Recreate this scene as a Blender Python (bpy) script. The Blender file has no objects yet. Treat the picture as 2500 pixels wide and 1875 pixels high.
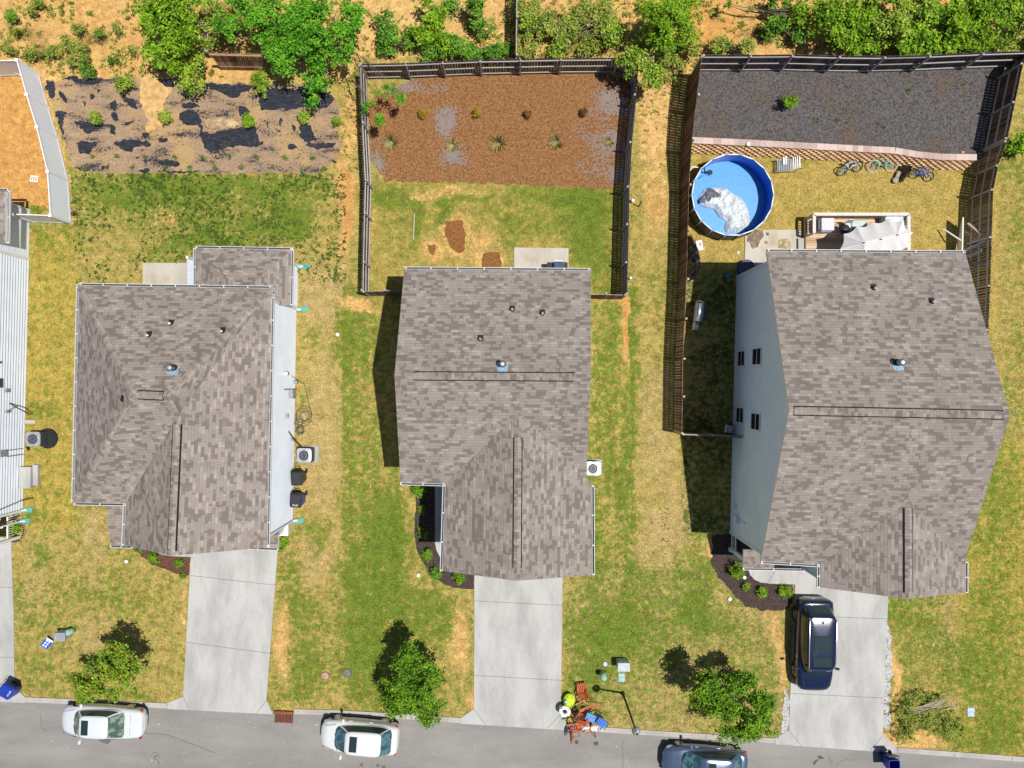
import bpy, bmesh, math, random
import numpy as np
from mathutils import Vector, Matrix, noise as mnoise

random.seed(7)
S = bpy.context.scene
C = S.collection
R = math.radians
# ------------------------------------------------------------------ camera
CH = 40.0                      # flying height
FPX = 1733.0                   # focal length in 2500-px units
cam = bpy.data.cameras.new('camera'); camo = bpy.data.objects.new('camera', cam); C.objects.link(camo)
camo.location = (0, 0, CH); camo.rotation_euler = (0, 0, 0)
cam.sensor_width = 36.0; cam.lens = 36.0 * FPX / 2500.0
cam.clip_start = 0.5; cam.clip_end = 3000
S.camera = camo
# ------------------------------------------------------------------ sun, sky
EL, AZ = 71.0, 10.0            # elevation; shadows run west, turned AZ degrees to the north
sd = Vector((-math.cos(R(AZ)) * math.cos(R(EL)), math.sin(R(AZ)) * math.cos(R(EL)), -math.sin(R(EL))))
sl = bpy.data.lights.new('sun', 'SUN'); sl.energy = 5.0; sl.angle = R(0.5); sl.color = (1.0, 0.96, 0.90)
so = bpy.data.objects.new('sun', sl); C.objects.link(so)
so.rotation_euler = sd.to_track_quat('-Z', 'Y').to_euler(); so.location = (10, -5, 60)
W = bpy.data.worlds.new('World'); S.world = W; W.use_nodes = True
wn = W.node_tree; bg = wn.nodes['Background']
sk = wn.nodes.new('ShaderNodeTexSky'); sk.sky_type = 'NISHITA'; sk.sun_disc = False
sk.sun_elevation = R(EL); sk.sun_rotation = math.atan2(-sd.x, -sd.y)
sk.air_density = 1.0; sk.dust_density = 0.8; sk.ozone_density = 1.0
wn.links.new(sk.outputs[0], bg.inputs[0]); bg.inputs[1].default_value = 0.066
S.view_settings.view_transform = 'Standard'; S.view_settings.look = 'None'
S.view_settings.exposure = 0.0; S.view_settings.gamma = 1.0
S.render.engine = 'CYCLES'
S.cycles.max_bounces = 5; S.cycles.diffuse_bounces = 2; S.cycles.glossy_bounces = 2
S.cycles.transparent_max_bounces = 6; S.cycles.transmission_bounces = 3

# ------------------------------------------------------------------ helpers
def P(x, y, z=0.0):
    k = (CH - z) / FPX
    return Vector(((x - 1250.0) * k, (937.5 - y) * k, z))
def XY(x, y, z=0.0):
    p = P(x, y, z); return (p.x, p.y)
def tag(o, label=None, cat=None, group=None, kind=None):
    if label: o['label'] = label
    if cat: o['category'] = cat
    if group: o['group'] = group
    if kind: o['kind'] = kind
    return o
def empty(name, loc=(0, 0, 0), rz=0, label=None, cat=None, group=None):
    o = bpy.data.objects.new(name, None); C.objects.link(o)
    o.location = loc; o.rotation_euler = (0, 0, rz); o.empty_display_size = 0.2
    return tag(o, label, cat, group)
def copy_tree(o, parent=None):
    c = o.copy(); C.objects.link(c); c.parent = parent
    for ch in [k for k in bpy.data.objects if k.parent is o]: copy_tree(ch, c)
    return c

class MB:
    def __init__(s): s.v = []; s.f = []; s.m = []; s.uv = {}; s.sm = []
    def face(s, pts, m=0, uv=None, sm=False):
        n = len(s.v); s.v.extend([tuple(p) for p in pts]); s.f.append(tuple(range(n, n + len(pts))))
        s.m.append(m); s.sm.append(sm)
        if uv: s.uv[len(s.f) - 1] = uv
    def box(s, c, d, rz=0, m=0, rx=0, ry=0, taper=1.0):
        M = Matrix.Translation(Vector(c)) @ Matrix.Rotation(rz, 4, 'Z') @ Matrix.Rotation(ry, 4, 'Y') @ Matrix.Rotation(rx, 4, 'X')
        hx, hy, hz = d[0] / 2, d[1] / 2, d[2] / 2; t = taper
        q = [M @ Vector(p) for p in [(-hx, -hy, -hz), (hx, -hy, -hz), (hx, hy, -hz), (-hx, hy, -hz), (-hx * t, -hy * t, hz), (hx * t, -hy * t, hz), (hx * t, hy * t, hz), (-hx * t, hy * t, hz)]]
        n = len(s.v); s.v.extend([tuple(p) for p in q])
        for f in [(0, 3, 2, 1), (4, 5, 6, 7), (0, 1, 5, 4), (1, 2, 6, 5), (2, 3, 7, 6), (3, 0, 4, 7)]:
            s.f.append(tuple(n + i for i in f)); s.m.append(m); s.sm.append(False)
    def beam(s, a, b, w, h, m=0, up=(0, 0, 1)):
        a = Vector(a); b = Vector(b); d = (b - a); L = d.length
        if L < 1e-5: return
        d.normalize(); u = Vector(up)
        r = d.cross(u)
        if r.length < 1e-3: r = d.cross(Vector((1, 0, 0)))
        r.normalize(); u = r.cross(d)
        q = []
        for e in (a, b):
            for (i, j) in ((-1, -1), (1, -1), (1, 1), (-1, 1)):
                q.append(e + r * (i * w / 2) + u * (j * h / 2))
        n = len(s.v); s.v.extend([tuple(p) for p in q])
        for f in [(3, 2, 1, 0), (4, 5, 6, 7), (0, 1, 5, 4), (1, 2, 6, 5), (2, 3, 7, 6), (3, 0, 4, 7)]:
            s.f.append(tuple(n + i for i in f)); s.m.append(m); s.sm.append(False)
    def tube(s, pts, r, seg=8, m=0, cap=True):
        pts = [Vector(p) for p in pts]; rr = r if isinstance(r, (list, tuple)) else [r] * len(pts)
        n0 = len(s.v); prev = None
        for i, p in enumerate(pts):
            a = pts[max(i - 1, 0)]; b = pts[min(i + 1, len(pts) - 1)]
            d = (b - a)
            if d.length < 1e-7: d = Vector((0, 0, 1))
            d.normalize()
            if prev is None:
                u = d.cross(Vector((0, 0, 1)))
                if u.length < 1e-2: u = d.cross(Vector((1, 0, 0)))
            else:
                u = prev - d * prev.dot(d)
                if u.length < 1e-3: u = d.cross(Vector((0.3, 1, 0.2)))
            u.normalize(); prev = u; w = d.cross(u)
            for k in range(seg):
                t = 2 * math.pi * k / seg
                s.v.append(tuple(p + (u * math.cos(t) + w * math.sin(t)) * rr[i]))
        for i in range(len(pts) - 1):
            for k in range(seg):
                k2 = (k + 1) % seg; a = n0 + i * seg
                s.f.append((a + k, a + k2, a + seg + k2, a + seg + k)); s.m.append(m); s.sm.append(True)
        if cap:
            s.f.append(tuple(n0 + k for k in reversed(range(seg)))); s.m.append(m); s.sm.append(False)
            e = n0 + (len(pts) - 1) * seg
            s.f.append(tuple(e + k for k in range(seg))); s.m.append(m); s.sm.append(False)
    def cyl(s, c, r, h, seg=20, m=0, r2=None, axis=None):
        c = Vector(c); ax = Vector(axis).normalized() if axis else Vector((0, 0, 1))
        s.tube([c, c + ax * h], [r, r if r2 is None else r2], seg, m)
    def prism(s, poly, z0, z1, m=0, side=None):
        side = m if side is None else side
        poly = [(p[0], p[1]) for p in poly]
        A = sum(poly[i][0] * poly[(i + 1) % len(poly)][1] - poly[(i + 1) % len(poly)][0] * poly[i][1] for i in range(len(poly)))
        if A < 0: poly = poly[::-1]
        s.face([(x, y, z1) for x, y in poly], m)
        s.face([(x, y, z0) for x, y in poly[::-1]], m)
        for i in range(len(poly)):
            a = poly[i]; b = poly[(i + 1) % len(poly)]
            s.face([(a[0], a[1], z0), (b[0], b[1], z0), (b[0], b[1], z1), (a[0], a[1], z1)], side)
    def ring(s, c, R0, r, ax=(0, 0, 1), seg=28, rs=6, m=0):
        ax = Vector(ax).normalized(); u = ax.cross(Vector((0, 0, 1)))
        if u.length < 1e-2: u = Vector((1, 0, 0))
        u.normalize(); w = ax.cross(u); c = Vector(c); n0 = len(s.v)
        for i in range(seg):
            t = 2 * math.pi * i / seg; d = u * math.cos(t) + w * math.sin(t)
            for k in range(rs):
                q = 2 * math.pi * k / rs
                s.v.append(tuple(c + d * (R0 + r * math.cos(q)) + ax * (r * math.sin(q))))
        for i in range(seg):
            for k in range(rs):
                a = n0 + i * rs; b = n0 + ((i + 1) % seg) * rs; k2 = (k + 1) % rs
                s.f.append((a + k, b + k, b + k2, a + k2)); s.m.append(m); s.sm.append(True)
    def dome(s, c, rx, ry, rz, seg=14, rings=6, m=0, jit=0, full=False):
        c = Vector(c); n0 = len(s.v); rows = rings + 1; lo = -math.pi / 2 if full else 0
        for i in range(rows):
            ph = lo + (math.pi / 2 - lo) * i / rings
            for k in range(seg):
                t = 2 * math.pi * k / seg; j = 1 + random.uniform(-jit, jit)
                s.v.append((c.x + rx * math.cos(ph) * math.cos(t) * j, c.y + ry * math.cos(ph) * math.sin(t) * j, c.z + rz * math.sin(ph) * j))
        for i in range(rings):
            for k in range(seg):
                k2 = (k + 1) % seg; a = n0 + i * seg
                s.f.append((a + k, a + k2, a + seg + k2, a + seg + k)); s.m.append(m); s.sm.append(True)
    def build(s, name, mats, parent=None, smooth=None, bevel=0):
        me = bpy.data.meshes.new(name); me.from_pydata(s.v, [], s.f)
        if not isinstance(mats, (list, tuple)): mats = [mats]
        for m in mats: me.materials.append(m)
        me.polygons.foreach_set('material_index', s.m)
        me.polygons.foreach_set('use_smooth', s.sm if smooth is None else [smooth] * len(s.f))
        if s.uv:
            L = me.uv_layers.new(name='UVMap')
            for fi, uvs in s.uv.items():
                for li, u in zip(me.polygons[fi].loop_indices, uvs): L.data[li].uv = u
        me.update()
        o = bpy.data.objects.new(name, me); C.objects.link(o)
        if parent is not None:
            o.parent = parent
        if bevel:
            b = o.modifiers.new('bevel', 'BEVEL'); b.width = bevel; b.segments = 2; b.limit_method = 'ANGLE'
        return o

def quads_object(name, V, mat, parent=None, attr=None):
    """V: (N,k,3) array of separate k-gons"""
    N, k, _ = V.shape
    me = bpy.data.meshes.new(name)
    me.vertices.add(N * k); me.vertices.foreach_set('co', V.reshape(-1).astype(np.float32))
    me.loops.add(N * k); me.loops.foreach_set('vertex_index', np.arange(N * k, dtype=np.int32))
    me.polygons.add(N); me.polygons.foreach_set('loop_start', np.arange(0, N * k, k, dtype=np.int32))
    me.polygons.foreach_set('loop_total', np.full(N, k, dtype=np.int32))
    me.materials.append(mat)
    if attr is not None:
        for an, arr in attr.items():
            a = me.attributes.new(an, 'FLOAT_COLOR', 'POINT')
            a.data.foreach_set('color', np.repeat(arr, k, axis=0).reshape(-1).astype(np.float32))
    me.update(calc_edges=True)
    o = bpy.data.objects.new(name, me); C.objects.link(o)
    if parent is not None: o.parent = parent
    return o

# ------------------------------------------------------------------ materials
class NT:
    def __init__(s, name, rough=0.8, spec=0.3, metal=0.0):
        s.mat = bpy.data.materials.new(name); s.mat.use_nodes = True
        s.t = s.mat.node_tree; s.b = s.t.nodes['Principled BSDF']
        s.b.inputs['Roughness'].default_value = rough; s.b.inputs['Metallic'].default_value = metal
        s.b.inputs['Specular IOR Level'].default_value = spec
    def n(s, ty, **kw):
        nd = s.t.nodes.new(ty)
        for k, v in kw.items(): setattr(nd, k, v)
        return nd
    def l(s, a, b): s.t.links.new(a, b)
    def val(s, x, sock):
        if isinstance(x, (int, float)): sock.default_value = x
        elif isinstance(x, (tuple, list)): sock.default_value = tuple(x) + ((1,) if len(x) == 3 and sock.type == 'RGBA' else ())
        else: s.l(x, sock)
    def math(s, op, a, b=0.0, c=None, clamp=False):
        nd = s.n('ShaderNodeMath', operation=op); nd.use_clamp = clamp
        s.val(a, nd.inputs[0]); s.val(b, nd.inputs[1])
        if c is not None: s.val(c, nd.inputs[2])
        return nd.outputs[0]
    def pos(s):
        return s.n('ShaderNodeNewGeometry').outputs['Position']
    def obj(s): return s.n('ShaderNodeTexCoord').outputs['Object']
    def scale(s, v, sc):
        nd = s.n('ShaderNodeMapping'); s.l(v, nd.inputs[0]); nd.inputs['Scale'].default_value = sc; return nd.outputs[0]
    def noise(s, scale, detail=3, rough=0.55, vec=None, dist=0.0):
        nd = s.n('ShaderNodeTexNoise'); nd.inputs['Scale'].default_value = scale; nd.inputs['Detail'].default_value = detail
        nd.inputs['Roughness'].default_value = rough; nd.inputs['Distortion'].default_value = dist
        s.l(vec if vec is not None else s.pos(), nd.inputs['Vector']); return nd.outputs['Fac']
    def ss(s, x, a, b):
        nd = s.n('ShaderNodeMapRange', interpolation_type='SMOOTHSTEP'); s.val(x, nd.inputs[0])
        nd.inputs[1].default_value = a; nd.inputs[2].default_value = b; return nd.outputs[0]
    def mix(s, f, a, b, mode='MIX'):
        nd = s.n('ShaderNodeMix', data_type='RGBA', blend_type=mode)
        s.val(f, nd.inputs['Factor']); s.val(a, nd.inputs[6]); s.val(b, nd.inputs[7]); return nd.outputs[2]
    def bump(s, h, strength=0.5, dist=0.02):
        nd = s.n('ShaderNodeBump'); nd.inputs['Strength'].default_value = strength; nd.inputs['Distance'].default_value = dist
        s.l(h, nd.inputs['Height']); s.l(nd.outputs[0], s.b.inputs['Normal'])
    def col(s, c): s.val(c, s.b.inputs['Base Color'])

def mat(name, c, rough=0.7, metal=0.0, var=0.15, scale=6.0, spec=0.3, bump=0.0, bscale=40, coat=0.0, lc=None):
    t = NT(name, rough, spec, metal)
    n = t.noise(scale, 4, vec=t.obj())
    lo = tuple(x * (1 - var) for x in c); hi = tuple(min(1, x * (1 + var)) for x in c)
    t.col(t.mix(t.ss(n, 0.3, 0.7), lo, hi))
    if bump: t.bump(t.noise(bscale, 4, vec=t.obj()), bump, 0.01)
    if coat: t.b.inputs['Coat Weight'].default_value = coat; t.b.inputs['Coat Roughness'].default_value = 0.04
    return t.mat

def m_shingle(name, a, b, c):
    t = NT(name, 0.92, 0.15)
    uv = t.n('ShaderNodeTexCoord').outputs['UV']
    sx = t.n('ShaderNodeSeparateXYZ'); t.l(uv, sx.inputs[0])
    u, v = sx.outputs[0], sx.outputs[1]
    row = t.math('FLOOR', t.math('DIVIDE', v, 0.15))
    def cell(w, seed):
        wn_ = t.n('ShaderNodeTexWhiteNoise', noise_dimensions='2D'); cx = t.n('ShaderNodeCombineXYZ')
        t.l(row, cx.inputs[0]); cx.inputs[1].default_value = seed; t.l(cx.outputs[0], wn_.inputs['Vector'])
        q = t.math('ADD', t.math('DIVIDE', u, w), t.math('MULTIPLY', wn_.outputs['Value'], 9.0))
        ci = t.math('FLOOR', q)
        w2 = t.n('ShaderNodeTexWhiteNoise', noise_dimensions='3D'); c2 = t.n('ShaderNodeCombineXYZ')
        t.l(ci, c2.inputs[0]); t.l(row, c2.inputs[1]); c2.inputs[2].default_value = seed * 3.1
        t.l(c2.outputs[0], w2.inputs['Vector'])
        fr = t.math('FRACT', q)
        return w2.outputs['Value'], fr
    r1, f1 = cell(0.36, 1.0); r2, f2 = cell(0.24, 2.0); r3, f3 = cell(1.0, 5.0)
    k = t.math('ADD', t.math('MULTIPLY', r1, 0.55), t.math('MULTIPLY', r2, 0.45))
    k = t.math('ADD', k, t.math('MULTIPLY', t.math('SUBTRACT', r3, 0.5), 0.05))
    rp = t.n('ShaderNodeValToRGB'); t.l(k, rp.inputs[0]); e = rp.color_ramp.elements
    e[0].position = 0.2; e[0].color = (*a, 1); e[1].position = 0.9; e[1].color = (*c, 1)
    for p_, q_ in ((0.34, a), (0.42, b), (0.72, b), (0.80, c)):
        ee = rp.color_ramp.elements.new(p_); ee.color = (*q_, 1)
    fv = t.math('FRACT', t.math('DIVIDE', v, 0.15))
    ed = t.math('SUBTRACT', 1.0, t.ss(fv, 0.0, 0.14))
    ev = t.math('LESS_THAN', f1, 0.04)
    edge = t.math('MAXIMUM', t.math('MULTIPLY', ed, 0.42), t.math('MULTIPLY', ev, 0.28))
    blot = t.noise(0.9, 4); g = t.noise(90, 2)
    colr = t.mix(edge, rp.outputs[0], (0.04, 0.036, 0.034))
    colr = t.mix(0.45, colr, t.mix(t.ss(blot, 0.3, 0.7), (0.40, 0.385, 0.37), (0.60, 0.58, 0.56)), 'OVERLAY')
    colr = t.mix(t.math('MULTIPLY', g, 0.25), colr, (0.10, 0.095, 0.09))
    t.col(colr)
    h = t.math('ADD', t.math('MULTIPLY', fv, -0.6), t.math('ADD', t.math('MULTIPLY', r1, 0.5), t.math('MULTIPLY', g, 0.25)))
    t.bump(h, 0.55, 0.012)
    return t.mat

def m_leaf(name, a, b, c=None, trans=0.16):
    t = NT(name, 0.6, 0.12)
    ri = t.n('ShaderNodeNewGeometry').outputs['Random Per Island']
    n = t.noise(1.3, 3)
    k = t.math('ADD', t.math('MULTIPLY', ri, 0.85), t.math('MULTIPLY', t.math('SUBTRACT', n, 0.5), 1.6), clamp=True)
    col = t.mix(k, a, b)
    if c is not None: col = t.mix(t.math('GREATER_THAN', t.math('FRACT', t.math('MULTIPLY', ri, 37.0)), 0.90), col, c)
    t.col(col)
    tr = t.n('ShaderNodeBsdfTranslucent'); t.l(t.mix(0.5, col, (0.35, 0.5, 0.05)), tr.inputs[0])
    ms = t.n('ShaderNodeMixShader'); ms.inputs[0].default_value = trans
    out = [x for x in t.t.nodes if x.type == 'OUTPUT_MATERIAL'][0]
    t.l(t.b.outputs[0], ms.inputs[1]); t.l(tr.outputs[0], ms.inputs[2]); t.l(ms.outputs[0], out.inputs[0])
    return t.mat

def m_lawn():
    t = NT('lawn', 0.95, 0.1)
    A = t.n('ShaderNodeAttribute', attribute_name='mask'); s1 = t.n('ShaderNodeSeparateColor'); t.l(A.outputs['Color'], s1.inputs[0])
    B = t.n('ShaderNodeAttribute', attribute_name='mask2'); s2 = t.n('ShaderNodeSeparateColor'); t.l(B.outputs['Color'], s2.inputs[0])
    g, sa, dk = s1.outputs[0], s1.outputs[1], s1.outputs[2]; gold, org, mot = s2.outputs[0], s2.outputs[1], s2.outputs[2]
    n1 = t.noise(1.0, 5, 0.6); n2 = t.noise(3.1, 7, 0.78); n3 = t.noise(15, 4, 0.7); n4 = t.noise(0.35, 4)
    nn = t.math('ADD', t.math('MULTIPLY', t.math('SUBTRACT', n1, 0.5), 0.9), t.math('ADD', t.math('MULTIPLY', t.math('SUBTRACT', n2, 0.5), 4.2), t.math('MULTIPLY', t.math('SUBTRACT', n3, 0.5), 1.7)))
    f = t.ss(t.math('ADD', g, t.math('MULTIPLY', nn, mot)), 0.15, 0.80)
    dry = t.mix(t.ss(n3, 0.3, 0.7), (0.27, 0.19, 0.065), (0.56, 0.43, 0.19))
    dryg = t.mix(t.ss(n3, 0.3, 0.7), (0.29, 0.20, 0.030), (0.54, 0.405, 0.085))
    dry = t.mix(gold, dry, dryg)
    grn = t.mix(t.ss(n2, 0.3, 0.7), (0.04, 0.088, 0.008), (0.145, 0.225, 0.021))
    grn = t.mix(t.ss(n3, 0.4, 0.75), grn, (0.25, 0.28, 0.048))
    c = t.mix(f, dry, grn)
    sand = t.mix(t.ss(n2, 0.3, 0.72), (0.50, 0.315, 0.10), (0.74, 0.505, 0.215))
    sand = t.mix(org, sand, t.mix(t.ss(n2, 0.3, 0.72), (0.47, 0.225, 0.055), (0.64, 0.35, 0.11)))
    fs = t.ss(t.math('ADD', sa, t.math('MULTIPLY', nn, 0.45)), 0.38, 0.66)
    c = t.mix(fs, c, sand)
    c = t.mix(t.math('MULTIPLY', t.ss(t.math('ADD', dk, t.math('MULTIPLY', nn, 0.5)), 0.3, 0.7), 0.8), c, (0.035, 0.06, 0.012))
    mid = t.noise(1.9, 6, 0.75); c = t.mix(0.62, c, t.mix(t.ss(mid, 0.3, 0.7), (0.27, 0.27, 0.27), (0.66, 0.66, 0.66)), 'OVERLAY')
    fine = t.noise(9, 3, 0.8); c = t.mix(0.45, c, t.mix(t.ss(fine, 0.35, 0.65), (0.3, 0.3, 0.3), (0.72, 0.72, 0.72)), 'OVERLAY')
    t.col(c); t.bump(t.math('ADD', n3, t.math('MULTIPLY', n2, 1.3)), 0.75, 0.06)
    return t.mat

def m_mulch(name, a, b, grey=None, gs=0.6, th=0.55, spots=(), stretch=(1, 1, 1), dirt=None):
    t = NT(name, 0.95, 0.1)
    n1 = t.noise(9, 6, 0.7); n2 = t.noise(38, 4, 0.7); n0 = t.noise(gs, 5, 0.6, vec=t.scale(t.pos(), stretch))
    c = t.mix(t.ss(t.math('ADD', t.math('MULTIPLY', n1, 0.5), t.math('MULTIPLY', n2, 0.5)), 0.38, 0.62), a, b)
    if dirt: c = t.mix(t.math('MULTIPLY', t.ss(t.noise(0.45, 5, 0.65), 0.50, 0.62), 0.8), c, dirt)
    if spots:
        sp_ = t.n('ShaderNodeSeparateXYZ'); t.l(t.pos(), sp_.inputs[0]); acc = None
        for (cx, cy, rx, ry) in spots:
            p = P(cx, cy); k = 40.0 / 1733.0
            dx = t.math('DIVIDE', t.math('SUBTRACT', sp_.outputs[0], p.x), rx * k); dy = t.math('DIVIDE', t.math('SUBTRACT', sp_.outputs[1], p.y), ry * k)
            d = t.math('SQRT', t.math('ADD', t.math('MULTIPLY', dx, dx), t.math('MULTIPLY', dy, dy))); m_ = t.math('SUBTRACT', 1.0, t.math('MULTIPLY', d, 0.5), clamp=True)
            acc = m_ if acc is None else t.math('MAXIMUM', acc, m_)
        n0 = t.math('ADD', t.math('MULTIPLY', n0, 0.75), t.math('MULTIPLY', acc, 0.36))
    if grey: c = t.mix(t.ss(t.math('ADD', n0, t.math('MULTIPLY', t.math('SUBTRACT', n1, 0.5), 1.0)), th - .04, th + 0.14), c, t.mix(t.ss(n2, .35, .65), tuple(x * .55 for x in grey), grey))
    vo = t.n('ShaderNodeTexVoronoi'); vo.inputs['Scale'].default_value = 16; t.l(t.pos(), vo.inputs['Vector'])
    sp = t.math('GREATER_THAN', t.noise(60, 2), 0.68)
    c = t.mix(t.math('MULTIPLY', sp, 0.5), c, tuple(min(1, x * 2.3) for x in b))
    t.col(c); t.bump(t.math('ADD', n2, t.math('MULTIPLY', vo.outputs['Distance'], 0.8)), 0.9, 0.05)
    return t.mat

def m_concrete(name, c, stain=0.25, warm=None):
    t = NT(name, 0.9, 0.2)
    n0 = t.noise(0.5, 5, 0.6, vec=t.scale(t.pos(), (1.6, 0.6, 1))); n1 = t.noise(14, 4, 0.7)
    n2 = t.noise(1.6, 5, 0.65, vec=t.scale(t.pos(), (2.2, 0.5, 1)))
    d = tuple(x * (1 - stain) for x in c)
    k = t.mix(t.ss(n0, 0.35, 0.7), c, d)
    k = t.mix(t.math('MULTIPLY', t.ss(n2, 0.56, 0.76), 0.6), k, tuple(x * 0.66 for x in c))
    n5 = t.noise(3.5, 5, 0.7, vec=t.scale(t.pos(), (2.5, 0.25, 1))); k = t.mix(t.math('MULTIPLY', t.ss(n5, 0.57, 0.7), 0.28), k, tuple(x * 0.6 for x in c))
    if warm: k = t.mix(t.math('MULTIPLY', t.ss(t.noise(0.8, 4), 0.52, 0.72), 0.5), k, warm)
    k = t.mix(0.22, k, t.mix(n1, (0.2, 0.2, 0.2), (0.8, 0.8, 0.8)), 'OVERLAY')
    vs = t.math('GREATER_THAN', t.noise(23, 1), 0.79)
    k = t.mix(t.math('MULTIPLY', vs, 0.35), k, tuple(x * 0.4 for x in c))
    t.col(k); t.bump(n1, 0.15, 0.004)
    return t.mat

def m_road():
    t = NT('asphalt', 0.9, 0.2)
    n0 = t.noise(0.35, 5, 0.6, vec=t.scale(t.pos(), (0.5, 1.5, 1))); n1 = t.noise(55, 3, 0.8); n2 = t.noise(2.2, 5, 0.7)
    k = t.mix(t.ss(n0, 0.3, 0.7), (0.205, 0.195, 0.183), (0.275, 0.262, 0.243))
    k = t.mix(t.math('MULTIPLY', t.ss(n2, 0.62, 0.74), 0.3), k, (0.34, 0.32, 0.29))
    k = t.mix(0.45, k, t.mix(t.ss(n1, 0.3, 0.7), (0.2, 0.2, 0.2), (0.8, 0.8, 0.8)), 'OVERLAY')
    dots = t.math('GREATER_THAN', t.noise(5.5, 0), 0.845)
    k = t.mix(t.math('MULTIPLY', dots, 0.7), k, (0.55, 0.53, 0.5))
    vo = t.n('ShaderNodeTexVoronoi', feature='DISTANCE_TO_EDGE'); vo.inputs['Scale'].default_value = 0.16
    mp = t.n('ShaderNodeVectorMath', operation='ADD'); nz = t.n('ShaderNodeTexNoise'); nz.inputs['Scale'].default_value = 0.9; nz.inputs['Detail'].default_value = 6
    t.l(t.pos(), nz.inputs['Vector']); t.l(t.pos(), mp.inputs[0]); t.l(nz.outputs['Color'], mp.inputs[1]); t.l(mp.outputs[0], vo.inputs['Vector'])
    cr = t.math('MULTIPLY', t.math('LESS_THAN', vo.outputs['Distance'], 0.0016), t.ss(t.noise(0.5, 3), 0.56, 0.64))
    k = t.mix(t.math('MULTIPLY', cr, 0.75), k, (0.05, 0.048, 0.045))
    t.col(k); t.bump(n1, 0.3, 0.006)
    return t.mat

def m_wood(name, a, b, axis=(1, 1, 1)):
    t = NT(name, 0.85, 0.15)
    n = t.noise(7, 5, 0.65, vec=t.scale(t.pos(), axis)); n2 = t.noise(30, 3)
    ri = t.n('ShaderNodeNewGeometry').outputs['Random Per Island']
    k = t.math('ADD', t.math('MULTIPLY', n, 0.6), t.math('MULTIPLY', ri, 0.55))
    t.col(t.mix(t.ss(k, 0.25, 0.85), a, b)); t.bump(n2, 0.3, 0.004)
    return t.mat

M = {}
M['shingle'] = m_shingle('roof_shingle', (0.185, 0.160, 0.143), (0.285, 0.250, 0.225), (0.350, 0.311, 0.283))
M['shingle_warm'] = m_shingle('roof_shingle_warm', (0.190, 0.162, 0.144), (0.298, 0.258, 0.230), (0.370, 0.325, 0.294))
M['white'] = mat('white_trim', (0.78, 0.79, 0.80), 0.5, var=0.04)
M['vinyl'] = mat('vinyl_fence', (0.84, 0.88, 0.96), 0.45, var=0.03)
M['siding_white'] = mat('white_siding', (0.80, 0.86, 0.98), 0.55, var=0.04, scale=1)
M['siding_grey'] = mat('grey_siding', (0.70, 0.69, 0.69), 0.55, var=0.05, scale=1)
M['siding_blue'] = mat('blue_siding', (0.70, 0.85, 1.0), 0.55, var=0.05, scale=1)
M['black'] = mat('black_rubber', (0.018, 0.018, 0.02), 0.6, var=0.2)
M['dark'] = mat('dark_gap', (0.012, 0.012, 0.012), 0.9)
M['darkgrey'] = mat('dark_grey', (0.06, 0.062, 0.07), 0.5)
M['grey'] = mat('mid_grey', (0.28, 0.30, 0.32), 0.5)
M['steel'] = mat('galvanised_steel', (0.55, 0.60, 0.66), 0.35, 0.7, scale=12)
M['flash'] = mat('lead_flashing', (0.30, 0.45, 0.58), 0.5, 0.3, var=0.4, scale=20)
M['pane'] = mat('window_glass', (0.012, 0.02, 0.024), 0.15, var=0.1, spec=0.12)
M['green_box'] = mat('green_utility', (0.22, 0.42, 0.33), 0.6)
M['teal'] = mat('teal_plastic', (0.10, 0.33, 0.26), 0.5)
M['bluebin'] = mat('blue_bin', (0.012, 0.04, 0.34), 0.4, var=0.1)
M['blackbin'] = mat('black_bin', (0.03, 0.032, 0.036), 0.45, var=0.1)
M['concrete'] = m_concrete('concrete', (0.455, 0.45, 0.432), 0.26)
M['concrete_warm'] = m_concrete('concrete_warm', (0.50, 0.46, 0.39), 0.2, (0.36, 0.26, 0.15))
M['kerb'] = m_concrete('kerb_concrete', (0.43, 0.40, 0.365), 0.2)
M['joint'] = mat('joint', (0.13, 0.125, 0.12), 0.9)
M['road'] = m_road()
M['lawn'] = m_lawn()
M['mulch_brown'] = m_mulch('mulch_orange', (0.12, 0.050, 0.018), (0.43, 0.22, 0.092), (0.36, 0.295, 0.265), 0.9, 0.58, [(1490, 265, 50, 60), (1480, 370, 60, 60), (1505, 430, 30, 30), (1095, 300, 30, 60), (1105, 370, 34, 34), (1000, 215, 90, 14), (915, 400, 26, 40)])
M['mulch_black'] = m_mulch('mulch_black', (0.028, 0.027, 0.029), (0.20, 0.182, 0.175), (0.20, 0.14, 0.095), 0.5, 0.58)
M['mulch_dark'] = m_mulch('mulch_dark', (0.03, 0.024, 0.022), (0.115, 0.085, 0.07))
M['mulch_red'] = m_mulch('mulch_red', (0.07, 0.032, 0.022), (0.20, 0.10, 0.07))
M['mulch_pale'] = m_mulch('mulch_pale', (0.24, 0.15, 0.095), (0.54, 0.385, 0.245), (0.045, 0.050, 0.068), 0.95, 0.545, stretch=(0.55, 1.7, 1), dirt=(0.50, 0.33, 0.15))
M['gravel'] = m_mulch('gravel', (0.25, 0.24, 0.22), (0.75, 0.74, 0.72))
def m_fabric():
    t = NT('weed_fabric', 0.62, 0.25)
    w = t.noise(2.2, 5, 0.7, vec=t.scale(t.pos(), (1, 5, 1))); dirt = t.noise(5, 5, 0.7)
    c = t.mix(t.ss(w, 0.35, 0.7), (0.010, 0.012, 0.018), (0.035, 0.042, 0.060))
    c = t.mix(t.math('MULTIPLY', t.ss(dirt, 0.58, 0.72), 0.6), c, (0.26, 0.18, 0.12))
    t.col(c); t.bump(w, 0.9, 0.05); return t.mat
M['fabric'] = m_fabric()
M['rock'] = mat('rock', (0.42, 0.30, 0.17), 0.9, var=0.35, scale=4, bump=0.6, bscale=14)
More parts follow.
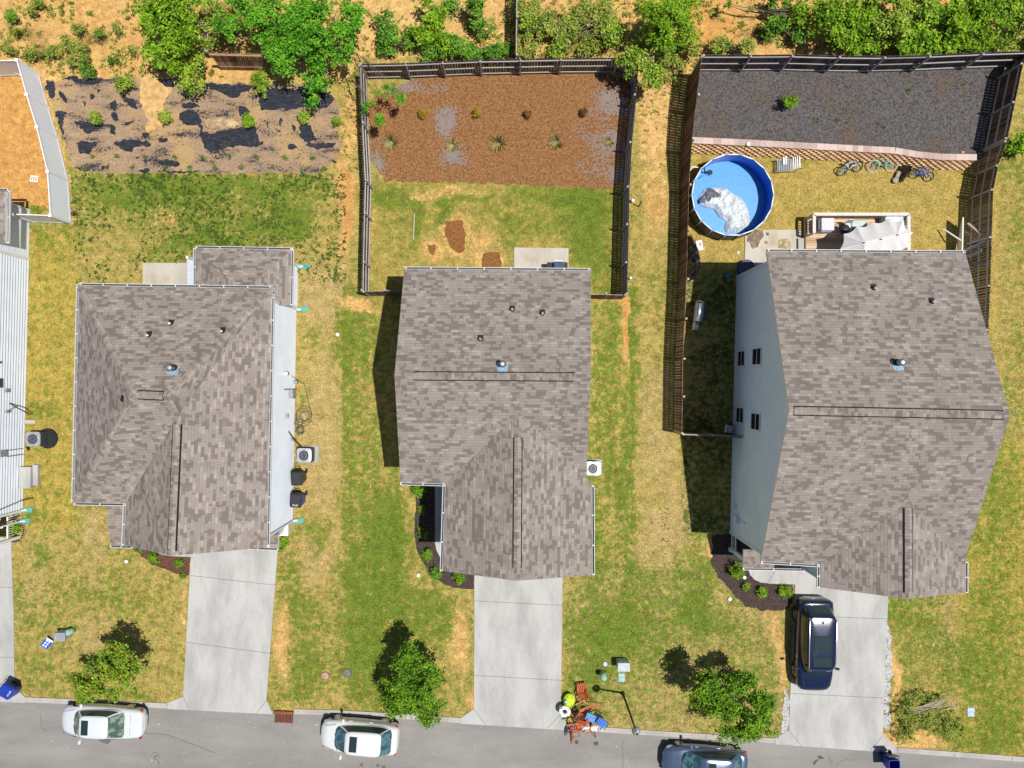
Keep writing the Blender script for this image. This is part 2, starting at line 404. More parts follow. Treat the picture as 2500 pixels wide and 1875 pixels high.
M['fence_dark'] = m_wood('fence_weathered', (0.055, 0.048, 0.047), (0.16, 0.135, 0.125), (3, 3, 0.6))
M['rail_grey'] = m_wood('rail_grey', (0.26, 0.235, 0.23), (0.44, 0.40, 0.385))
M['fence_brown'] = m_wood('fence_brown', (0.085, 0.052, 0.032), (0.22, 0.145, 0.09), (3, 3, 0.6))
M['rail_tan'] = m_wood('rail_tan', (0.36, 0.28, 0.20), (0.58, 0.49, 0.39))
M['rust'] = m_wood('rusty_wood', (0.16, 0.08, 0.04), (0.44, 0.29, 0.18))
M['deck'] = m_wood('deck_boards', (0.42, 0.28, 0.17), (0.62, 0.46, 0.31), (0.4, 4, 1))
M['deckrail'] = mat('deck_rail', (0.60, 0.56, 0.50), 0.7, var=0.08)
M['leaf_bright'] = m_leaf('leaf_bright', (0.04, 0.11, 0.005), (0.33, 0.55, 0.03))
M['leaf_deep'] = m_leaf('leaf_deep', (0.022, 0.075, 0.004), (0.24, 0.44, 0.025))
M['leaf_mid'] = m_leaf('leaf_mid', (0.03, 0.11, 0.010), (0.24, 0.47, 0.05))
M['leaf_yel'] = m_leaf('leaf_yellowish', (0.06, 0.15, 0.012), (0.40, 0.55, 0.05), (0.52, 0.50, 0.12))
M['leaf_red'] = m_leaf('leaf_redtip', (0.06, 0.15, 0.010), (0.34, 0.50, 0.04), (0.36, 0.15, 0.03))
M['leaf_feather'] = m_leaf('leaf_feathery', (0.02, 0.13, 0.006), (0.22, 0.52, 0.032))
M['leaf_scrub'] = m_leaf('leaf_scrub', (0.09, 0.16, 0.015), (0.38, 0.46, 0.07), (0.52, 0.42, 0.16))
M['leaf_gold'] = m_leaf('leaf_gold', (0.22, 0.15, 0.015), (0.50, 0.38, 0.04))
M['leaf_dead'] = m_leaf('leaf_dead', (0.10, 0.055, 0.02), (0.26, 0.14, 0.05), trans=0.05)
M['straw'] = m_leaf('leaf_straw', (0.42, 0.36, 0.14), (0.75, 0.68, 0.36), trans=0.3)
M['weed'] = m_leaf('weed_leaf', (0.03, 0.07, 0.010), (0.09, 0.16, 0.022), trans=0.1)
M['bark'] = m_wood('bark', (0.10, 0.075, 0.055), (0.24, 0.19, 0.15))
M['stucco'] = mat('tan_stone', (0.62, 0.50, 0.34), 0.9, var=0.15)
M['brick'] = mat('pink_brick', (0.42, 0.24, 0.17), 0.9, var=0.3, scale=10)
# ------------------------------------------------------------------ ground masks
rng = np.random.default_rng(5)
def vnoise(x, y, scale, seed):
    r = np.random.default_rng(seed); G = r.random((256, 256))
    u = x / scale + 1000.3; v = y / scale + 1000.7
    iu = np.floor(u).astype(int); iv = np.floor(v).astype(int); fu = u - iu; fv = v - iv
    fu = fu * fu * (3 - 2 * fu); fv = fv * fv * (3 - 2 * fv)
    a = G[iu % 256, iv % 256]; b = G[(iu + 1) % 256, iv % 256]; c = G[iu % 256, (iv + 1) % 256]; d = G[(iu + 1) % 256, (iv + 1) % 256]
    return (a * (1 - fu) + b * fu) * (1 - fv) + (c * (1 - fu) + d * fu) * fv
def fbm(x, y, scale, seed, o=4):
    t = 0; a = 0.5; n = 0
    for i in range(o):
        t = t + a * vnoise(x, y, scale / 2 ** i, seed + i); n += a; a *= 0.55
    return t / n
def inpoly(x, y, poly):
    ins = np.zeros(x.shape, bool); n = len(poly)
    for i in range(n):
        x1, y1 = poly[i]; x2, y2 = poly[(i + 1) % n]
        c = ((y1 > y) != (y2 > y)) & (x < (x2 - x1) * (y - y1) / ((y2 - y1) + 1e-9) + x1)
        ins ^= c
    return ins
def ell(x, y, cx, cy, rx, ry, soft=0.6):
    d = np.sqrt(((x - cx) / rx) ** 2 + ((y - cy) / ry) ** 2)
    return np.clip((1 + soft - d) / (2 * soft), 0, 1)
def rect(x, y, x0, x1, y0, y1, s=12):
    f = np.minimum(np.minimum(x - x0, x1 - x), np.minimum(y - y0, y1 - y))
    return np.clip(f / s + 0.5, 0, 1)

ROADN = [(-900, 1672), (0, 1712), (60, 1714), (409, 1729), (667, 1742), (825, 1746), (1018, 1757), (1126, 1765), (1380, 1781), (1675, 1801), (1897, 1815), (2190, 1837), (2500, 1860), (3600, 1942)]
def road_y(x): return np.interp(x, [p[0] for p in ROADN], [p[1] for p in ROADN])

#        cx   cy   rx  ry  amount of green
GREEN = [(500, 470, 330, 55, .32), (470, 560, 120, 60, .5), (330, 480, 140, 40, .45), (560, 450, 240, 30, .5), (710, 548, 42, 42, 1.1), (640, 545, 60, 26, .7), (520, 600, 140, 30, .5), (670, 500, 25, 12, .6),
         (95, 1005, 45, 22, .7), (130, 560, 70, 50, .35), (60, 430, 22, 14, .6), (95, 512, 35, 10, .8), (100, 1260, 30, 14, .7), (100, 1355, 28, 18, .8), (45, 1445, 14, 28, .6), (80, 1500, 50, 30, .3), (200, 1470, 130, 60, .25), (300, 1450, 90, 40, .25), (85, 1620, 50, 60, .35), (310, 1700, 60, 12, .6), (160, 1650, 60, 50, .3),
         (775, 1330, 22, 40, .8), (725, 1390, 40, 24, .8), (720, 1460, 40, 40, .7), (750, 1520, 45, 50, .6), (745, 1640, 60, 60, .6), (700, 1700, 40, 30, .35), (760, 1620, 40, 40, .4), (745, 980, 18, 30, .5), (765, 810, 26, 30, .7), (740, 1290, 30, 16, .6),
         (835, 900, 22, 300, .35), (880, 900, 45, 220, .25), (900, 1400, 70, 260, .55), (950, 1330, 45, 110, .5), (1050, 1520, 80, 60, .5), (900, 1640, 60, 80, .45), (860, 1500, 60, 120, .3), (1010, 1700, 50, 40, .35), (965, 1290, 30, 90, .4), (870, 800, 60, 80, .4), (1000, 1480, 90, 60, .35),
         (940, 480, 60, 20, .55), (1000, 520, 90, 90, .25), (1350, 470, 100, 25, .5), (1440, 520, 60, 60, .7), (1440, 620, 55, 50, .75), (1340, 560, 70, 30, .3), (1130, 490, 60, 12, .45), (1075, 520, 14, 50, .5), (1010, 560, 12, 60, .6), (1300, 510, 190, 40, .3), (1240, 580, 30, 40, .5),
         (1545, 800, 10, 140, .7), (1530, 1200, 14, 260, .7), (1500, 1180, 16, 60, .5), (1450, 1400, 30, 260, .6), (1540, 1600, 90, 90, .35), (1500, 1540, 70, 60, .5), (1560, 1490, 60, 80, .45), (1450, 1650, 50, 60, .45), (1400, 1580, 20, 120, .55), (1590, 1390, 50, 60, .35), (1700, 1420, 50, 80, .7), (1690, 1500, 60, 50, .5), (1740, 1540, 70, 40, .5), (1580, 950, 30, 80, .3), (1610, 700, 40, 60, .35), (1480, 760, 30, 120, .35), (1480, 960, 30, 160, .45),
         (1650, 1790, 14, 10, .7), (1620, 1600, 30, 60, .3), (1840, 1620, 60, 60, .3), (1880, 1700, 30, 60, .3), (1700, 1260, 40, 60, .2), (1720, 1180, 20, 70, .4),
         (2190, 1500, 30, 30, .8), (2260, 1540, 30, 60, .6), (2200, 1620, 40, 60, .4), (2330, 1600, 60, 90, .5), (2420, 1650, 60, 160, .5), (2400, 1400, 60, 120, .35), (2450, 1780, 50, 60, .55), (2360, 1820, 50, 20, .35), (2460, 1000, 40, 100, .35), (2440, 1200, 50, 90, .5), (2480, 560, 25, 80, .35), (2470, 400, 25, 30, .6), (2480, 850, 16, 40, .3), (2250, 1450, 80, 14, .5),
         (1800, 900, 60, 200, .45), (1750, 700, 40, 60, .4), (2080, 500, 200, 18, .25), (1700, 410, 30, 20, .25), (1950, 395, 40, 8, .8), (2260, 425, 40, 8, .6)]
SAND = [(1610, 300, 55, 110, 1.0), (1600, 480, 50, 120, .55), (1525, 760, 9, 130, 1.0), (1580, 620, 40, 60, .35), (870, 740, 60, 25, .7), (905, 755, 40, 14, .6), (840, 500, 22, 160, .75), (850, 620, 14, 80, .45), (850, 310, 25, 90, .7), (1080, 470, 120, 14, .55), (1140, 500, 30, 14, .45), (1175, 610, 50, 60, .55), (1110, 570, 50, 62, .6), (1052, 605, 36, 34, .6), (1200, 640, 40, 30, .6), (905, 560, 8, 90, .5),
        (785, 1100, 30, 90, .25), (790, 880, 30, 160, .30), (690, 1560, 20, 120, .6), (1130, 1560, 22, 100, .65), (1110, 1600, 30, 40, .5), (1140, 1710, 14, 30, .7), (410, 540, 60, 40, .45), (350, 580, 90, 30, .4), (300, 530, 90, 25, .3), (440, 655, 60, 22, .5), (795, 1370, 12, 80, .45), (457, 1500, 10, 190, .5), (145, 1610, 16, 12, .5), (180, 1620, 20, 30, .4),
        (2220, 1810, 90, 25, .95), (2180, 1680, 10, 120, .9), (2260, 1590, 50, 90, .35), (2290, 1400, 60, 14, .5), (1900, 1560, 20, 90, .6), (1915, 1640, 12, 60, .6), (1880, 1500, 40, 20, .5), (2350, 1390, 40, 40, .3), (2380, 1500, 30, 60, .25), (1740, 1350, 14, 40, .6), (160, 460, 14, 90, .6), (835, 560, 14, 50, .4), (1660, 1180, 40, 60, .25), (1590, 1260, 40, 80, .3), (1580, 1030, 40, 80, .25), (1500, 740, 40, 10, .5)]
LINES = [(834, 842, 700, 1330, .5), (826, 833, 700, 1250, -.4), (846, 852, 720, 1600, .22), (864, 870, 720, 1600, -.18), (884, 889, 720, 1700, .2), (905, 911, 1180, 1700, -.18), (925, 931, 1250, 1700, .25), (150, 156, 520, 1400, -.25), (176, 186, 900, 1300, .25), (198, 206, 1230, 1690, .2), (222, 228, 1240, 1600, -.2), (110, 118, 560, 1500, .12), (1470, 1476, 730, 1400, -.2), (1500, 1507, 720, 1500, .25), (1520, 1527, 900, 1400, -.3), (1542, 1549, 700, 1400, .35), (1562, 1568, 720, 1400, -.2), (1595, 1601, 1080, 1420, .15), (735, 741, 1300, 1700, -.2), (2330, 2337, 1450, 1800, -.25), (2310, 2316, 1100, 1700, .2), (2420, 2426, 1100, 1840, .2)]
def masks(x, y):
    wx = x + (fbm(x, y, 60, 11) - .5) * 46; wy = y + (fbm(x, y, 60, 23) - .5) * 46
    g = np.full(x.shape, 0.16); s = np.zeros(x.shape); d = np.zeros(x.shape); gold = np.full(x.shape, 0.45); org = np.full(x.shape, 0.35); mot = np.full(x.shape, 1.0)
    g += 0.14 * rect(wx, wy, 835, 1160, 1250, 1745, 30) + 0.10 * rect(wx, wy, 1375, 1930, 1380, 1815, 30) + 0.08 * rect(wx, wy, 835, 985, 700, 1250, 20)
    g += 0.16 * rect(wx, wy, 1440, 1560, 700, 1400, 20) + 0.12 * rect(wx, wy, 2160, 2700, 1100, 1850, 20)
    g += 0.08 * rect(wx, wy, 900, 1530, 440, 720, 20) + .05 * rect(wx, wy, 160, 470, 1240, 1720, 30)
    for (cx, cy, rx, ry, a) in GREEN: g += .72 * a * ell(wx, wy, cx, cy, rx, ry)
    for (cx, cy, rx, ry, a) in SAND: s = np.maximum(s, a * ell(wx, wy, cx, cy, rx, ry, .5))
    for (x0, x1, y0, y1, a) in LINES: g += a * rect(x + (fbm(x, y, 40, 61) - .5) * 5, y, x0, x1, y0, y1, 3) * np.clip(fbm(x, y, 50, 67) * 2.6 - .7, 0, 1)
    g += 0.18 * (np.sin(x / 9.0) > .6) * rect(x, y, 835, 985, 700, 1700, 20)
    g += .16 * rect(wx, wy, 180, 800, 425, 600, 30)
    for (a0, a1, b0, b1, am) in ((735, 828, 640, 1500, .22), (1560, 1650, 900, 1400, .16), (195, 260, 1240, 1600, .12), (1590, 1700, 1180, 1330, .14), (2300, 2400, 1350, 1560, .12), (60, 120, 1250, 1500, .10)):
        q = rect(wx, wy, a0, a1, b0, b1, 26) * np.clip(fbm(x, y, 90, 71) * 2.4 - .5, 0, 1); g -= am * 1.4 * q; gold *= 1 - .8 * q; s = np.maximum(s, .30 * q)
    g = .31 + .82 * (g - .25)
    # yard 3 lawn: even olive-gold, side strips golden
    y3 = inpoly(x, y, [(1665, 330), (2440, 330), (2440, 800), (1665, 1060)]).astype(float)
    gold = gold * (1 - y3) + .62 * y3; mot = mot * (1 - y3) + 0.30 * y3; g = g * (1 - y3) + (0.24 + (g - .33) * .8) * y3; s *= (1 - y3)
    gold = np.maximum(gold, .8 * rect(x, y, 2330, 3000, 1050, 1900, 60)); gold = np.maximum(gold, .8 * rect(x, y, 50, 195, 560, 1300, 20))
    gold = np.maximum(gold, .6 * rect(x, y, 900, 1530, 440, 720, 20)); sh3 = rect(wx, wy, 1672, 1800, 655, 1310, 16); gold *= 1 - sh3; g = g + sh3 * .22; mot = mot + sh3 * .6  # sh3: side yard soil greener, less gold, with house shade toned into the colour
    gold *= 1 - .55 * rect(x, y, 1380, 1930, 1380, 1815, 40)
    # yard 2 smoother
    y2 = rect(x, y, 905, 1530, 440, 720, 10); mot = mot * (1 - .45 * y2)
    # hillside and yard 0 sand
    hill = (1 - ell(x, y, 0, 0, 1, 1) * 0) * np.clip((150 - wy) / 14 + .5, 0, 1)
    hill = np.maximum(hill, rect(wx, wy, -900, 860, -900, 200, 10)); hill = np.maximum(hill, rect(wx, wy, 1500, 1720, -900, 190, 16))
    s = np.maximum(s, hill * 1.0)
    y0 = inpoly(x, y, [(-900, 150), (100, 180), (145, 330), (170, 440), (175, 545), (70, 510), (-900, 500)]).astype(float)
    s = np.maximum(s, y0 * (1 - ell(x, y, 60, 512, 60, 14) * .9)); org = np.maximum(org, .85 * y0); org = np.maximum(org, hill * (.15 + .4 * fbm(x, y, 250, 77)))
    org = np.maximum(org, .9 * ell(x, y, 1700, 60, 160, 90)); org = np.maximum(org, 1.0 * ell(x, y, 1525, 760, 14, 140)); org = np.maximum(org, .8 * ell(x, y, 845, 500, 30, 120)); org *= 1 - .8 * ell(x, y, 1000, 60, 160, 90)
    org *= 1 - .7 * ell(x, y, 1610, 300, 60, 130); org = np.maximum(org, .9 * ell(x, y, 1590, 500, 50, 30))
    hg = fbm(x, y, 70, 31)
    s = np.where(hill > .3, s - np.clip(hg - .52, 0, 1) * 3.0 * ell(x, y, 1380, 60, 190, 130), s)
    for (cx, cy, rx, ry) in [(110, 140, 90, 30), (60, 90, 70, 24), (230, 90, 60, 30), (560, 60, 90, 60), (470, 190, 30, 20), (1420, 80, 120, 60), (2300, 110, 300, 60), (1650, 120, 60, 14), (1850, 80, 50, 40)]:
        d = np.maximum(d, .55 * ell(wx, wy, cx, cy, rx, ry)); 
    # dead brown rectangles of the middle lawn handled as geometry; side yard soil darkened, house shade put into its colour
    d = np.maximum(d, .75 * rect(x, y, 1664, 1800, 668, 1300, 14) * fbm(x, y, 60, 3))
    return np.stack([g, s, d, np.ones(x.shape)], -1), np.stack([gold, org, mot, np.ones(x.shape)], -1)

K = CH / FPX
gx = np.concatenate([[-700, -250, -90], (np.arange(-480, 2981, 8) - 1250.0) * K, [90, 250, 700]])
gy = np.concatenate([[-700, -250, -90], (937.5 - np.arange(2480, -601, -8)) * K, [90, 250, 700]])
GX, GY = np.meshgrid(gx, gy, indexing='xy'); nx, ny = len(gx), len(gy)
px = GX.ravel() / K + 1250.0; py = 937.5 - GY.ravel() / K
me = bpy.data.meshes.new('ground'); NV = nx * ny
me.vertices.add(NV); me.vertices.foreach_set('co', np.stack([GX.ravel(), GY.ravel(), np.zeros(NV)], -1).ravel().astype(np.float32))
i, j = np.meshgrid(np.arange(nx - 1), np.arange(ny - 1), indexing='xy'); a = (j * nx + i).ravel()
F = np.stack([a, a + 1, a + nx + 1, a + nx], -1); NF = len(F)
me.loops.add(NF * 4); me.loops.foreach_set('vertex_index', F.ravel().astype(np.int32))
me.polygons.add(NF); me.polygons.foreach_set('loop_start', np.arange(0, NF * 4, 4, dtype=np.int32)); me.polygons.foreach_set('loop_total', np.full(NF, 4, dtype=np.int32))
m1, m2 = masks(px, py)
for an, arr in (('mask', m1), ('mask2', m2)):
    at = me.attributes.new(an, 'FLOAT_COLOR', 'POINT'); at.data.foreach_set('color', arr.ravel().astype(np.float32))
me.materials.append(M['lawn']); me.update(calc_edges=True)
gr = bpy.data.objects.new('ground', me); C.objects.link(gr); tag(gr, kind='structure')

# ------------------------------------------------------------------ flat structures
def roughen(poly, amp=4, step=12, seed=0):
    for _ in range(1 if amp > 2.5 else 0):
        q = []
        for a, b in zip(poly, poly[1:] + poly[:1]): q += [(a[0] * .78 + b[0] * .22, a[1] * .78 + b[1] * .22), (a[0] * .22 + b[0] * .78, a[1] * .22 + b[1] * .78)]
        poly = q
    pts = []
    for a, b in zip(poly, poly[1:] + poly[:1]):
        L = math.hypot(b[0] - a[0], b[1] - a[1]); n = max(1, int(L / 2.6))
        pts += [(a[0] + (b[0] - a[0]) * t / n, a[1] + (b[1] - a[1]) * t / n) for t in range(n)]
    x = np.array([p[0] for p in pts]); y = np.array([p[1] for p in pts])
    dx = (vnoise(x, y, 11, seed + 300) - .5) * 2.2 * amp + (vnoise(x, y, 4, seed + 301) - .5) * 1.1 * amp
    dy = (vnoise(x, y, 11, seed + 302) - .5) * 2.2 * amp + (vnoise(x, y, 4, seed + 303) - .5) * 1.1 * amp
    return list(zip((x + dx).tolist(), (y + dy).tolist()))
def roughen_old(poly, amp=4, step=12, seed=0):
    """poly in px -> px polygon with an uneven outline"""
    out = []; r = random.Random(seed)
    for k in range(len(poly)):
        a = poly[k]; b = poly[(k + 1) % len(poly)]; L = math.hypot(b[0] - a[0], b[1] - a[1]); n = max(1, int(L / step))
        for q in range(n):
            t = q / n; out.append((a[0] + (b[0] - a[0]) * t + r.uniform(-amp, amp) * (0.6 if q else .3), a[1] + (b[1] - a[1]) * t + r.uniform(-amp, amp)))
    return out
def sheet(name, poly, z, m, z0=None, amp=0, seed=0, step=12, label=None):
    if amp: poly = roughen(poly, amp, step, seed)
    mb = MB(); pts = [XY(x, y, z) for x, y in poly]
    mb.prism(pts, z0 if z0 is not None else -0.05, z, 0)
    o = mb.build(name, m); tag(o, label, kind='structure'); return o
# road, kerb
south = [(p[0], p[1] + 370) for p in ROADN]
sheet('road', ROADN + south[::-1], 0.012, M['road'])
def kerb(x0, x1, off=0):
    xs = [x0] + [p[0] for p in ROADN if x0 < p[0] < x1] + [x1]; lo = [(x, float(road_y(x)) + off) for x in xs]; hi = [(x, float(road_y(x)) - 13 + off) for x in xs]
    mb = MB()
    for a, b, c, d in zip(lo, lo[1:], hi, hi[1:]):
        A, B_, D, E = P(*a), P(*b), P(*c), P(*d)
        k = 0.45; A1 = A.lerp(D, k); B1 = B_.lerp(E, k)
        for zz, q in ((.02, A), (.02, B_)): q.z = zz
        A1.z = B1.z = .025; A2 = A.lerp(D, .55); B2 = B_.lerp(E, .55); A2.z = B2.z = .058; D.z = E.z = .06
        mb.face([A, B_, B1, A1]); mb.face([A1, B1, B2, A2]); mb.face([A2, B2, E, D])
        mb.face([D, E, Vector((E.x, E.y, -.02)), Vector((D.x, D.y, -.02))]); mb.face([Vector((A.x, A.y, -.02)), Vector((B_.x, B_.y, -.02)), B_, A])
    o = mb.build('kerb', M['kerb']); tag(o, kind='structure')
    n = int((x1 - x0) / 130); jb = MB()
    for q in range(1, n):
        x = x0 + q * (x1 - x0) / n; y = float(road_y(x)) + off; a = P(x, y, .06); b = P(x + .6, y - 13, .06)
        jb.box(((a.x + b.x) / 2, (a.y + b.y) / 2, .057), (.012, (b - a).length, .012), 0)
    if n > 1: jb.build('kerb_joints', M['joint'], o)
for a, b in ((60, 409), (667, 669), (719, 1126), (1384, 1893), (2190, 3600)): kerb(a, b) if b - a > 5 else None
kerb(-900, -60)
kerb(-900, 3600, 383)
# driveways
def drive(poly, joints, z=.045, m='concrete', name='driveway'):
    o = sheet(name, poly, z, M[m]); mb = MB()
    for (a, b) in joints:
        A, B_ = P(*a, z), P(*b, z); mb.beam((A.x, A.y, z), (B_.x, B_.y, z), .022, .006)
    if joints: mb.build('expansion_joint', M['joint'], o)
    return o
drive([(466, 1290), (466, 1355), (447, 1700), (409, 1716), (409, 1731), (667, 1744), (650, 1710), (678, 1343), (678, 1290)], [((465, 1405), (675, 1429)), ((453, 1568), (660, 1595)), ((447, 1700), (460, 1730)), ((650, 1711), (626, 1741))])
drive([(1158, 1380), (1157, 1731), (1126, 1752), (1126, 1767), (1384, 1783), (1384, 1766), (1369, 1744), (1374, 1380)], [((1158, 1467), (1373, 1478)), ((1158, 1649), (1370, 1661)), ((1157, 1731), (1186, 1769)), ((1369, 1744), (1336, 1778))])
drive([(1941, 1370), (1941, 1460), (1929, 1698), (1926, 1783), (1893, 1801), (1893, 1817), (2190, 1839), (2190, 1824), (2155, 1796), (2169, 1457), (2169, 1350), (1960, 1350)], [((1938, 1503), (2167, 1511)), ((1930, 1693), (2157, 1704)), ((1926, 1783), (1957, 1822)), ((2155, 1797), (2124, 1833))])
drive([(-60, 1300), (27, 1316), (33, 1505), (35, 1679), (60, 1701), (60, 1716), (-60, 1711), (-160, 1690), (-160, 1300)], [((-60, 1434), (30, 1434)), ((-60, 1603), (34, 1605))])
sheet('walkway', [(1062, 1170), (1062, 1324), (1065, 1342), (1073, 1358), (1086, 1368), (1110, 1372), (1150, 1390), (1150, 1170)], .05, M['concrete'])
w3 = sheet('walkway', [(1827, 1340), (1827, 1389), (1831, 1403), (1842, 1415), (1857, 1422), (1880, 1425), (1941, 1427), (1941, 1340)], .05, M['concrete'])
mb = MB(); A, B_ = P(1895, 1390, .05), P(1873, 1424, .05); mb.beam(A, B_, .02, .006); mb.build('expansion_joint', M['joint'], w3)
sheet('walkway', [(375, 1300), (375, 1346), (395, 1354), (420, 1358), (467, 1360), (467, 1300)], .04, M['concrete'])
sheet('patio', [(348, 642), (500, 642), (500, 720), (348, 720)], .06, M['concrete_warm'])
sheet('patio', [(1255, 604), (1388, 606), (1388, 690), (1255, 690)], .06, M['concrete_warm'])
sheet('patio', [(1820, 561), (1955, 561), (1955, 700), (1816, 700)], .06, M['concrete_warm'])
# beds
sheet('mulch_bed', [(328, 1310), (330, 1340), (343, 1356), (370, 1378), (405, 1391), (428, 1401), (461, 1405), (465, 1358), (466, 1310)], .022, M['mulch_red'], amp=1.5, seed=3)
sheet('mulch_bed', [(1012, 1178), (1016, 1235), (1011, 1304), (1016, 1335), (1026, 1362), (1041, 1389), (1060, 1412), (1087, 1428), (1118, 1436), (1157, 1439), (1157, 1178)], .024, M['mulch_dark'], amp=1.2, seed=4)
sheet('mulch_bed', [(1741, 1300), (1740, 1355), (1737, 1378), (1750, 1405), (1777, 1436), (1804, 1463), (1824, 1478), (1851, 1488), (1918, 1493), (1938, 1470), (1940, 1300)], .024, M['mulch_dark'], amp=4, seed=5)
sheet('mulch_bed', [(900, 185), (1550, 165), (1540, 300), (1530, 460), (1404, 459), (1300, 452), (1211, 449), (1056, 444), (905, 440)], .026, M['mulch_brown'], amp=4, seed=6)
sheet('mulch_bed', [(108, 189), (430, 190), (470, 200), (640, 205), (825, 205), (829, 424), (600, 422), (400, 424), (181, 421), (170, 386), (154, 336), (131, 266)], .018, M['mulch_pale'], amp=4, seed=7)
sheet('sand_spill', [(345, 170), (430, 178), (425, 220), (400, 250), (398, 300), (380, 320), (355, 325), (362, 280), (340, 250), (345, 210)], .028, mat('spilled_sand', (0.52, 0.33, 0.13), 0.95, var=0.25, scale=3, bump=.6, bscale=20), amp=5, seed=8)
sheet('gravel_strip', [(1914, 1675), (1928, 1700), (1925, 1785), (1911, 1792), (1906, 1770), (1914, 1720)], .03, M['gravel'], amp=3, seed=9, step=5)
sheet('gravel_strip', [(2168, 1520), (2176, 1560), (2178, 1640), (2172, 1700), (2172, 1780), (2157, 1790), (2160, 1640), (2165, 1520)], .03, M['gravel'], amp=4, seed=10, step=5)
dead = m_mulch('dead_turf', (0.16, 0.055, 0.018), (0.36, 0.17, 0.06))
for k, q in enumerate([[(1087, 540), (1128, 537), (1137, 575), (1134, 612), (1118, 617), (1098, 600), (1088, 575)], [(1041, 598), (1062, 594), (1063, 612), (1056, 623), (1048, 614)], [(1177, 618), (1222, 614), (1224, 690), (1174, 690)]]):
    sheet('dead_turf_patch', q, .02, dead, amp=2.3, seed=20 + k, step=6)
# torn fabric patches of the left bed
c1 = lambda L: [(x / 2.592, y / 2.592) for x, y in L]
FAB = [[(370, 490), (660, 490), (640, 520), (560, 540), (480, 520)], [(280, 500), (340, 520), (355, 600), (330, 630), (300, 580)], [(370, 570), (420, 600), (430, 660), (390, 640)],
 [(350, 690), (440, 720), (390, 740), (410, 860), (380, 820)], [(450, 770), (530, 765), (660, 790), (720, 790), (740, 850), (715, 855), (690, 800), (600, 820), (540, 850), (520, 810)],
 [(740, 590), (800, 610), (860, 640), (870, 700), (830, 680), (770, 620)], [(700, 630), (745, 630), (735, 700), (700, 690)], [(705, 715), (750, 720), (740, 770), (710, 750)],
 [(460, 895), (620, 895), (600, 930), (560, 975), (510, 975), (490, 930)], [(690, 900), (800, 880), (940, 890), (945, 940), (880, 920), (820, 960), (760, 940)], [(890, 830), (950, 840), (920, 880)],
 [(1130, 700), (1240, 700), (1270, 740), (1280, 860), (1520, 800), (1620, 800), (1640, 890), (1680, 900), (1630, 940), (1480, 920), (1400, 950), (1310, 950), (1270, 880), (1260, 790), (1200, 790), (1140, 770)],
 [(1270, 530), (1500, 530), (1620, 540), (1560, 570), (1480, 630), (1430, 600), (1340, 560)], [(1640, 560), (1940, 560), (2110, 600), (2100, 680), (1820, 690), (1700, 700), (1650, 690), (1640, 620)],
 [(1500, 680), (1530, 660), (1600, 700), (1560, 720), (1530, 780)], [(1890, 790), (1960, 790), (1990, 860), (2010, 890), (1900, 890)], [(1910, 905), (2030, 905), (2130, 895), (2100, 940), (2000, 950)],
 [(1830, 910), (1870, 910), (1870, 950), (1830, 950)], [(990, 1020), (1140, 1020), (1140, 1060), (1050, 1050)], [(980, 495), (1110, 510), (1120, 560), (1020, 530)], [(1150, 655), (1260, 650), (1270, 680), (1150, 685)],
 [(1000, 870), (1060, 870), (1060, 905), (1000, 905)], [(770, 775), (860, 765), (800, 800)], [(880, 1075), (940, 1070), (940, 1090), (880, 1090)], [(1000, 1080), (1280, 1080), (1280, 1088), (1000, 1090)], [(640, 1040), (680, 1050), (650, 1070)], [(2090, 1010), (2130, 1020), (2110, 1040)], [(905, 1010), (930, 1010), (925, 1045), (908, 1040)], [(1270, 1000), (1295, 1000), (1290, 1030), (1265, 1030)], [(1730, 820), (1780, 825), (1760, 845)], [(1770, 740), (1795, 745), (1780, 795), (1765, 780)], [(1680, 770), (1700, 780), (1690, 810)], [(680, 930), (700, 930), (690, 960)], [(1840, 790), (1870, 810), (1860, 835)], [(570, 585), (600, 600), (575, 625)], [(525, 630), (540, 660), (530, 680)], [(620, 570), (650, 560), (620, 600)]]
for k, q in enumerate(FAB):
    q = roughen(c1(q), 3.6, 5, 40 + k)
    mb = MB(); mb.prism([XY(x, y, .036) for x, y in q], .0, .034 + .0007 * k)
    tag(mb.build('weed_fabric_patch', M['fabric']), kind='structure')
# ------------------------------------------------------------------ lawn blades
def lawn_ok(x, y):
    ok = (y < road_y(x) - 15) & (y > 150)
    bad = [[(447, 1290), (409, 1731), (667, 1744), (650, 1710), (678, 1290)], [(1157, 1380), (1157, 1731), (1126, 1767), (1384, 1783), (1369, 1744), (1374, 1380)], [(1941, 1290), (1926, 1783), (1893, 1817), (2190, 1839), (2155, 1796), (2169, 1290)], [(-500, 1300), (27, 1316), (35, 1679), (60, 1716), (-500, 1716)],
           [(328, 1200), (343, 1356), (461, 1405), (466, 1200)], [(1010, 1150), (1012, 1340), (1060, 1412), (1157, 1439), (1157, 1150)], [(1740, 1290), (1737, 1378), (1804, 1463), (1851, 1488), (1940, 1480), (1940, 1290)], [(900, 100), (1550, 100), (1530, 457), (905, 438)],
           [(60, 100), (829, 100), (829, 422), (181, 420)], [(1680, 100), (2600, 100), (2420, 412), (1680, 374)], [(-500, 400), (70, 510), (54, 1250), (-500, 1250)], [(348, 640), (500, 640), (500, 720), (348, 720)], [(1255, 602), (1388, 602), (1388, 690), (1255, 690)], [(1818, 560), (2225, 515), (2225, 700), (1800, 700)],
           [(-900, 150), (100, 180), (170, 440), (175, 500), (-900, 500)], [(205, 760), (724, 757), (714, 1270), (205, 1190)], [(1030, 690), (1400, 690), (1404, 1310), (1030, 1130)], [(1800, 640), (2185, 640), (2180, 1340), (1786, 1300)]]
    for b in bad: ok &= ~inpoly(x, y, b)
    return ok
NB = 230000
bx_ = rng.uniform(-20, 2520, NB); by_ = rng.uniform(150, 1880, NB)
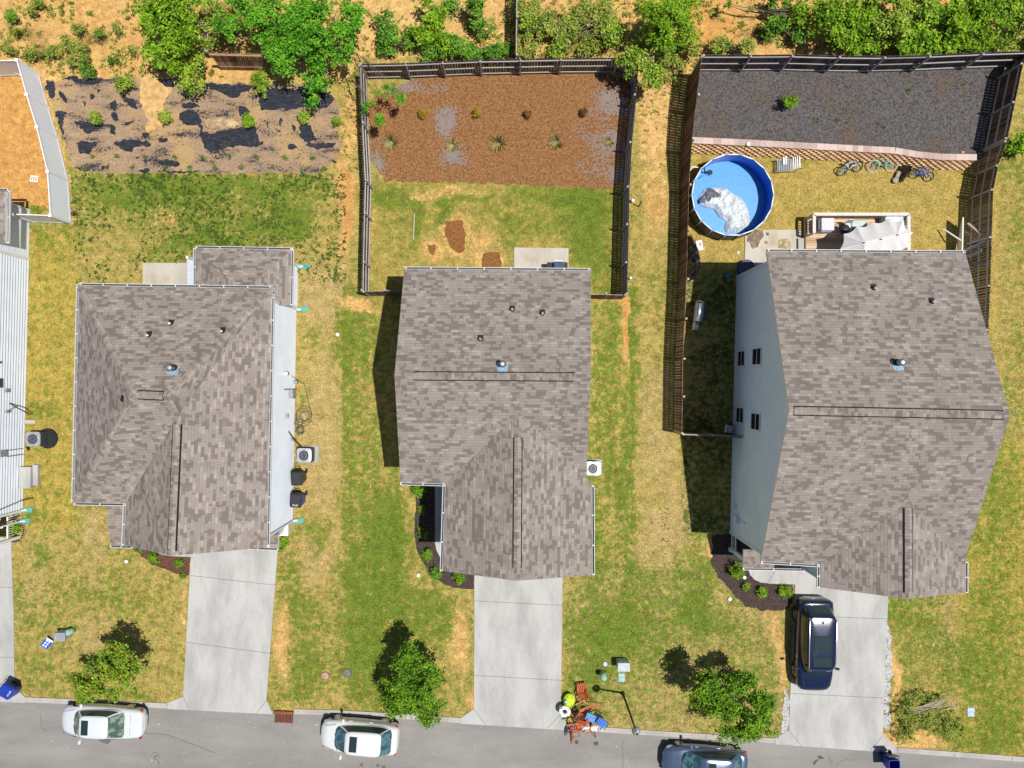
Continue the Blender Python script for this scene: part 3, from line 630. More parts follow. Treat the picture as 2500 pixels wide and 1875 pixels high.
k1, k2 = masks(bx_, by_)
ok = lawn_ok(bx_, by_) & (rng.random(NB) > np.clip(k1[:, 1] * 1.5 - .25, 0, .97))
bx_, by_, k1, k2 = bx_[ok], by_[ok], k1[ok], k2[ok]; n = len(bx_)
X = (bx_ - 1250) * K; Y = (937.5 - by_) * K; th = rng.uniform(0, 2 * np.pi, n); ln = rng.uniform(.05, .12, n); w = rng.uniform(.012, .028, n); h = rng.uniform(.015, .05, n)
V = np.zeros((n, 3, 3)); V[:, 0, 0] = X - np.sin(th) * w; V[:, 0, 1] = Y + np.cos(th) * w; V[:, 1, 0] = X + np.sin(th) * w; V[:, 1, 1] = Y - np.cos(th) * w
V[:, 2, 0] = X + np.cos(th) * ln; V[:, 2, 1] = Y + np.sin(th) * ln; V[:, 2, 2] = h; V[:, :2, 2] = .002
k1[:, 0] += rng.normal(0, .12, n)
tag(quads_object('lawn_grass', V, M['lawn'], attr={'mask': k1, 'mask2': k2}), kind='stuff', label='short dry and green grass blades of the lawns', cat='grass')
# dark weed tufts in the lawn
def tufts(name, pts, mat_, size, label, nb=9, cat='weeds', lift=.03):
    pts = np.array(pts); N = len(pts); m = N * nb
    X = np.repeat(pts[:, 0], nb); Y = np.repeat(pts[:, 1], nb); s = np.repeat(pts[:, 2], nb) * size
    th = rng.uniform(0, 2 * np.pi, m); rr = s * rng.uniform(.1, 1, m); cx = X + np.cos(th) * rr * .6; cy = Y + np.sin(th) * rr * .6
    L = s * rng.uniform(.35, .7, m); w = L * .45; z = lift + rng.uniform(0, .08, m)
    V = np.zeros((m, 4, 3)); c, sn = np.cos(th + rng.normal(0, .8, m)), np.sin(th + rng.normal(0, .8, m))
    for k, (u, v) in enumerate(((-.5, 0), (0, -.5), (.5, 0), (0, .5))):
        V[:, k, 0] = cx + c * u * L - sn * v * w; V[:, k, 1] = cy + sn * u * L + c * v * w; V[:, k, 2] = z + (u + .5) * .06 * rng.random(m)
    return tag(quads_object(name, V, mat_), label, cat, kind='stuff')
pts = []
while len(pts) < 1300:
    x, y = random.uniform(175, 845), random.uniform(425, 690)
    if random.random() < float(fbm(np.array([x]), np.array([y]), 80, 91)[0]) * 1.4 - .30 - .3 * (x < 350 and y > 560) and not (470 < x < 720 and y > 605) and not (340 < x < 480 and y > 640):
        p = P(x, y); pts.append((p.x, p.y, random.uniform(.5, 1.5)))
tufts('weed_tufts', pts, M['weed'], .15, 'dark green broadleaf weed tufts dotted over the left back lawn', nb=8)
pts = []
while len(pts) < 900:
    x, y = random.uniform(0, 2500), random.uniform(1240, 1800)
    ok_ = bool(lawn_ok(np.array([x]), np.array([y]))[0])
    if ok_ and random.random() < .25 + .75 * (1400 < x): 
        p = P(x, y); pts.append((p.x, p.y, random.uniform(.4, 1.2)))
tufts('clover_tufts', pts, M['leaf_mid'], .10, 'small green clover tufts scattered over the front lawns', nb=7)
# ------------------------------------------------------------------ houses
def roof_uv(pts):
    n = Vector((0, 0, 0))
    for i in range(len(pts)):
        a, b = pts[i], pts[(i + 1) % len(pts)]; n += a.cross(b)
    n.normalize()
    if n.z < 0: n = -n
    h = Vector((0, 0, 1)).cross(n)
    if h.length < 1e-3: h = Vector((1, 0, 0))
    h.normalize(); s = n.cross(h)
    return [(p.dot(h) + 50, p.dot(s) + 50) for p in pts], n
ROOFS = {}
def roof(name, faces, parent, m='shingle', th=0.16, key=None):
    mb = MB(); edges = {}; tris = []
    F = [[P(*q) if not isinstance(q, Vector) else q for q in f] for f in faces]
    for f in F:
        A = sum(f[i].x * f[(i + 1) % len(f)].y - f[(i + 1) % len(f)].x * f[i].y for i in range(len(f)))
        if A < 0: f.reverse()
        uv, n = roof_uv(f); mb.face(f, 0, uv)
        mb.face([Vector((p.x, p.y, p.z - th)) for p in reversed(f)], 1)
        for i in range(1, len(f) - 1): tris.append((f[0], f[i], f[i + 1]))
        for i in range(len(f)):
            a, b = f[i], f[(i + 1) % len(f)]; ka = (round(a.x, 2), round(a.y, 2), round(a.z, 2)); kb = (round(b.x, 2), round(b.y, 2), round(b.z, 2))
            edges.setdefault(tuple(sorted((ka, kb))), []).append((a, b))
    for k, L in edges.items():
        if len(L) == 1:
            a, b = L[0]; d = Vector((0, 0, th))
            mb.face([a - d, b - d, b, a], 1)
    if key: ROOFS.setdefault(key, []).extend(tris)
    return mb.build(name, [M[m], M['white']], parent)
def hit(key, x, y):
    o = Vector((0, 0, CH)); d = (P(x, y, 0) - o); best = None
    for a, b, c in ROOFS[key]:
        n = (b - a).cross(c - a)
        if abs(n.dot(d)) < 1e-9: continue
        t = n.dot(a - o) / n.dot(d); p = o + d * t
        ins = all(((v - u).cross(p - u)).dot(n) * (1 if n.z > 0 else 1) >= -1e-6 * n.length for u, v in ((a, b), (b, c), (c, a)))
        if ins and (best is None or t < best[0]): best = (t, p, n.normalized() if n.z > 0 else -n.normalized())
    if best is None: raise Exception('miss %s %s %s' % (key, x, y))
    return best[1], best[2]
def gutter(parent, a, b, z, out, hang=0.6):
    """a,b px at height z; out = outward unit (x,y)"""
    A, B_ = P(*a, z), P(*b, z); o = Vector((out[0], out[1], 0)); dz = Vector((0, 0, 1)); mb = MB(); w = .11
    A = A - dz * .03; B_ = B_ - dz * .03
    mb.beam(A + o * w, B_ + o * w, .026, .11, 0)            # front lip
    mb.beam(A + o * (w / 2) - dz * .075, B_ + o * (w / 2) - dz * .075, w, .015, 1)
    mb.beam(A + o * .006, B_ + o * .006, .012, .09, 0)
    L = (B_ - A).length; n = max(2, int(L / 1.15)); d = (B_ - A).normalized()
    for k in range(n + 1):
        c = A + d * (L * min(max(k / n, .01), .99)); mb.beam(c + dz * .035, c + o * w + dz * .035, .05, .012, 0)
    for e in (A, B_): mb.beam(e + o * .0, e + o * (w + .015), .015, .10, 0)
    return mb.build('gutter', [M['gutter'], M['darkgrey']], parent)
def downspout(parent, base, top, zt, splash=None, m='white'):
    """base px at ground, top px at zt"""
    b = P(*base, .12); t = P(*top, zt); mb = MB(); k = Vector((b.x, b.y, zt - .55))
    mb.beam((b.x, b.y, .12), k, .08, .06); mb.beam(k, t, .08, .06)
    if splash: mb.beam((b.x, b.y, .14), (b.x + splash * .22, b.y + .01, .08), .08, .07)
    return mb.build('downspout', M[m], parent)
def lap(mb, a, b, z0, ze, peak=None, step=.18, out=.02, m=0):
    """lap siding wall from a to b (outside on the right hand of a->b), gable peak=(t, z)"""
    a = Vector((a[0], a[1], 0)); b = Vector((b[0], b[1], 0)); d = b - a; L = d.length; d.normalize(); n = Vector((d.y, -d.x, 0))
    def rng_(z):
        if peak is None or z <= ze: return 0.0, 1.0
        f = (z - ze) / (peak[1] - ze); return peak[0] * f, 1 - (1 - peak[0]) * f
    zt = peak[1] if peak else ze; z = z0
    while z < zt - 1e-4:
        z2 = min(z + step, zt); (l0, r0), (l1, r1) = rng_(z), rng_(z2)
        p = [a + d * L * l0 + n * out + Vector((0, 0, z)), a + d * L * r0 + n * out + Vector((0, 0, z)), a + d * L * r1 + Vector((0, 0, z2)), a + d * L * l1 + Vector((0, 0, z2))]
        mb.face(p, m)
        q = [a + d * L * l0 + Vector((0, 0, z)), a + d * L * r0 + Vector((0, 0, z)), p[1], p[0]]
        mb.face(q, m); z = z2
def walls(parent, poly, ze, m, gables={}, z0=0.0, name='wall', step=.18, heights={}, out=.02):
    """poly counter-clockwise world xy"""
    mb = MB()
    for k in range(len(poly)):
        lap(mb, poly[k], poly[(k + 1) % len(poly)], z0 + .02, heights.get(k, ze), gables.get(k), step, out)
    for k, p in enumerate(poly):     # corner boards
        z = min(heights.get(k, ze), heights.get(k - 1 if k else len(poly) - 1, ze))
        mb.box((p[0], p[1], z / 2 + .01), (.12, .12, z), 0, 1)
    mb.prism(poly, -.05, .03, 1)
    return mb.build(name, [m, M['white']], parent)
def window(parent, c, w, h, face, sill=True, split='h'):
    """c=(x,y,z) centre on the wall, face = outward angle"""
    ca, sa = math.cos(face), math.sin(face); o = Vector((ca, sa, 0)); r = Vector((-sa, ca, 0)); c = Vector(c); fr = MB(); pn = MB()
    up = Vector((0, 0, 1)); q = .055
    for s in (-1, 1): fr.beam(c + r * s * (w / 2 + q / 2) - up * (h / 2 + q) + o * .03, c + r * s * (w / 2 + q / 2) + up * (h / 2 + q) + o * .03, q, .07, up=o)
    for s in (-1, 1): fr.beam(c + up * s * (h / 2 + q / 2) - r * w / 2 + o * .03, c + up * s * (h / 2 + q / 2) + r * w / 2 + o * .03, .07, q)
    fr.beam(c - r * w / 2 + o * .028, c + r * w / 2 + o * .04, .035, .04)
    f = fr.build('window', M['white'], parent)
    for s in (-1, 1):
        pn.face([c + o * .035 + r * a * w / 2 + up * (s * h / 4 + b * h / 4) for a, b in ((-1, -1), (1, -1), (1, 1), (-1, 1))] if True else None)
    pn.build('pane', M['pane'], f)
    return f
def garage_door(parent, c, w, h):
    mb = MB(); c = Vector(c)
    for k in range(4):
        z = c.z - h / 2 + (k + .5) * h / 4
        mb.box((c.x, c.y - .03, z), (w, .05, h / 4 - .02), 0)
        for q in range(4): mb.box((c.x + (q - 1.5) * w / 4, c.y - .06, z), (w / 4 - .15, .03, h / 4 - .16), 0)
    mb.build('garage_door', M['white'], parent)
def pipe_vent(parent, key, x, y, h=.32, r=.05, boot=True, top='white'):
    p, n = hit(key, x, y); mb = MB()
    mb.cyl(p - Vector((0, 0, .05)), r, h + .05, 12, 0)
    mb.cyl(p + Vector((0, 0, h)), r * .75, .004, 12, 1)
    if boot: mb.cyl(p - n * .01, .12, .09, 14, 1, r2=r * 1.4, axis=n); mb.beam(p + n * .012 - Vector((0, .16, 0)) * 0, p + n * .012 + Vector((.001, .2, n.y / -max(n.z, .1) * .2)), .26, .01, 1, up=n)
    return mb.build('plumbing_vent', [M[top], M['black']], parent)
def flue(parent, key, x, y, lean=(0, 0)):
    p, n = hit(key, x, y); mb = MB()
    h = Vector((0, 0, 1)).cross(n); h = h.normalized() if h.length > .01 else Vector((1, 0, 0)); s = n.cross(h)
    c = p + s * .16 + n * .012
    mb.face([c + h * a * .27 + s * b * .24 for a, b in ((-1, -1), (1, -1), (.8, 1), (-.9, .9))], 2)
    mb.cyl(p - n * .01, .19, .12, 16, 1, r2=.13, axis=n)
    mb.cyl(p, .10, .42, 16, 0); mb.cyl(p + Vector((0, 0, .44)), .17, .07, 16, 0, r2=.05); mb.cyl(p + Vector((0, 0, .36)), .15, .04, 16, 1)
    return mb.build('flue_vent', [M['steel'], M['black'], M['flash']], parent)
def ridge_vent(parent, key, a, b, m='shingle', half=.17, ends=True):
    """a,b px of the two ends on the ridge line"""
    pa, _ = hit(key, *a); pb, _ = hit(key, *b)
    d = (pb - pa).normalized(); r = Vector((d.y, -d.x, 0)).normalized(); mb = MB(); up = Vector((0, 0, 1)); sl_ = .40
    def prof(c, hw, z): return [c - r * hw + up * (z - sl_ * hw), c + up * z, c + r * hw + up * (z - sl_ * hw)]
    base0, base1 = prof(pa, half + .05, .035), prof(pb, half + .05, .035)
    lo0, lo1 = prof(pa, half + .05, -.03), prof(pb, half + .05, -.03)
    top0, top1 = prof(pa - d * 0, half, .052), prof(pb, half, .052)
    for k in (0, 1):
        f = [base0[k], base1[k], base1[k + 1], base0[k + 1]]; mb.face(f, 1)
        f = [top0[k], top1[k], top1[k + 1], top0[k + 1]]; L = (pb - pa).length; w = .2
        mb.face(f, 0, [(50.0 + k * w, 50.0), (50.0 + k * w, 50 + L), (50.0 + (k + 1) * w, 50 + L), (50.0 + (k + 1) * w, 50.0)])
    mb.face([lo0[0], lo1[0], base1[0], base0[0]], 1); mb.face([lo0[2], lo1[2], base1[2], base0[2]], 1)
    mb.face([lo0[0], base0[0], base0[1], base0[2], lo0[2]], 1); mb.face([lo1[0], base1[0], base1[1], base1[2], lo1[2]], 1)
    return mb.build('ridge_vent', [M[m], M['dark']], parent)
def hip_cap(parent, a, b, m='shingle', half=.15):
    a, b = P(*a), P(*b); d = (b - a); L = d.length; d.normalize(); r = Vector((d.y, -d.x, 0)).normalized(); mb = MB(); n = max(1, int(L / .2)); up = Vector((0, 0, 1))
    for k in range(n):
        c0 = a + d * (L * k / n) + up * .035; c1 = a + d * (L * (k + 1) / n) + up * .018; t = random.random() * 30
        for s in (-1, 1):
            f = [c0, c1, c1 + r * s * half - up * half * .34, c0 + r * s * half - up * half * .34]
            mb.face(f, 0, [(t, 50.02 + k * .148), (t, 50.12 + k * .148), (t + .15, 50.12 + k * .148), (t + .15, 50.02 + k * .148)])
        mb.face([c0, c0 + r * half - up * half * .34, c0 + r * half - up * (half * .34 + .02), c0 - up * .02, c0 - r * half - up * (half * .34 + .02), c0 - r * half - up * half * .34], 0, [(t, 50.01)] * 6)
    return mb.build('hip_cap', M[m], parent)

M['gutter'] = mat('gutter_white', (0.60, 0.61, 0.61), 0.5, var=0.06)
# ---- house 2 (centre)
h2 = empty('gable_house', P(1215, 940), 0, 'middle house with grey gable roof and black mulch bed on its west side', 'house')
def att(o, p): # parent keeping world place (parents are only translated)
    o.parent = p; o.matrix_parent_inverse = Matrix.Translation(-p.location); return o
class Par:
    """parent wrapper so that builders can use world coordinates"""
_old_build = MB.build
def _build(s, name, mats, parent=None, smooth=None, bevel=0):
    o = _old_build(s, name, mats, None, smooth, bevel)
    if parent is not None:
        o.parent = parent
        pw = Matrix.Identity(4); q = parent
        chain = []
        while q is not None: chain.append(q); q = q.parent
        for q in reversed(chain): pw = pw @ q.matrix_parent_inverse @ Matrix.LocRotScale(q.location, q.rotation_euler, q.scale)
        o.matrix_parent_inverse = pw.inverted()
    return o
WORLD = True
def build_switch(s, name, mats, parent=None, smooth=None, bevel=0):
    return (_build if WORLD else _old_build)(s, name, mats, parent, smooth, bevel)
MB.build = build_switch

e, w_, r_ = 5.1, 6.6, 7.3
NW, NE, RW, RE = (987, 657, e), (1442, 661, e), (963, 917, r_), (1442, 921, r_)
SW, IC, SEm = (978, 1178, e), (1087, 1181, e), (1431, 1180, e); WR = (1267, 1006, w_); WSW, AP, SE, EN = (1080, 1394, e), (1261, 1418, w_), (1445, 1404, e), (1443.5, 1179, e + .01)
roof('roof', [[NW, NE, RE, RW], [RW, (1267, 919.5, r_), WR, IC, SW], [(1267, 919.5, r_), RE, SEm, WR], [IC, WR, AP, WSW], [WR, EN, SE, AP]], h2, key='h2')
walls(h2, [(-5.1, 5.3), (-5.15, -4.5), (-3.05, -4.5), (-3.1, -8.9), (3.6, -8.9), (3.6, -4.7), (3.35, -4.7), (3.45, 5.3)], e - .2, M['siding_grey'],
      {0: (.5, r_ - .35), 3: (.5, w_ - .3), 6: (.5, r_ - .35)})
gutter(h2, (987, 657), (1442, 661), e, (0, 1)); gutter(h2, (978, 1178), (1087, 1181), e, (0, -1)); gutter(h2, (1087, 1181), (1080, 1394), e, (-1, 0)); gutter(h2, (1445, 1185), (1446, 1404), e, (1, 0))
for q in ((1250.5, 756), (1324, 766), (1173, 828)): pipe_vent(h2, 'h2', *q)
flue(h2, 'h2', 1227, 889)
ridge_vent(h2, 'h2', (1009, 917.6), (1402, 920.3)); ridge_vent(h2, 'h2', (1264.8, 1068), (1262.5, 1388))
garage_door(h2, ((1266 - 1250) * K * 1.0, -8.93, 1.15), 4.6, 2.1)
window(h2, (3.62, -6.5, 3.6), 1.0, 1.2, 0); window(h2, (-3.12, -6.5, 1.5), .9, 1.4, math.pi)
mb = MB()   # meters and pipes on the east wall of the wing
mb.box((3.74, -5.95, 1.5), (.2, .35, .5)); mb.box((3.72, -6.6, 1.3), (.14, .22, .35)); mb.beam((3.7, -5.95, .1), (3.7, -5.95, 3.2), .05, .05)
mb.build('electric_meter', M['grey'], h2)
mb = MB(); mb.beam((3.78, -4.9, 1.2), (3.78, -5.8, .5), .05, .05); mb.build('conduit', M['white'], h2); mb = MB(); mb.beam((3.74, -8.2, .3), (3.74, -7.0, 1.0), .06, .06); mb.build('conduit', M['white'], h2)

# ---- house 1 (left)
h1 = empty('hip_house', P(430, 960), 0, 'left house with hipped grey shingle roof, pale vinyl east wall and small rear extension', 'house')
e, r_, w_ = 5.0, 7.8, 7.0
NW, NE, SW, IC, WSW, AP, SE = (193, 697, e), (664, 704, e), (181, 1227, e), (307, 1229, e), (303, 1331, e), (417, 1357, w_), (652, 1337, e)
R1, R2, R3 = (326, 963, r_), (409, 967, r_), (433, 1016, w_ + .12)
roof('roof', [[NW, NE, R2, R1], [NW, R1, SW], [SW, R1, R2, R3], [SW, R3, IC], [NE, R3, R2], [NE, SE, AP, R3], [IC, R3, AP, WSW]], h1, 'shingle_warm', key='h1')
ze = [(478, 606, 2.8), (712, 610, 2.8), (709, 745, 2.8), (592, 712, 4.0), (478, 712, 2.8), (592, 745, 4.0)]
roof('extension_roof', [[ze[0], ze[1], ze[3]], [ze[1], ze[2], ze[5], ze[3]], [ze[0], ze[3], ze[5], (478, 745, 2.8)]], h1, 'shingle_warm')
walls(h1, [(-21.05, 4.25), (-21.25, -5.5), (-18.8, -5.5), (-18.85, -7.72), (-12.37, -7.72), (-12.16, 4.2)], e - .2, M['siding_white'], {3: (.5, w_ - .35)}, step=.115)
walls(h1, [(-12.07, 6.66), (-17.1, 6.66), (-17.1, 4.3), (-12.1, 4.3)], 2.65, M['siding_white'], name='extension_wall', step=.115)
gutter(h1, (193, 697), (664, 704), e, (0, 1)); gutter(h1, (181, 1227), (193, 697), e, (-1, 0), .8); gutter(h1, (181, 1227), (307, 1229), e, (0, -1)); gutter(h1, (303, 1331), (307, 1229), e, (-1, 0)); gutter(h1, (664, 720), (652, 1337), e, (1, 0))
gutter(h1, (478, 606), (712, 610), 2.8, (0, 1)); gutter(h1, (712, 610), (709, 745), 2.8, (1, 0)); gutter(h1, (478, 697), (478, 606), 2.8, (-1, 0))
for q in ((363, 819), (417, 790), (543, 809)): pipe_vent(h1, 'h1', *q, r=.055)
p_ = flue(h1, 'h1', 424, 898); pipe_vent(h1, 'h1', 299, 976, h=.12, top='black')
ridge_vent(h1, 'h1', (334, 963.5), (397, 966.5), 'shingle_warm'); ridge_vent(h1, 'h1', (431.7, 1036), (418, 1345), 'shingle_warm')
hip_cap(h1, NW, R1, 'shingle_warm'); hip_cap(h1, NE, R2, 'shingle_warm'); hip_cap(h1, SW, R1, 'shingle_warm'); hip_cap(h1, R3, R2, 'shingle_warm')
roof('porch_roof', [[(255, 1200, 3.25), (320, 1200, 3.25), (320, 1331, 2.75), (270, 1331, 2.75)]], h1, 'shingle_warm')
gutter(h1, (270, 1331), (322, 1333), 2.75, (0, -1))
roof('porch_roof', [[(612, 1310, 3.1), (680, 1306, 3.1), (679, 1338, 2.75), (612, 1336, 2.75)]], h1, 'shingle_warm')
gutter(h1, (580, 1335), (679, 1338), 2.75, (0, -1))
for x in (-18.6, -20.2): mb = MB(); mb.box((x, -8.35, 1.35), (.14, .14, 2.7)); mb.build('porch_post', M['white'], h1)
mb = MB(); mb.box((-12.55, -8.0, .55), (.5, .5, 1.1)); mb.box((-12.55, -8.0, 1.13), (.6, .6, .08), m=1); mb.box((-12.55, -8.0, 1.9), (.2, .2, 1.6), m=1); mb.build('stone_pier', [M['stucco'], M['white']], h1)
garage_door(h1, (-15.3, -7.76, 1.1), 4.6, 2.1)
downspout(h1, (729, 651), (714, 606), 2.75, 1); downspout(h1, (724, 756), (712, 744), 2.7, 1); downspout(h1, (716, 1271), (655, 1334), 4.95, 1)
mb = MB(); mb.box((-12.05, -.55, 1.0), (.22, .5, .6)); mb.box((-12.0, .1, .55), (.16, .16, .3)); mb.beam((-12.1, -.3, .1), (-12.1, -.3, 2.3), .05, .05); mb.build('electric_meter', M['grey'], h1)
mb = MB(); mb.beam((-12.1, .55, 2.45), (-11.9, .55, 2.5), .1, .1); mb.cyl((-11.95, .56, 2.2), .09, .35, 12); mb.cyl((-11.95, .56, 2.16), .095, .05, 12, 1); mb.build('wall_lamp', [M['white'], M['black']], h1)
mb = MB(); mb.box((-12.15, -3.1, .75), (.12, .16, .12)); mb.build('wall_outlet', M['grey'], h1); mb = MB(); mb.box((-12.15, -1.75, 1.6), (.16, .2, .12)); mb.build('wall_outlet', M['grey'], h1)
# ---- house 3 (right)
h3 = empty('blue_house', P(2000, 1000), 0, 'right two storey house with light blue west wall, four windows and rear deck', 'house')
e, r_, w_ = 5.7, 8.8, 7.14
NW, NE, RW, RE, SW, IC, SEm = (1872, 614, e), (2357, 618, e), (1927, 1002, r_), (2466, 1013.5, r_), (1858, 1370, e), (2001, 1378, e), (2350, 1384, e)
WR, WSW, AP, SE, EN = (2220, 1222, w_), (2001, 1434, e), (2219, 1462.5, w_), (2357, 1446, e), (2356, 1375, e)
mr = (2220, 1008.3, r_)
roof('roof', [[NW, NE, RE, RW], [RW, mr, WR, IC, SW], [mr, RE, SEm, WR], [IC, WR, AP, WSW], [WR, EN, SE, AP]], h3, key='h3')
WN, WS = (12.66, 5.99), (12.3, -8.34)
walls(h3, [WN, WS, (15.2, -8.4), (15.2, -9.6), (21.6, -9.7), (21.6, -8.5), (21.5, 6.1)], e - .2, M['siding_blue'], {0: (.5, r_ - .32), 3: (.5, w_ - .3), 5: (.5, r_ - .32)}, step=.18)
gutter(h3, (1872, 614), (2357, 618), e, (0, 1)); gutter(h3, (1858, 1370), (2001, 1378), e, (0, -1)); gutter(h3, (2001, 1379), (2001, 1434), e, (-1, 0)); gutter(h3, (2357, 1372), (2357, 1447), e, (1, 0))
pipe_vent(h3, 'h3', 2133, 704, r=.05); pipe_vent(h3, 'h3', 2275, 737); flue(h3, 'h3', 2190, 885)
ridge_vent(h3, 'h3', (1939, 1002.8), (2452, 1013)); ridge_vent(h3, 'h3', (2218.5, 1240), (2219, 1448))
def westwin(x0, x1, y0, y1):
    yc = (y0 + y1) / 2; X = 12.5
    for _ in range(4):
        z0 = CH - X * FPX / (x0 - 1250); z1 = CH - X * FPX / (x1 - 1250); zc = (z0 + z1) / 2; Yc = (937.5 - yc) * (CH - zc) / FPX
        X = WN[0] + (WS[0] - WN[0]) * (WN[1] - Yc) / (WN[1] - WS[1])
    window(h3, (X - .005, Yc, zc), (y1 - y0) * (CH - zc) / FPX - .06, abs(z1 - z0) - .04, math.pi - .025)
for q in ((1803.5, 1820, 857, 894), (1839.5, 1860, 850, 891), (1799.5, 1817, 995, 1032), (1836, 1857, 1009, 1050)): westwin(*q)
downspout(h3, (1797, 676), (1872, 617), 5.65, m='siding_blue'); downspout(h3, (1783, 1299), (1862, 1372), 5.6, m='siding_blue')
# front porch
roof('porch_roof', [[(1816, 1342, 3.15), (1975, 1345, 3.15), (1964, 1389, 2.75), (1814, 1386, 2.75)]], h3)
gutter(h3, (1814, 1386), (1964, 1389), 2.75, (0, -1))
for x, y in ((12.32, -9.3), (14.9, -9.4)):
    mb = MB(); mb.box((x, y, 1.3), (.16, .16, 2.6)); mb.box((x, y, .12), (.24, .24, .24)); mb.box((x, y, 2.5), (.24, .24, .12)); mb.build('porch_post', M['siding_blue'], h3)
mb = MB(); mb.box((13.6, -8.45, 1.1), (.95, .08, 2.1)); mb.build('front_door', M['darkgrey'], h3)
mb = MB(); mb.beam((12.32, -8.4, .9), (12.32, -9.2, .9), .05, .06); mb.beam((12.32, -8.4, .2), (12.32, -9.2, .2), .05, .05)
for k in range(7): mb.beam((12.32, -8.45 - k * .11, .2), (12.32, -8.45 - k * .11, .9), .025, .025)
mb.build('porch_railing', M['white'], h3)
garage_door(h3, (18.3, -9.68, 1.15), 4.7, 2.1)
mb = MB(); mb.box((12.22, -7.35, 1.35), (.25, .35, .5)); mb.box((12.25, -6.7, 1.0), (.2, .2, .3)); mb.beam((12.25, -7.35, .1), (12.25, -7.35, 2.6), .05, .05); mb.build('electric_meter', M['siding_blue'], h3)
# ---- house 0 (far left edge)
h0 = empty('white_house', (-30, 1, 0), 0, 'white slat sided house cut off at the left edge with a concrete side step', 'house')
WNE, WSE = (-27.19, 9.77), (-27.62, -7.14)
walls(h0, [(-36.2, 7.0), (-36.2, -7.1), WSE, (-27.26, 7.0)], 4.8, M['siding_white'], {1: (.5, 6.8), 3: (.5, 6.8)}, step=.21, out=.05)
walls(h0, [(-34, 9.77), (-34, 7.05), (-27.25, 7.05), WNE], 2.6, M['siding_white'], name='extension_wall')
ex = Vector
roof('roof', [[ex((-26.9, 7.4, 5)), ex((-31.9, 7.4, 7.1)), ex((-31.9, -7.5, 7.1)), ex((-27.25, -7.5, 5))], [ex((-31.9, 7.4, 7.1)), ex((-36.6, 7.4, 5)), ex((-36.6, -7.5, 5)), ex((-31.9, -7.5, 7.1))]], h0, 'shingle_warm')
roof('extension_roof', [[ex((-26.6, 10.1, 2.75)), ex((-26.6, 7.4, 2.75)), ex((-29.6, 7.4, 3.9)), ex((-29.6, 8.2, 3.9))], [ex((-26.6, 10.1, 2.75)), ex((-29.6, 8.2, 3.9)), ex((-34.2, 8.2, 3.9)), ex((-34.2, 10.1, 2.75))]], h0, 'shingle_warm')
gutter(h0, (20, 466), (17, 594), 2.7, (1, 0)); gutter(h0, (-120, 465), (20, 466), 2.7, (0, 1))
downspout(h0, (54, 1246), (0, 1268), 4.9, 1); downspout(h0, (50, 1273), (5, 1288), 2.6, 1)
mb = MB(); mb.box((-30.5, -8.1, 2.62), (6.0, 1.3, .16), m=0); mb.box((-27.7, -8.6, 1.3), (.16, .16, 2.6)); mb.beam((-27.75, -7.3, .95), (-27.75, -8.5, .95), .06, .07)
for k in range(9): mb.beam((-27.75, -7.35 - k * .13, .1), (-27.75, -7.35 - k * .13, .95), .03, .03)
mb.build('porch_railing', M['white'], h0)
mb = MB(); mb.box((-27.42, .05, 2.05), (.14, .5, .35)); mb.build('meter_box', M['darkgrey'], h0); mb = MB(); mb.box((-27.4, -.35, 1.5), (.12, .2, .25), m=0); mb.build('meter_box', M['grey'], h0)
mb = MB(); mb.box((-27.5, -3.75, 1.75), (.2, .35, .45)); mb.beam((-27.5, -3.62, 1.5), (-27.5, -3.62, .1), .05, .05); mb.beam((-27.5, -3.95, 1.4), (-27.5, -3.95, .1), .06, .06); mb.build('electric_meter', M['grey'], h0)
mb = MB(); mb.box((-27.4, -1.5, 1.5), (.14, .16, .2)); mb.beam((-27.4, -1.45, 1.4), (-27.25, -1.2, 1.0), .04, .04); mb.build('outside_tap', M['grey'], h0); mb = MB(); mb.box((-27.4, 1.15, 2.2), (.25, .12, .12)); mb.build('wall_vent', M['black'], h0)
st = MB(); a = P(57, 1138); b = P(86, 1190); st.box(((a.x + b.x) / 2, (a.y + b.y) / 2, .2), (b.x - a.x, a.y - b.y, .4)); a2 = P(84, 1134); b2 = P(97, 1184); st.box(((a2.x + b2.x) / 2 + .02, (a2.y + b2.y) / 2, .1), (b2.x - a2.x, a2.y - b2.y, .2))
tag(st.build('concrete_step', M['concrete'], None, bevel=.01), 'two level pale concrete side step against the white slat wall', 'steps')
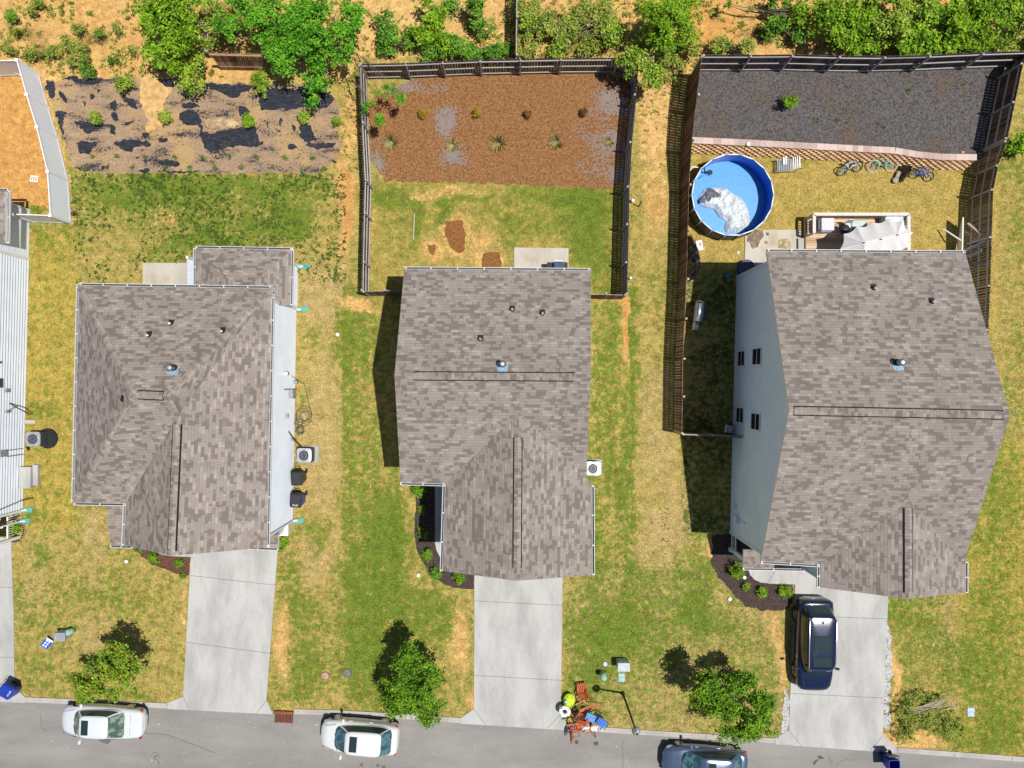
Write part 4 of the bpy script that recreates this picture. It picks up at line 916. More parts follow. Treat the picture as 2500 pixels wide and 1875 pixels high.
# ------------------------------------------------------------------ fences
def fence(name, tops, zt, zb, label, m='fence_dark', mr='rail_grey', side=1, pw=.14, gap=.014, post=2.4, rails=(.12, .5, .88), twosided=False, postside=1):
    """tops: px list of the top line; zt/zb: heights per point or number; side=+1: rails left of direction"""
    n = len(tops); zt = zt if isinstance(zt, list) else [zt] * n; zb = zb if isinstance(zb, list) else [zb] * n
    W_ = [P(x, y, z) for (x, y), z in zip(tops, zt)]
    root = empty(name, (W_[0].x, W_[0].y, 0), 0, label, 'fence')
    pk = MB(); rl = [MB() for _ in rails]; posts = []
    for i in range(n - 1):
        a = Vector((W_[i].x, W_[i].y, 0)); b = Vector((W_[i + 1].x, W_[i + 1].y, 0)); d = b - a; L = d.length; d.normalize(); s = Vector((-d.y, d.x, 0)) * side
        k = max(1, round(L / (pw + gap)))
        for q in range(k):
            t = (q + .5) / k; c = a + d * L * t; T = zt[i] + (zt[i + 1] - zt[i]) * t + random.uniform(-.012, .012); B_ = zb[i] + (zb[i + 1] - zb[i]) * t
            pk.box((c.x, c.y, (T + B_) / 2), (pw * L / k / (pw + gap), .018, T - B_), math.atan2(d.y, d.x) + random.uniform(-.02, .02))
        for mb_, f in zip(rl, rails):
            za = zb[i] + (zt[i] - zb[i]) * f; zb_ = zb[i + 1] + (zt[i + 1] - zb[i + 1]) * f
            o = s * .032; mb_.beam(a + o + Vector((0, 0, za)), b + o + Vector((0, 0, zb_)), .045, .085)
        k = max(1, round(L / post))
        for q in range(k + (1 if i == n - 2 else 0)):
            t = q / k; c = a + d * L * min(max(t, .004), .996) + s * .09; T = zt[i] + (zt[i + 1] - zt[i]) * t; posts.append((c, T, zb[i] + (zb[i + 1] - zb[i]) * t, math.atan2(d.y, d.x)))
    pk.build('pickets', M[m], root)
    for mb_ in rl: mb_.build('rail', M[mr], root)
    for c, T, B_, an in posts:
        mb = MB(); mb.box((c.x, c.y, (T + B_) / 2 + .0), (.09, .09, T - B_ + .02), an); mb.box((c.x, c.y, T + .02), (.1, .1, .02), an); mb.build('post', M[mr], root)
    return root
fence('wood_fence', [(883, 712), (884, 640), (887, 520), (889, 440), (882, 300), (877, 156)], 1.85, 0, 'weathered grey fence along the west side of the orange mulch yard', side=-1)
fence('wood_fence', [(877, 156), (990, 154), (1172, 146), (1370, 142), (1512, 141), (1557, 165)], 1.85, 0, 'weathered fence behind the orange mulch bed with grey rails and seven posts', side=-1)
fence('wood_fence', [(1557, 170), (1554, 231), (1543, 347), (1537, 455), (1533, 640), (1531, 720)], 1.85, 0, 'dark fence along the east side of the orange mulch yard casting a slotted shadow', side=-1)
fence('wood_fence', [(883, 712), (940, 711), (1000, 708)], 1.85, 0, 'short fence return joining the middle house at its west rear corner', 'fence_brown', side=1)
fence('wood_fence', [(1531, 721), (1480, 720), (1430, 719)], 1.85, 0, 'short fence return joining the middle house at its east rear corner', 'fence_brown', side=-1)
fence('wood_fence', [(1261, -60), (1260, 40), (1259, 134)], 1.9, 0, 'narrow fence running down the hillside behind the orange mulch yard', 'fence_dark', side=1)
fence('wood_fence', [(503, -60), (506, 60), (508, 124)], .8, 0, 'old thin fence running down between the bright green trees', 'rust', 'rail_grey', side=-1)
RB = .85
fence('wood_fence', [(1714, 134), (1833, 134), (1935, 133), (2050, 136), (2160, 137), (2270, 134), (2400, 128), (2525, 124)], 2.7, RB - .1, 'long dark fence with pale rails behind the black mulch bed', 'fence_dark', 'rail_grey', side=-1)
fence('wood_fence', [(2525, 118), (2498, 156), (2478, 250), (2460, 339)], 2.7, RB - .1, 'dark fence sloping down the east end of the black mulch bed', 'fence_brown', 'rail_grey', side=-1)
fence('wood_fence', [(2458, 345), (2437, 405), (2425, 463), (2421, 579), (2418, 697), (2413, 805), (2400, 960)], [2.5, 1.9, 1.9, 1.9, 1.9, 1.9, 1.9], 0, 'brown fence between the right house and the far right lawn', 'fence_brown', 'rail_grey', side=-1)
fence('wood_fence', [(1714, 134), (1702, 230), (1690, 339), (1682, 450), (1679, 560), (1676, 680), (1667, 875), (1665, 1061)], [2.7, 2.7, 2.5, 1.9, 1.9, 1.9, 1.9, 1.9], 0, 'long brown fence west of the pool and the barrel grill', 'fence_brown', 'rail_tan', side=1)
fence('wood_fence', [(1665, 1062), (1740, 1066), (1812, 1069)], 1.9, 0, 'short fence return meeting the light blue wall of the right house', 'fence_brown', 'rail_tan', side=1)
# fallen panel
pf = MB(); A, B_, Cc, D = P(511, 129, 1.7), P(655, 133, 1.7), P(650, 170, .15), P(540, 168, .15)
for k in range(26):
    t0, t1 = k / 26 + .002, (k + 1) / 26 - .003
    pf.beam(A.lerp(B_, (t0 + t1) / 2), D.lerp(Cc, (t0 + t1) / 2), (B_ - A).length / 26 * .97, .02, up=(0, -.3, 1))
root = empty('leaning_boards', (A.x, A.y, 0), 0, 'rusty brown plank fence panel leaning among the left green trees', 'fence panel')
pf.build('planks', M['rust'], root); pf = MB(); pf.beam(A + Vector((0, -.1, .02)), B_ + Vector((0, -.1, .02)), .09, .04); pf.beam(A.lerp(D, .8) - Vector((0, 0, .04)), B_.lerp(Cc, .8) - Vector((0, 0, .04)), .09, .04); pf.build('rail', M['rust'], root)
# vinyl fence
def vinyl(tops, label, h=1.85, skip=()):
    W_ = [P(x, y, h) for x, y in tops]; root = empty('vinyl_fence', (W_[0].x, W_[0].y, 0), 0, label, 'fence')
    for a, b in zip(W_, W_[1:]):
        up = Vector((0, 0, 1)); mb = MB(); a0, b0 = Vector((a.x, a.y, 0)), Vector((b.x, b.y, 0))
        mb.beam(a0 + up * .95, b0 + up * .95, .03, 1.66, up=up); L = (b - a).length; n = int(L / .28)
        for k in range(1, n):
            c = a0.lerp(b0, k / n); mb.beam(c + up * .16, c + up * 1.76, .008, .036, 0)
        mb.build('panel', M['vinyl'], root)
        for z in (1.80, .12):
            mb = MB(); mb.beam(a0 + up * z, b0 + up * z, .05, .13, up=up); mb.build('rail', M['white'], root)
    for ci, c in enumerate(W_):
        if ci in skip: continue
        mb = MB(); mb.box((c.x, c.y, .93), (.13, .13, 1.86)); mb.box((c.x, c.y, 1.88), (.17, .17, .04)); mb.box((c.x, c.y, 1.91), (.16, .16, .04), taper=.3); mb.build('post', M['white'], root)
vinyl([(41, 147), (65, 231), (89.5, 310), (116, 419), (123, 526)], 'curving pale blue grey vinyl fence east of the orange sand yard')
vinyl([(-160, 152), (-60, 150), (41, 147)], 'vinyl fence along the top of the orange sand yard at the left edge', skip=(2,))
vinyl([(123, 526), (27, 523)], 'short vinyl fence return joining the white slat house', skip=(0,))
mb = MB(); mb.beam(P(-20, 145, 1.7), P(50, 184, .1), .07, .07); tag(mb.build('fence_brace', M['white']), 'slanting white brace inside the corner of the vinyl fence', 'brace')

# ------------------------------------------------------------------ yard 3 raised bed and block wall
rb = [(1702, 170), (2455, 160), (2428, 260), (2404, 384), (2385, 385), (2300, 381), (2240, 377), (2180, 368), (2100, 363), (1950, 354), (1840, 348), (1690, 342)]
sheet('raised_mulch_bed', [((x - 1250) * 1.0 + 1250, y) for x, y in rb], RB, M['mulch_black'], z0=0)
cap = [(1688, 349), (1840, 356), (1950, 362), (2100, 370), (2180, 374), (2240, 384), (2300, 390), (2385, 391)]   # front edge of the cap
wall = empty('block_wall', P(2000, 370), 0, 'curving tan block retaining wall with smooth pink cap below the black mulch bed', 'retaining wall')
capw = [P(x, y, RB + .08) for x, y in cap]
mb = MB()
def along(pts, s):
    for a, b in zip(pts, pts[1:]):
        L = (b - a).length
        if s <= L: return a.lerp(b, s / L), (b - a).normalized()
        s -= L
    return pts[-1], (pts[-1] - pts[-2]).normalized()
tot = sum((b - a).length for a, b in zip(capw, capw[1:]))
s = 0
while s < tot - .1:
    l = random.choice((.3, .42, .42)); l = min(l, tot - s); p, d = along(capw, s + l / 2); nrm = Vector((-d.y, d.x, 0))
    mb.box((p + nrm * .16 - Vector((0, 0, .04))), (l - .006, .34, .08), math.atan2(d.y, d.x)); s += l
mcap = m_wood('cap_stone', (0.40, 0.30, 0.26), (0.58, 0.45, 0.40)); mb.build('cap', mcap, wall)
mb = MB(); NC = 7; hc = RB / NC
for c in range(NC):
    s = (.2 if c % 2 else 0) - .2; back = -(NC - 1 - c) * .045 - .02     # lower courses stand further out
    while s < tot:
        a = max(s, 0); b_ = min(s + .40, tot); 
        if b_ - a > .05:
            p, d = along(capw, (a + b_) / 2); nrm = Vector((-d.y, d.x, 0)); q = p + nrm * (back + .12); l = b_ - a
            r = Vector(d) * (l / 2 - .012); rr = Vector(d) * (l / 2 - .10); f = -nrm * .13; z0, z1 = c * hc, (c + 1) * hc - .004
            pts2 = [q - r + nrm * .15, q - r, q - rr + f, q + rr + f, q + r, q + r + nrm * .15]
            mb.prism([(v.x, v.y) for v in pts2], z0, z1)
        s += .40
mblk = m_wood('wall_block', (0.42, 0.25, 0.13), (0.62, 0.42, 0.25)); mb.build('blocks', mblk, wall)
# ------------------------------------------------------------------ vegetation
def ellip_leaves(blobs, n, size, flat=.75, seed=0):
    """blobs: (x,y,z,rx,ry,rz) world; returns quads array"""
    r = np.random.default_rng(seed + 100); B_ = np.array(blobs, float); vol = B_[:, 3] * B_[:, 4] * B_[:, 5]; vol = vol ** .75
    idx = r.choice(len(B_), n, p=vol / vol.sum()); q = B_[idx]
    # sprigs: leaves gather round sprig centres
    ns = max(8, n // 26); si = r.choice(len(B_), ns, p=vol / vol.sum()); sq = B_[si]
    u = r.normal(size=(ns, 3)); u /= np.linalg.norm(u, axis=1)[:, None]; u[:, 2] = np.where(u[:, 2] < -.3, -u[:, 2], u[:, 2]); rad = r.random(ns) ** .38 * (1 + r.normal(0, .13, ns))
    sc = sq[:, :3] + u * rad[:, None] * sq[:, 3:]
    k = r.integers(0, ns, n); c = sc[k] + r.normal(0, 1, (n, 3)) * size * np.array([1.55, 1.55, .9])
    nrm = u[k] * .7 + r.normal(0, .5, (n, 3)); nrm[:, 2] = np.abs(nrm[:, 2]) + flat; nrm /= np.linalg.norm(nrm, axis=1)[:, None]
    t = np.cross(nrm, r.normal(size=(n, 3))); t /= np.linalg.norm(t, axis=1)[:, None]; b = np.cross(nrm, t)
    L = size * r.uniform(.6, 1.25, n)[:, None]; Wd = L * r.uniform(.45, .65, n)[:, None]
    V = np.zeros((n, 4, 3)); V[:, 0] = c - t * L; V[:, 1] = c - b * Wd * 1 + nrm * L * .18; V[:, 2] = c + t * L; V[:, 3] = c + b * Wd + nrm * L * .18
    V[:, :, 2] = np.maximum(V[:, :, 2], .02)
    return V
def parent_keep(o, p):
    o.parent = p; o.matrix_parent_inverse = Matrix.Translation(-p.location)
def blob(x, y, z, rx, ry, rz):
    """px centre at height z; rx, ry in px, rz metres"""
    p = P(x, y, z); k = (CH - z) / FPX; return (p.x, p.y, z, rx * k, ry * k, rz)
def plant(name, blobs, n, size, leaf, label, cat, trunk=None, group=None, seed=0, parts=('crown', 'trunk'), flat=.75, branches=10, tr=.09):
    """trunk = (x, y) world base"""
    bx = sum(b[0] for b in blobs) / len(blobs); by = sum(b[1] for b in blobs) / len(blobs)
    base = trunk or (bx, by); root = empty(name, (base[0], base[1], 0), 0, label, cat, group)
    leafb = blobs; n = int(n * 1.3) if name == 'street_tree' else n
    if cat in ('tree', 'bush', 'scrub', 'sapling') and len(blobs) > 1:
        r2 = random.Random(seed + 9); leafb = []
        for b in blobs:
            for k in range(5 if b[3] < .9 else 9):
                u = Vector((r2.gauss(0, 1), r2.gauss(0, 1), r2.gauss(.3, .9))).normalized() * (r2.random() ** .4) * .94; f = r2.uniform(.32, .56)
                leafb.append((b[0] + u.x * b[3], b[1] + u.y * b[4], max(.25, b[2] + u.z * b[5]), b[3] * f, b[4] * f, b[5] * f * .9))
    if name == 'street_tree': leafb += [(b[0], b[1], b[2], b[3] * .78, b[4] * .78, b[5] * .8) for b in blobs]
    o = quads_object(parts[0], ellip_leaves(leafb, n, size, flat, seed), M[leaf]); parent_keep(o, root)
    rr = random.Random(seed); mb = MB(); zc = min(b[2] for b in blobs)
    zt = max(zc, .3); top = Vector((base[0] * .6 + bx * .4, base[1] * .6 + by * .4, zt * .9))
    mb.tube([(base[0], base[1], -.02), (base[0], base[1], zt * .45), top], [tr, tr * .8, tr * .65], 7)
    for k in range(branches):
        b = rr.choice(blobs); u = Vector((rr.gauss(0, 1), rr.gauss(0, 1), rr.gauss(.2, .8))).normalized()
        e_ = Vector(b[:3]) + Vector((u.x * b[3], u.y * b[4], u.z * b[5])) * .8; e_.z = max(e_.z, .15)
        s_ = Vector((base[0], base[1], zt * rr.uniform(.35, .9))).lerp(top, .5); mid = s_.lerp(e_, .5) + Vector((rr.gauss(0, .1), rr.gauss(0, .1), rr.gauss(.05, .1)))
        mb.tube([s_, mid, e_], [tr * .5, tr * .32, tr * .12], 5)
    mb.build(parts[1], M['bark'], root)
    return root
def tree(px_blobs, n, size, leaf, label, trunk=None, seed=0, cat='tree', name='tree', **kw):
    return plant(name, [blob(*b) for b in px_blobs], n, size, leaf, label, cat, trunk, seed=seed, **kw)
def shrub(x, y, r, h, leaf, label, n=None, size=.05, ry=None, name='shrub', cat='shrub', group=None, seed=None, flat=.6):
    n = n or int(240 + r * r * 1.7); seed = seed if seed is not None else int(x * 7 + y)
    rr = random.Random(seed); ry = ry or r; B_ = [blob(x, y, h * .55, r * .72, ry * .72, h * .45)]
    for k in range(4):
        t = rr.uniform(0, 6.28); B_.append(blob(x + math.cos(t) * r * .5, y + math.sin(t) * ry * .5, h * rr.uniform(.35, .8), r * .42, ry * .42, h * .25))
    return plant(name, B_, n, size, leaf, label, cat, seed=seed, parts=('foliage', 'stem'), branches=6, tr=.02 + h * .012, group=group, flat=flat)
# street trees
t1 = XY(304, 1592); tree([(278, 1596, 2.6, 46, 36, .7), (225, 1672, 2.4, 46, 34, .7), (300, 1648, 2.9, 50, 38, .7), (250, 1628, 3.2, 42, 38, .8), (188, 1660, 2.2, 26, 22, .5), (330, 1632, 2.3, 22, 26, .5), (208, 1704, 2.1, 34, 18, .4), (280, 1692, 2.2, 34, 14, .4)], 4300, .075, 'leaf_red', 'loose green street tree with reddish leaf tips left of the left driveway', XY(292, 1600), 1, name='street_tree', branches=26, tr=.06)
tree([(1000, 1614, 2.6, 44, 36, .8), (1010, 1680, 2.9, 56, 50, 1.0), (970, 1720, 2.5, 46, 38, .8), (1030, 1720, 2.5, 46, 40, .8), (985, 1660, 3.2, 40, 40, .7), (950, 1690, 2.2, 28, 30, .6), (1055, 1650, 2.2, 26, 34, .6)], 10500, .072, 'leaf_deep', 'dense bright green street tree shading the kerb behind the middle white car', XY(1000, 1625), 2, name='street_tree', branches=14)
tree([(1730, 1655, 2.7, 38, 28, .7), (1810, 1660, 2.4, 48, 22, .5), (1745, 1715, 2.9, 50, 42, .8), (1840, 1745, 2.6, 52, 34, .7), (1800, 1790, 2.4, 56, 32, .6), (1860, 1775, 2.2, 34, 28, .5), (1850, 1705, 2.6, 38, 24, .5), (1700, 1690, 2.2, 20, 30, .4)], 8600, .075, 'leaf_deep', 'open branched bright street tree beside the driveway of the black car', XY(1790, 1655), 3, name='street_tree', branches=26, tr=.07)
# hillside trees and scrub
tree([(400, 60, 2.2, 58, 60, 1.0), (450, 120, 2.0, 44, 55, .9), (390, 140, 1.8, 36, 40, .7), (430, 20, 2.4, 64, 40, .9), (420, 165, 1.4, 34, 22, .5)], 7500, .10, 'leaf_bright', 'broadleaf bright green tree at the top left beside bare sand', seed=11)
tree([(470, 210, 1.0, 26, 36, .5), (480, 165, 1.0, 22, 22, .4), (492, 140, 1.1, 24, 20, .4)], 1200, .08, 'leaf_yel', 'yellow green bush hanging over the upper edge of the torn fabric bed', seed=12, cat='bush', name='bush')
tree([(620, 60, 2.6, 76, 64, 1.0), (700, 30, 2.8, 80, 50, 1.0), (740, 110, 2.6, 70, 60, 1.0), (800, 60, 2.6, 70, 64, 1.0), (850, 120, 2.2, 38, 50, .8), (700, 150, 2.2, 52, 44, .8), (770, 190, 1.8, 44, 40, .6), (775, 240, 1.3, 22, 24, .4), (860, 30, 2.4, 40, 44, .8)], 15000, .085, 'leaf_feather', 'wide feathery green tree spreading over the rusty plank panel', seed=13, branches=20, tr=.13)
tree([(945, 60, 1.0, 24, 34, .5), (930, 45, .8, 18, 20, .4)], 700, .09, 'leaf_mid', 'dark green bush on the pale sand just right of the feathery tree', seed=14, cat='bush', name='bush')
tree([(1055, 40, 1.4, 38, 34, .7), (1065, 95, 1.2, 34, 32, .6), (1040, 85, 1.0, 24, 24, .5)], 2600, .09, 'leaf_bright', 'tall bright bush in the middle of the pale sand slope', seed=15, cat='bush', name='bush')
tree([(970, 110, .8, 34, 24, .4), (945, 122, .6, 24, 14, .3), (1000, 85, .7, 16, 18, .4)], 1500, .08, 'leaf_mid', 'low green bush near the upper left corner of the orange mulch fence', seed=16, cat='bush', name='bush')
tree([(1060, 130, .8, 32, 20, .4), (1110, 118, .8, 40, 26, .5), (1150, 122, .8, 34, 20, .4), (1195, 128, .8, 34, 18, .4), (1225, 118, .7, 20, 22, .3)], 3600, .08, 'leaf_mid', 'long low row of green scrub along the outside of the grey fence', seed=17, cat='scrub', name='scrub')
tree([(1165, 60, .8, 24, 18, .4), (1180, 72, .7, 26, 14, .3), (1160, 15, 1.6, 28, 30, .6), (1100, 5, .7, 30, 20, .3)], 1500, .08, 'leaf_mid', 'scattered dark bushes left of the narrow hillside fence', seed=18, cat='bush', name='bush')
tree([(1300, 30, .8, 50, 40, .5), (1290, 100, .7, 40, 40, .4), (1360, 60, .9, 50, 50, .5), (1360, 120, .8, 40, 24, .4), (1420, 30, .8, 46, 44, .5), (1470, 90, .8, 50, 40, .4), (1430, 110, .6, 40, 30, .3), (1500, 30, .8, 36, 36, .5)], 6500, .075, 'leaf_scrub', 'yellowish scrub thicket right of the narrow hillside fence', seed=19, cat='scrub', name='scrub')
tree([(1370, 125, .9, 34, 20, .4), (1495, 60, 1.1, 30, 50, .5), (1290, 60, .9, 26, 26, .4)], 1700, .08, 'leaf_yel', 'brighter green bush within the yellowish scrub thicket', seed=20, cat='bush', name='bush')
tree([(1600, 40, 2.6, 66, 56, 1.0), (1650, 30, 2.4, 56, 50, .9), (1620, 90, 2.2, 56, 40, .8), (1680, 70, 2.0, 44, 44, .7)], 9000, .068, 'leaf_bright', 'fine leaved bright tree above the gap between the two fenced yards', seed=21)
tree([(1560, 150, 2.4, 42, 34, .5), (1590, 180, 2.2, 34, 34, .5), (1600, 210, 1.8, 24, 24, .4), (1530, 140, 2.4, 24, 18, .3)], 2600, .08, 'leaf_yel', 'leafy green sapling leaning over the north east corner of the orange mulch fence', XY(1590, 150), 22, name='sapling', cat='sapling')
tree([(1660, 120, .8, 40, 26, .4), (1620, 150, .7, 40, 30, .4), (1570, 120, .7, 40, 20, .3), (1650, 180, .4, 26, 24, .2)], 2600, .07, 'leaf_scrub', 'tangled yellow green scrub in front of the fine leaved tree', seed=23, cat='scrub', name='scrub')
tree([(1780, 110, .9, 36, 20, .4), (1820, 115, .8, 26, 16, .4)], 1100, .08, 'leaf_scrub', 'grey green bush outside the upper left part of the long dark fence', seed=24, cat='bush', name='bush')
tree([(1900, 60, .9, 28, 28, .4), (1925, 50, .8, 22, 22, .4), (1880, 80, .7, 16, 20, .3), (1945, 90, .6, 18, 14, .3), (1900, 10, .9, 24, 24, .4)], 1700, .085, 'leaf_mid', 'group of green bushes on the orange slope', seed=25, cat='bush', name='bush')
tree([(1975, 18, 1.4, 34, 30, .6), (1770, 20, .8, 12, 18, .3)], 900, .09, 'leaf_bright', 'small bright bush at the top of the orange slope', seed=26, cat='bush', name='bush')
tree([(2040, 70, 1.8, 52, 60, .8), (2090, 40, 2.0, 56, 54, .9), (2100, 100, 1.6, 60, 34, .7), (2040, 20, 1.8, 40, 40, .7)], 8000, .085, 'leaf_bright', 'dense green tree at the left end of the top right thicket', seed=27)
tree([(2170, 40, 2.2, 60, 50, 1.0), (2140, 90, 1.4, 44, 34, .6), (2220, 20, 2.2, 50, 44, .9)], 4600, .09, 'leaf_yel', 'olive green tree in the middle of the top right thicket', seed=28)
tree([(2240, 95, 1.9, 60, 40, .8), (2290, 60, 2.2, 56, 54, .9), (2270, 112, 1.5, 44, 22, .6)], 7000, .11, 'leaf_bright', 'large leaved bright tree pressing against the long dark fence', seed=29)
tree([(2370, 50, 2.4, 60, 60, 1.0), (2360, 105, 1.6, 54, 30, .7), (2420, 30, 2.4, 56, 50, 1.0)], 7500, .085, 'leaf_bright', 'tall green tree left of the top right corner', seed=30)
tree([(2470, 60, 2.2, 56, 56, .9), (2480, 110, 1.5, 50, 22, .6), (2530, 50, 2.2, 56, 60, .9)], 6000, .085, 'leaf_yel', 'yellow green tree in the very top right corner', seed=31)
tree([(2485, 350, .9, 26, 24, .5), (2500, 360, .8, 24, 20, .4)], 1200, .085, 'leaf_bright', 'bright green bush outside the brown fence at the right edge', seed=32, cat='bush', name='bush')
for x, y, rx, ry, lf, lb in [(24, 40, 24, 20, 'leaf_mid', 'dark bush at the top left corner of the sand slope'), (170, 108, 26, 22, 'leaf_scrub', 'feathery olive pine sapling on the left sand slope'), (192, 135, 34, 32, 'leaf_scrub', 'larger feathery olive pine sapling on the left sand slope'), (213, 172, 24, 26, 'leaf_mid', 'dark pine sapling above the torn fabric bed'),
                          (80, 28, 24, 12, 'leaf_scrub', 'thin scrub near the top left edge'), (42, 80, 16, 12, 'leaf_scrub', 'small scrub patch left of the pine saplings'), (130, 125, 24, 16, 'leaf_scrub', 'low scrub between the vinyl fence corner and the pine saplings'), (82, 135, 26, 16, 'leaf_scrub', 'scrub clump behind the vinyl fence corner'), (20, 120, 22, 12, 'leaf_scrub', 'scrub clump behind the left end of the vinyl fence'), (195, 72, 22, 16, 'leaf_scrub', 'thin grey green scrub in the middle of the left sand slope'),
                          (243, 80, 14, 10, 'leaf_mid', 'small green tuft right of the middle of the left sand slope'), (290, 68, 16, 12, 'leaf_scrub', 'straggling scrub left of the broadleaf tree'), (325, 120, 16, 14, 'leaf_scrub', 'straggling scrub below the broadleaf tree'), (285, 148, 18, 12, 'leaf_mid', 'green scrub above the sand spill'), (100, 10, 40, 10, 'leaf_scrub', 'scrub band along the top left edge')]:
    shrub(x, y, rx, .8, lf, lb, n=int(rx * ry * 1.1), ry=ry, size=.055, name='scrub', cat='scrub')
tree([(520, 40, .8, 22, 40, .4), (530, 90, .8, 24, 24, .4), (498, 110, .7, 18, 16, .3), (475, 60, .8, 24, 34, .4)], 2600, .07, 'leaf_scrub', 'olive scrub filling the gap between the two bright green trees', seed=45, cat='scrub', name='scrub')
# scattered ground cover on the slope (nobody could count it)
pts = []
while len(pts) < 3400:
    x, y = random.uniform(-40, 2540), random.uniform(-60, 200)
    d_ = float(fbm(np.array([x]), np.array([y]), 60, 55)[0]); ok_ = d_ > .47 and not (1720 < x and y > 120) and not (870 < x < 1560 and y > 135) and not (110 < x < 840 and y > 188) and not (x < 60 and y > 140)
    if 1260 < x < 1560: ok_ = y < 138
    if ok_: p = P(x, y); pts.append((p.x, p.y, random.uniform(.5, 1.8)))
for _ in range(260):
    x, y = random.uniform(1560, 1665), random.gauss(230, 90)
    if 170 < y < 480 and (y < 300 or random.random() < .6): p = P(x, y); pts.append((p.x, p.y, random.uniform(.3, 1.0)))
for _ in range(120):
    x, y = random.uniform(835, 880), random.uniform(190, 420); p = P(x, y); pts.append((p.x, p.y, random.uniform(.3, 1.2)))
tufts('ground_cover', pts, M['leaf_scrub'], .13, 'sparse scrub and weeds creeping over the sandy hillside', nb=10)
pts2 = [(p[0] + .1, p[1] - .05, p[2] * .8) for p in pts[::4]]
tufts('dry_ground_cover', pts2, M['leaf_dead'], .15, 'dry brown brush and twigs between the hillside weeds', nb=9)
# bushes of the torn fabric bed
for x, y, rx, ry, h, lf, lb in [(305, 208, 29, 27, 1.0, 'leaf_yel', 'large yellow green bush at the top of the torn fabric bed above a black patch'), (637, 205, 28, 40, 1.0, 'leaf_yel', 'tall yellow green bush with a white bloom below the rusty plank panel'), (234, 287, 19, 18, .7, 'leaf_yel', 'round bush leftmost in the torn fabric bed'), (401, 287, 18, 20, .7, 'leaf_yel', 'round bush beside the sand spill in the torn fabric bed'),
                              (610, 291, 19, 20, .7, 'leaf_bright', 'round bush just right of the bed boulder'), (741, 285, 16, 17, .7, 'leaf_yel', 'round bush nearest the feathery tree in the torn fabric bed'), (820, 299, 9, 13, .5, 'leaf_bright', 'small bright bush at the right end of the torn fabric bed')]:
    shrub(x, y, rx, h, lf, lb, ry=ry)
ORD = ['first', 'second', 'third', 'fourth', 'fifth', 'sixth', 'seventh', 'eighth', 'ninth', 'tenth']
for row, L in (('upper', [(585, 990), (740, 985), (918, 990), (1103, 995), (1280, 995), (1455, 990), (1628, 990), (1805, 995), (1980, 995)]), ('lower', [(545, 1065), (680, 1055), (838, 1055), (1040, 1065), (1205, 1060), (1365, 1060), (1530, 1055), (1728, 1055), (1920, 1070), (2050, 1065)])):
    for xy0 in L:
        x, y = xy0; x, y = x / 2.592, y / 2.592
        shrub(x, y, 6.5 + 2 * ((int(x) * 7) % 3 - 1), .28, 'leaf_mid', 'tiny green seedling, %s from the left in the %s row of the torn fabric bed' % (ORD[L.index(xy0)], row), n=60, size=.035, name='seedling', cat='seedling', group='seedlings in the %s row' % row)
mb = MB(); a, b = 490, 588
def rockmesh(mb, c, rx, ry, rz, seed, n=26):
    rr = random.Random(seed); mb.dome(c, rx, ry, rz, 22, 7, jit=.10)
mb.dome(P(539, 303, -.05), 1.12, .36, .34, 26, 6, jit=.09); o = mb.build('boulder', M['rock']); tag(o, 'long flat tan boulder on black fabric in the left bed', 'boulder')
# middle yard plants
for x, y, r, lf, lb in [(1035, 276, 15, 'leaf_gold', 'round golden shrub in the orange mulch nearest the west fence'), (1164, 276, 12, 'leaf_gold', 'smaller golden shrub left of the middle of the orange mulch'), (1423, 272, 10, 'leaf_dead', 'small reddish shrub in the right part of the orange mulch'), (1288, 278, 9, 'leaf_dead', 'withered brown shrub in the middle of the orange mulch')]:
    shrub(x, y, r, .5, lf, lb, size=.04)
def grassclump(x, y, r, label, seed):
    rr = np.random.default_rng(seed); n = 150; c = P(x, y); th = rr.uniform(0, 2 * np.pi, n); L = r * K * rr.uniform(.35, 1.0, n); h = L * rr.uniform(.1, .55, n); w = .013
    V = np.zeros((n, 4, 3)); ct, st_ = np.cos(th), np.sin(th); b = rr.uniform(0, .05, n)
    V[:, 0, 0] = c.x + ct * b - st_ * w; V[:, 0, 1] = c.y + st_ * b + ct * w; V[:, 1, 0] = c.x + ct * b + st_ * w; V[:, 1, 1] = c.y + st_ * b - ct * w
    V[:, 2, 0] = c.x + ct * L * .6 + st_ * w; V[:, 2, 1] = c.y + st_ * L * .6 - ct * w; V[:, 2, 2] = h; V[:, 3, 0] = c.x + ct * L; V[:, 3, 1] = c.y + st_ * L; V[:, 3, 2] = h * .7
    V[:, :2, 2] = .03
    root = empty('ornamental_grass', (c.x, c.y, 0), 0, label, 'grass clump'); o = quads_object('blades', V, M['straw']); parent_keep(o, root)
    mb = MB(); mb.cyl((c.x, c.y, 0), .04, .06, 8, r2=.03); mb.build('base', M['straw'], root)
for k, (x, y, r, lb) in enumerate([(956, 347, 26, 'spiky pale grass clump nearest the west fence in the orange mulch'), (1105, 355, 22, 'spiky grass clump on the grey streak of the orange mulch'), (1218, 351, 29, 'largest spiky grass clump in the centre of the orange mulch'), (1359, 347, 26, 'green straw grass clump right of the centre of the orange mulch'), (1487, 347, 16, 'thin dry grass clump on grey mulch by the east fence')]): grassclump(x, y, r, lb, k)
tree([(956, 225, 2.3, 30, 14, .15), (985, 238, 2.3, 14, 12, .1)], 420, .06, 'leaf_feather', 'thin feathery green branch hanging over the upper left of the orange mulch', XY(880, 150), 41, name='overhanging_sapling', cat='sapling', branches=4, tr=.03)
tree([(900, 270, 2.3, 12, 34, .15), (922, 300, 2.2, 16, 18, .1)], 460, .06, 'leaf_feather', 'feathery green branch hanging over the west fence of the orange mulch', XY(862, 200), 42, name='overhanging_sapling', cat='sapling', branches=4, tr=.03)
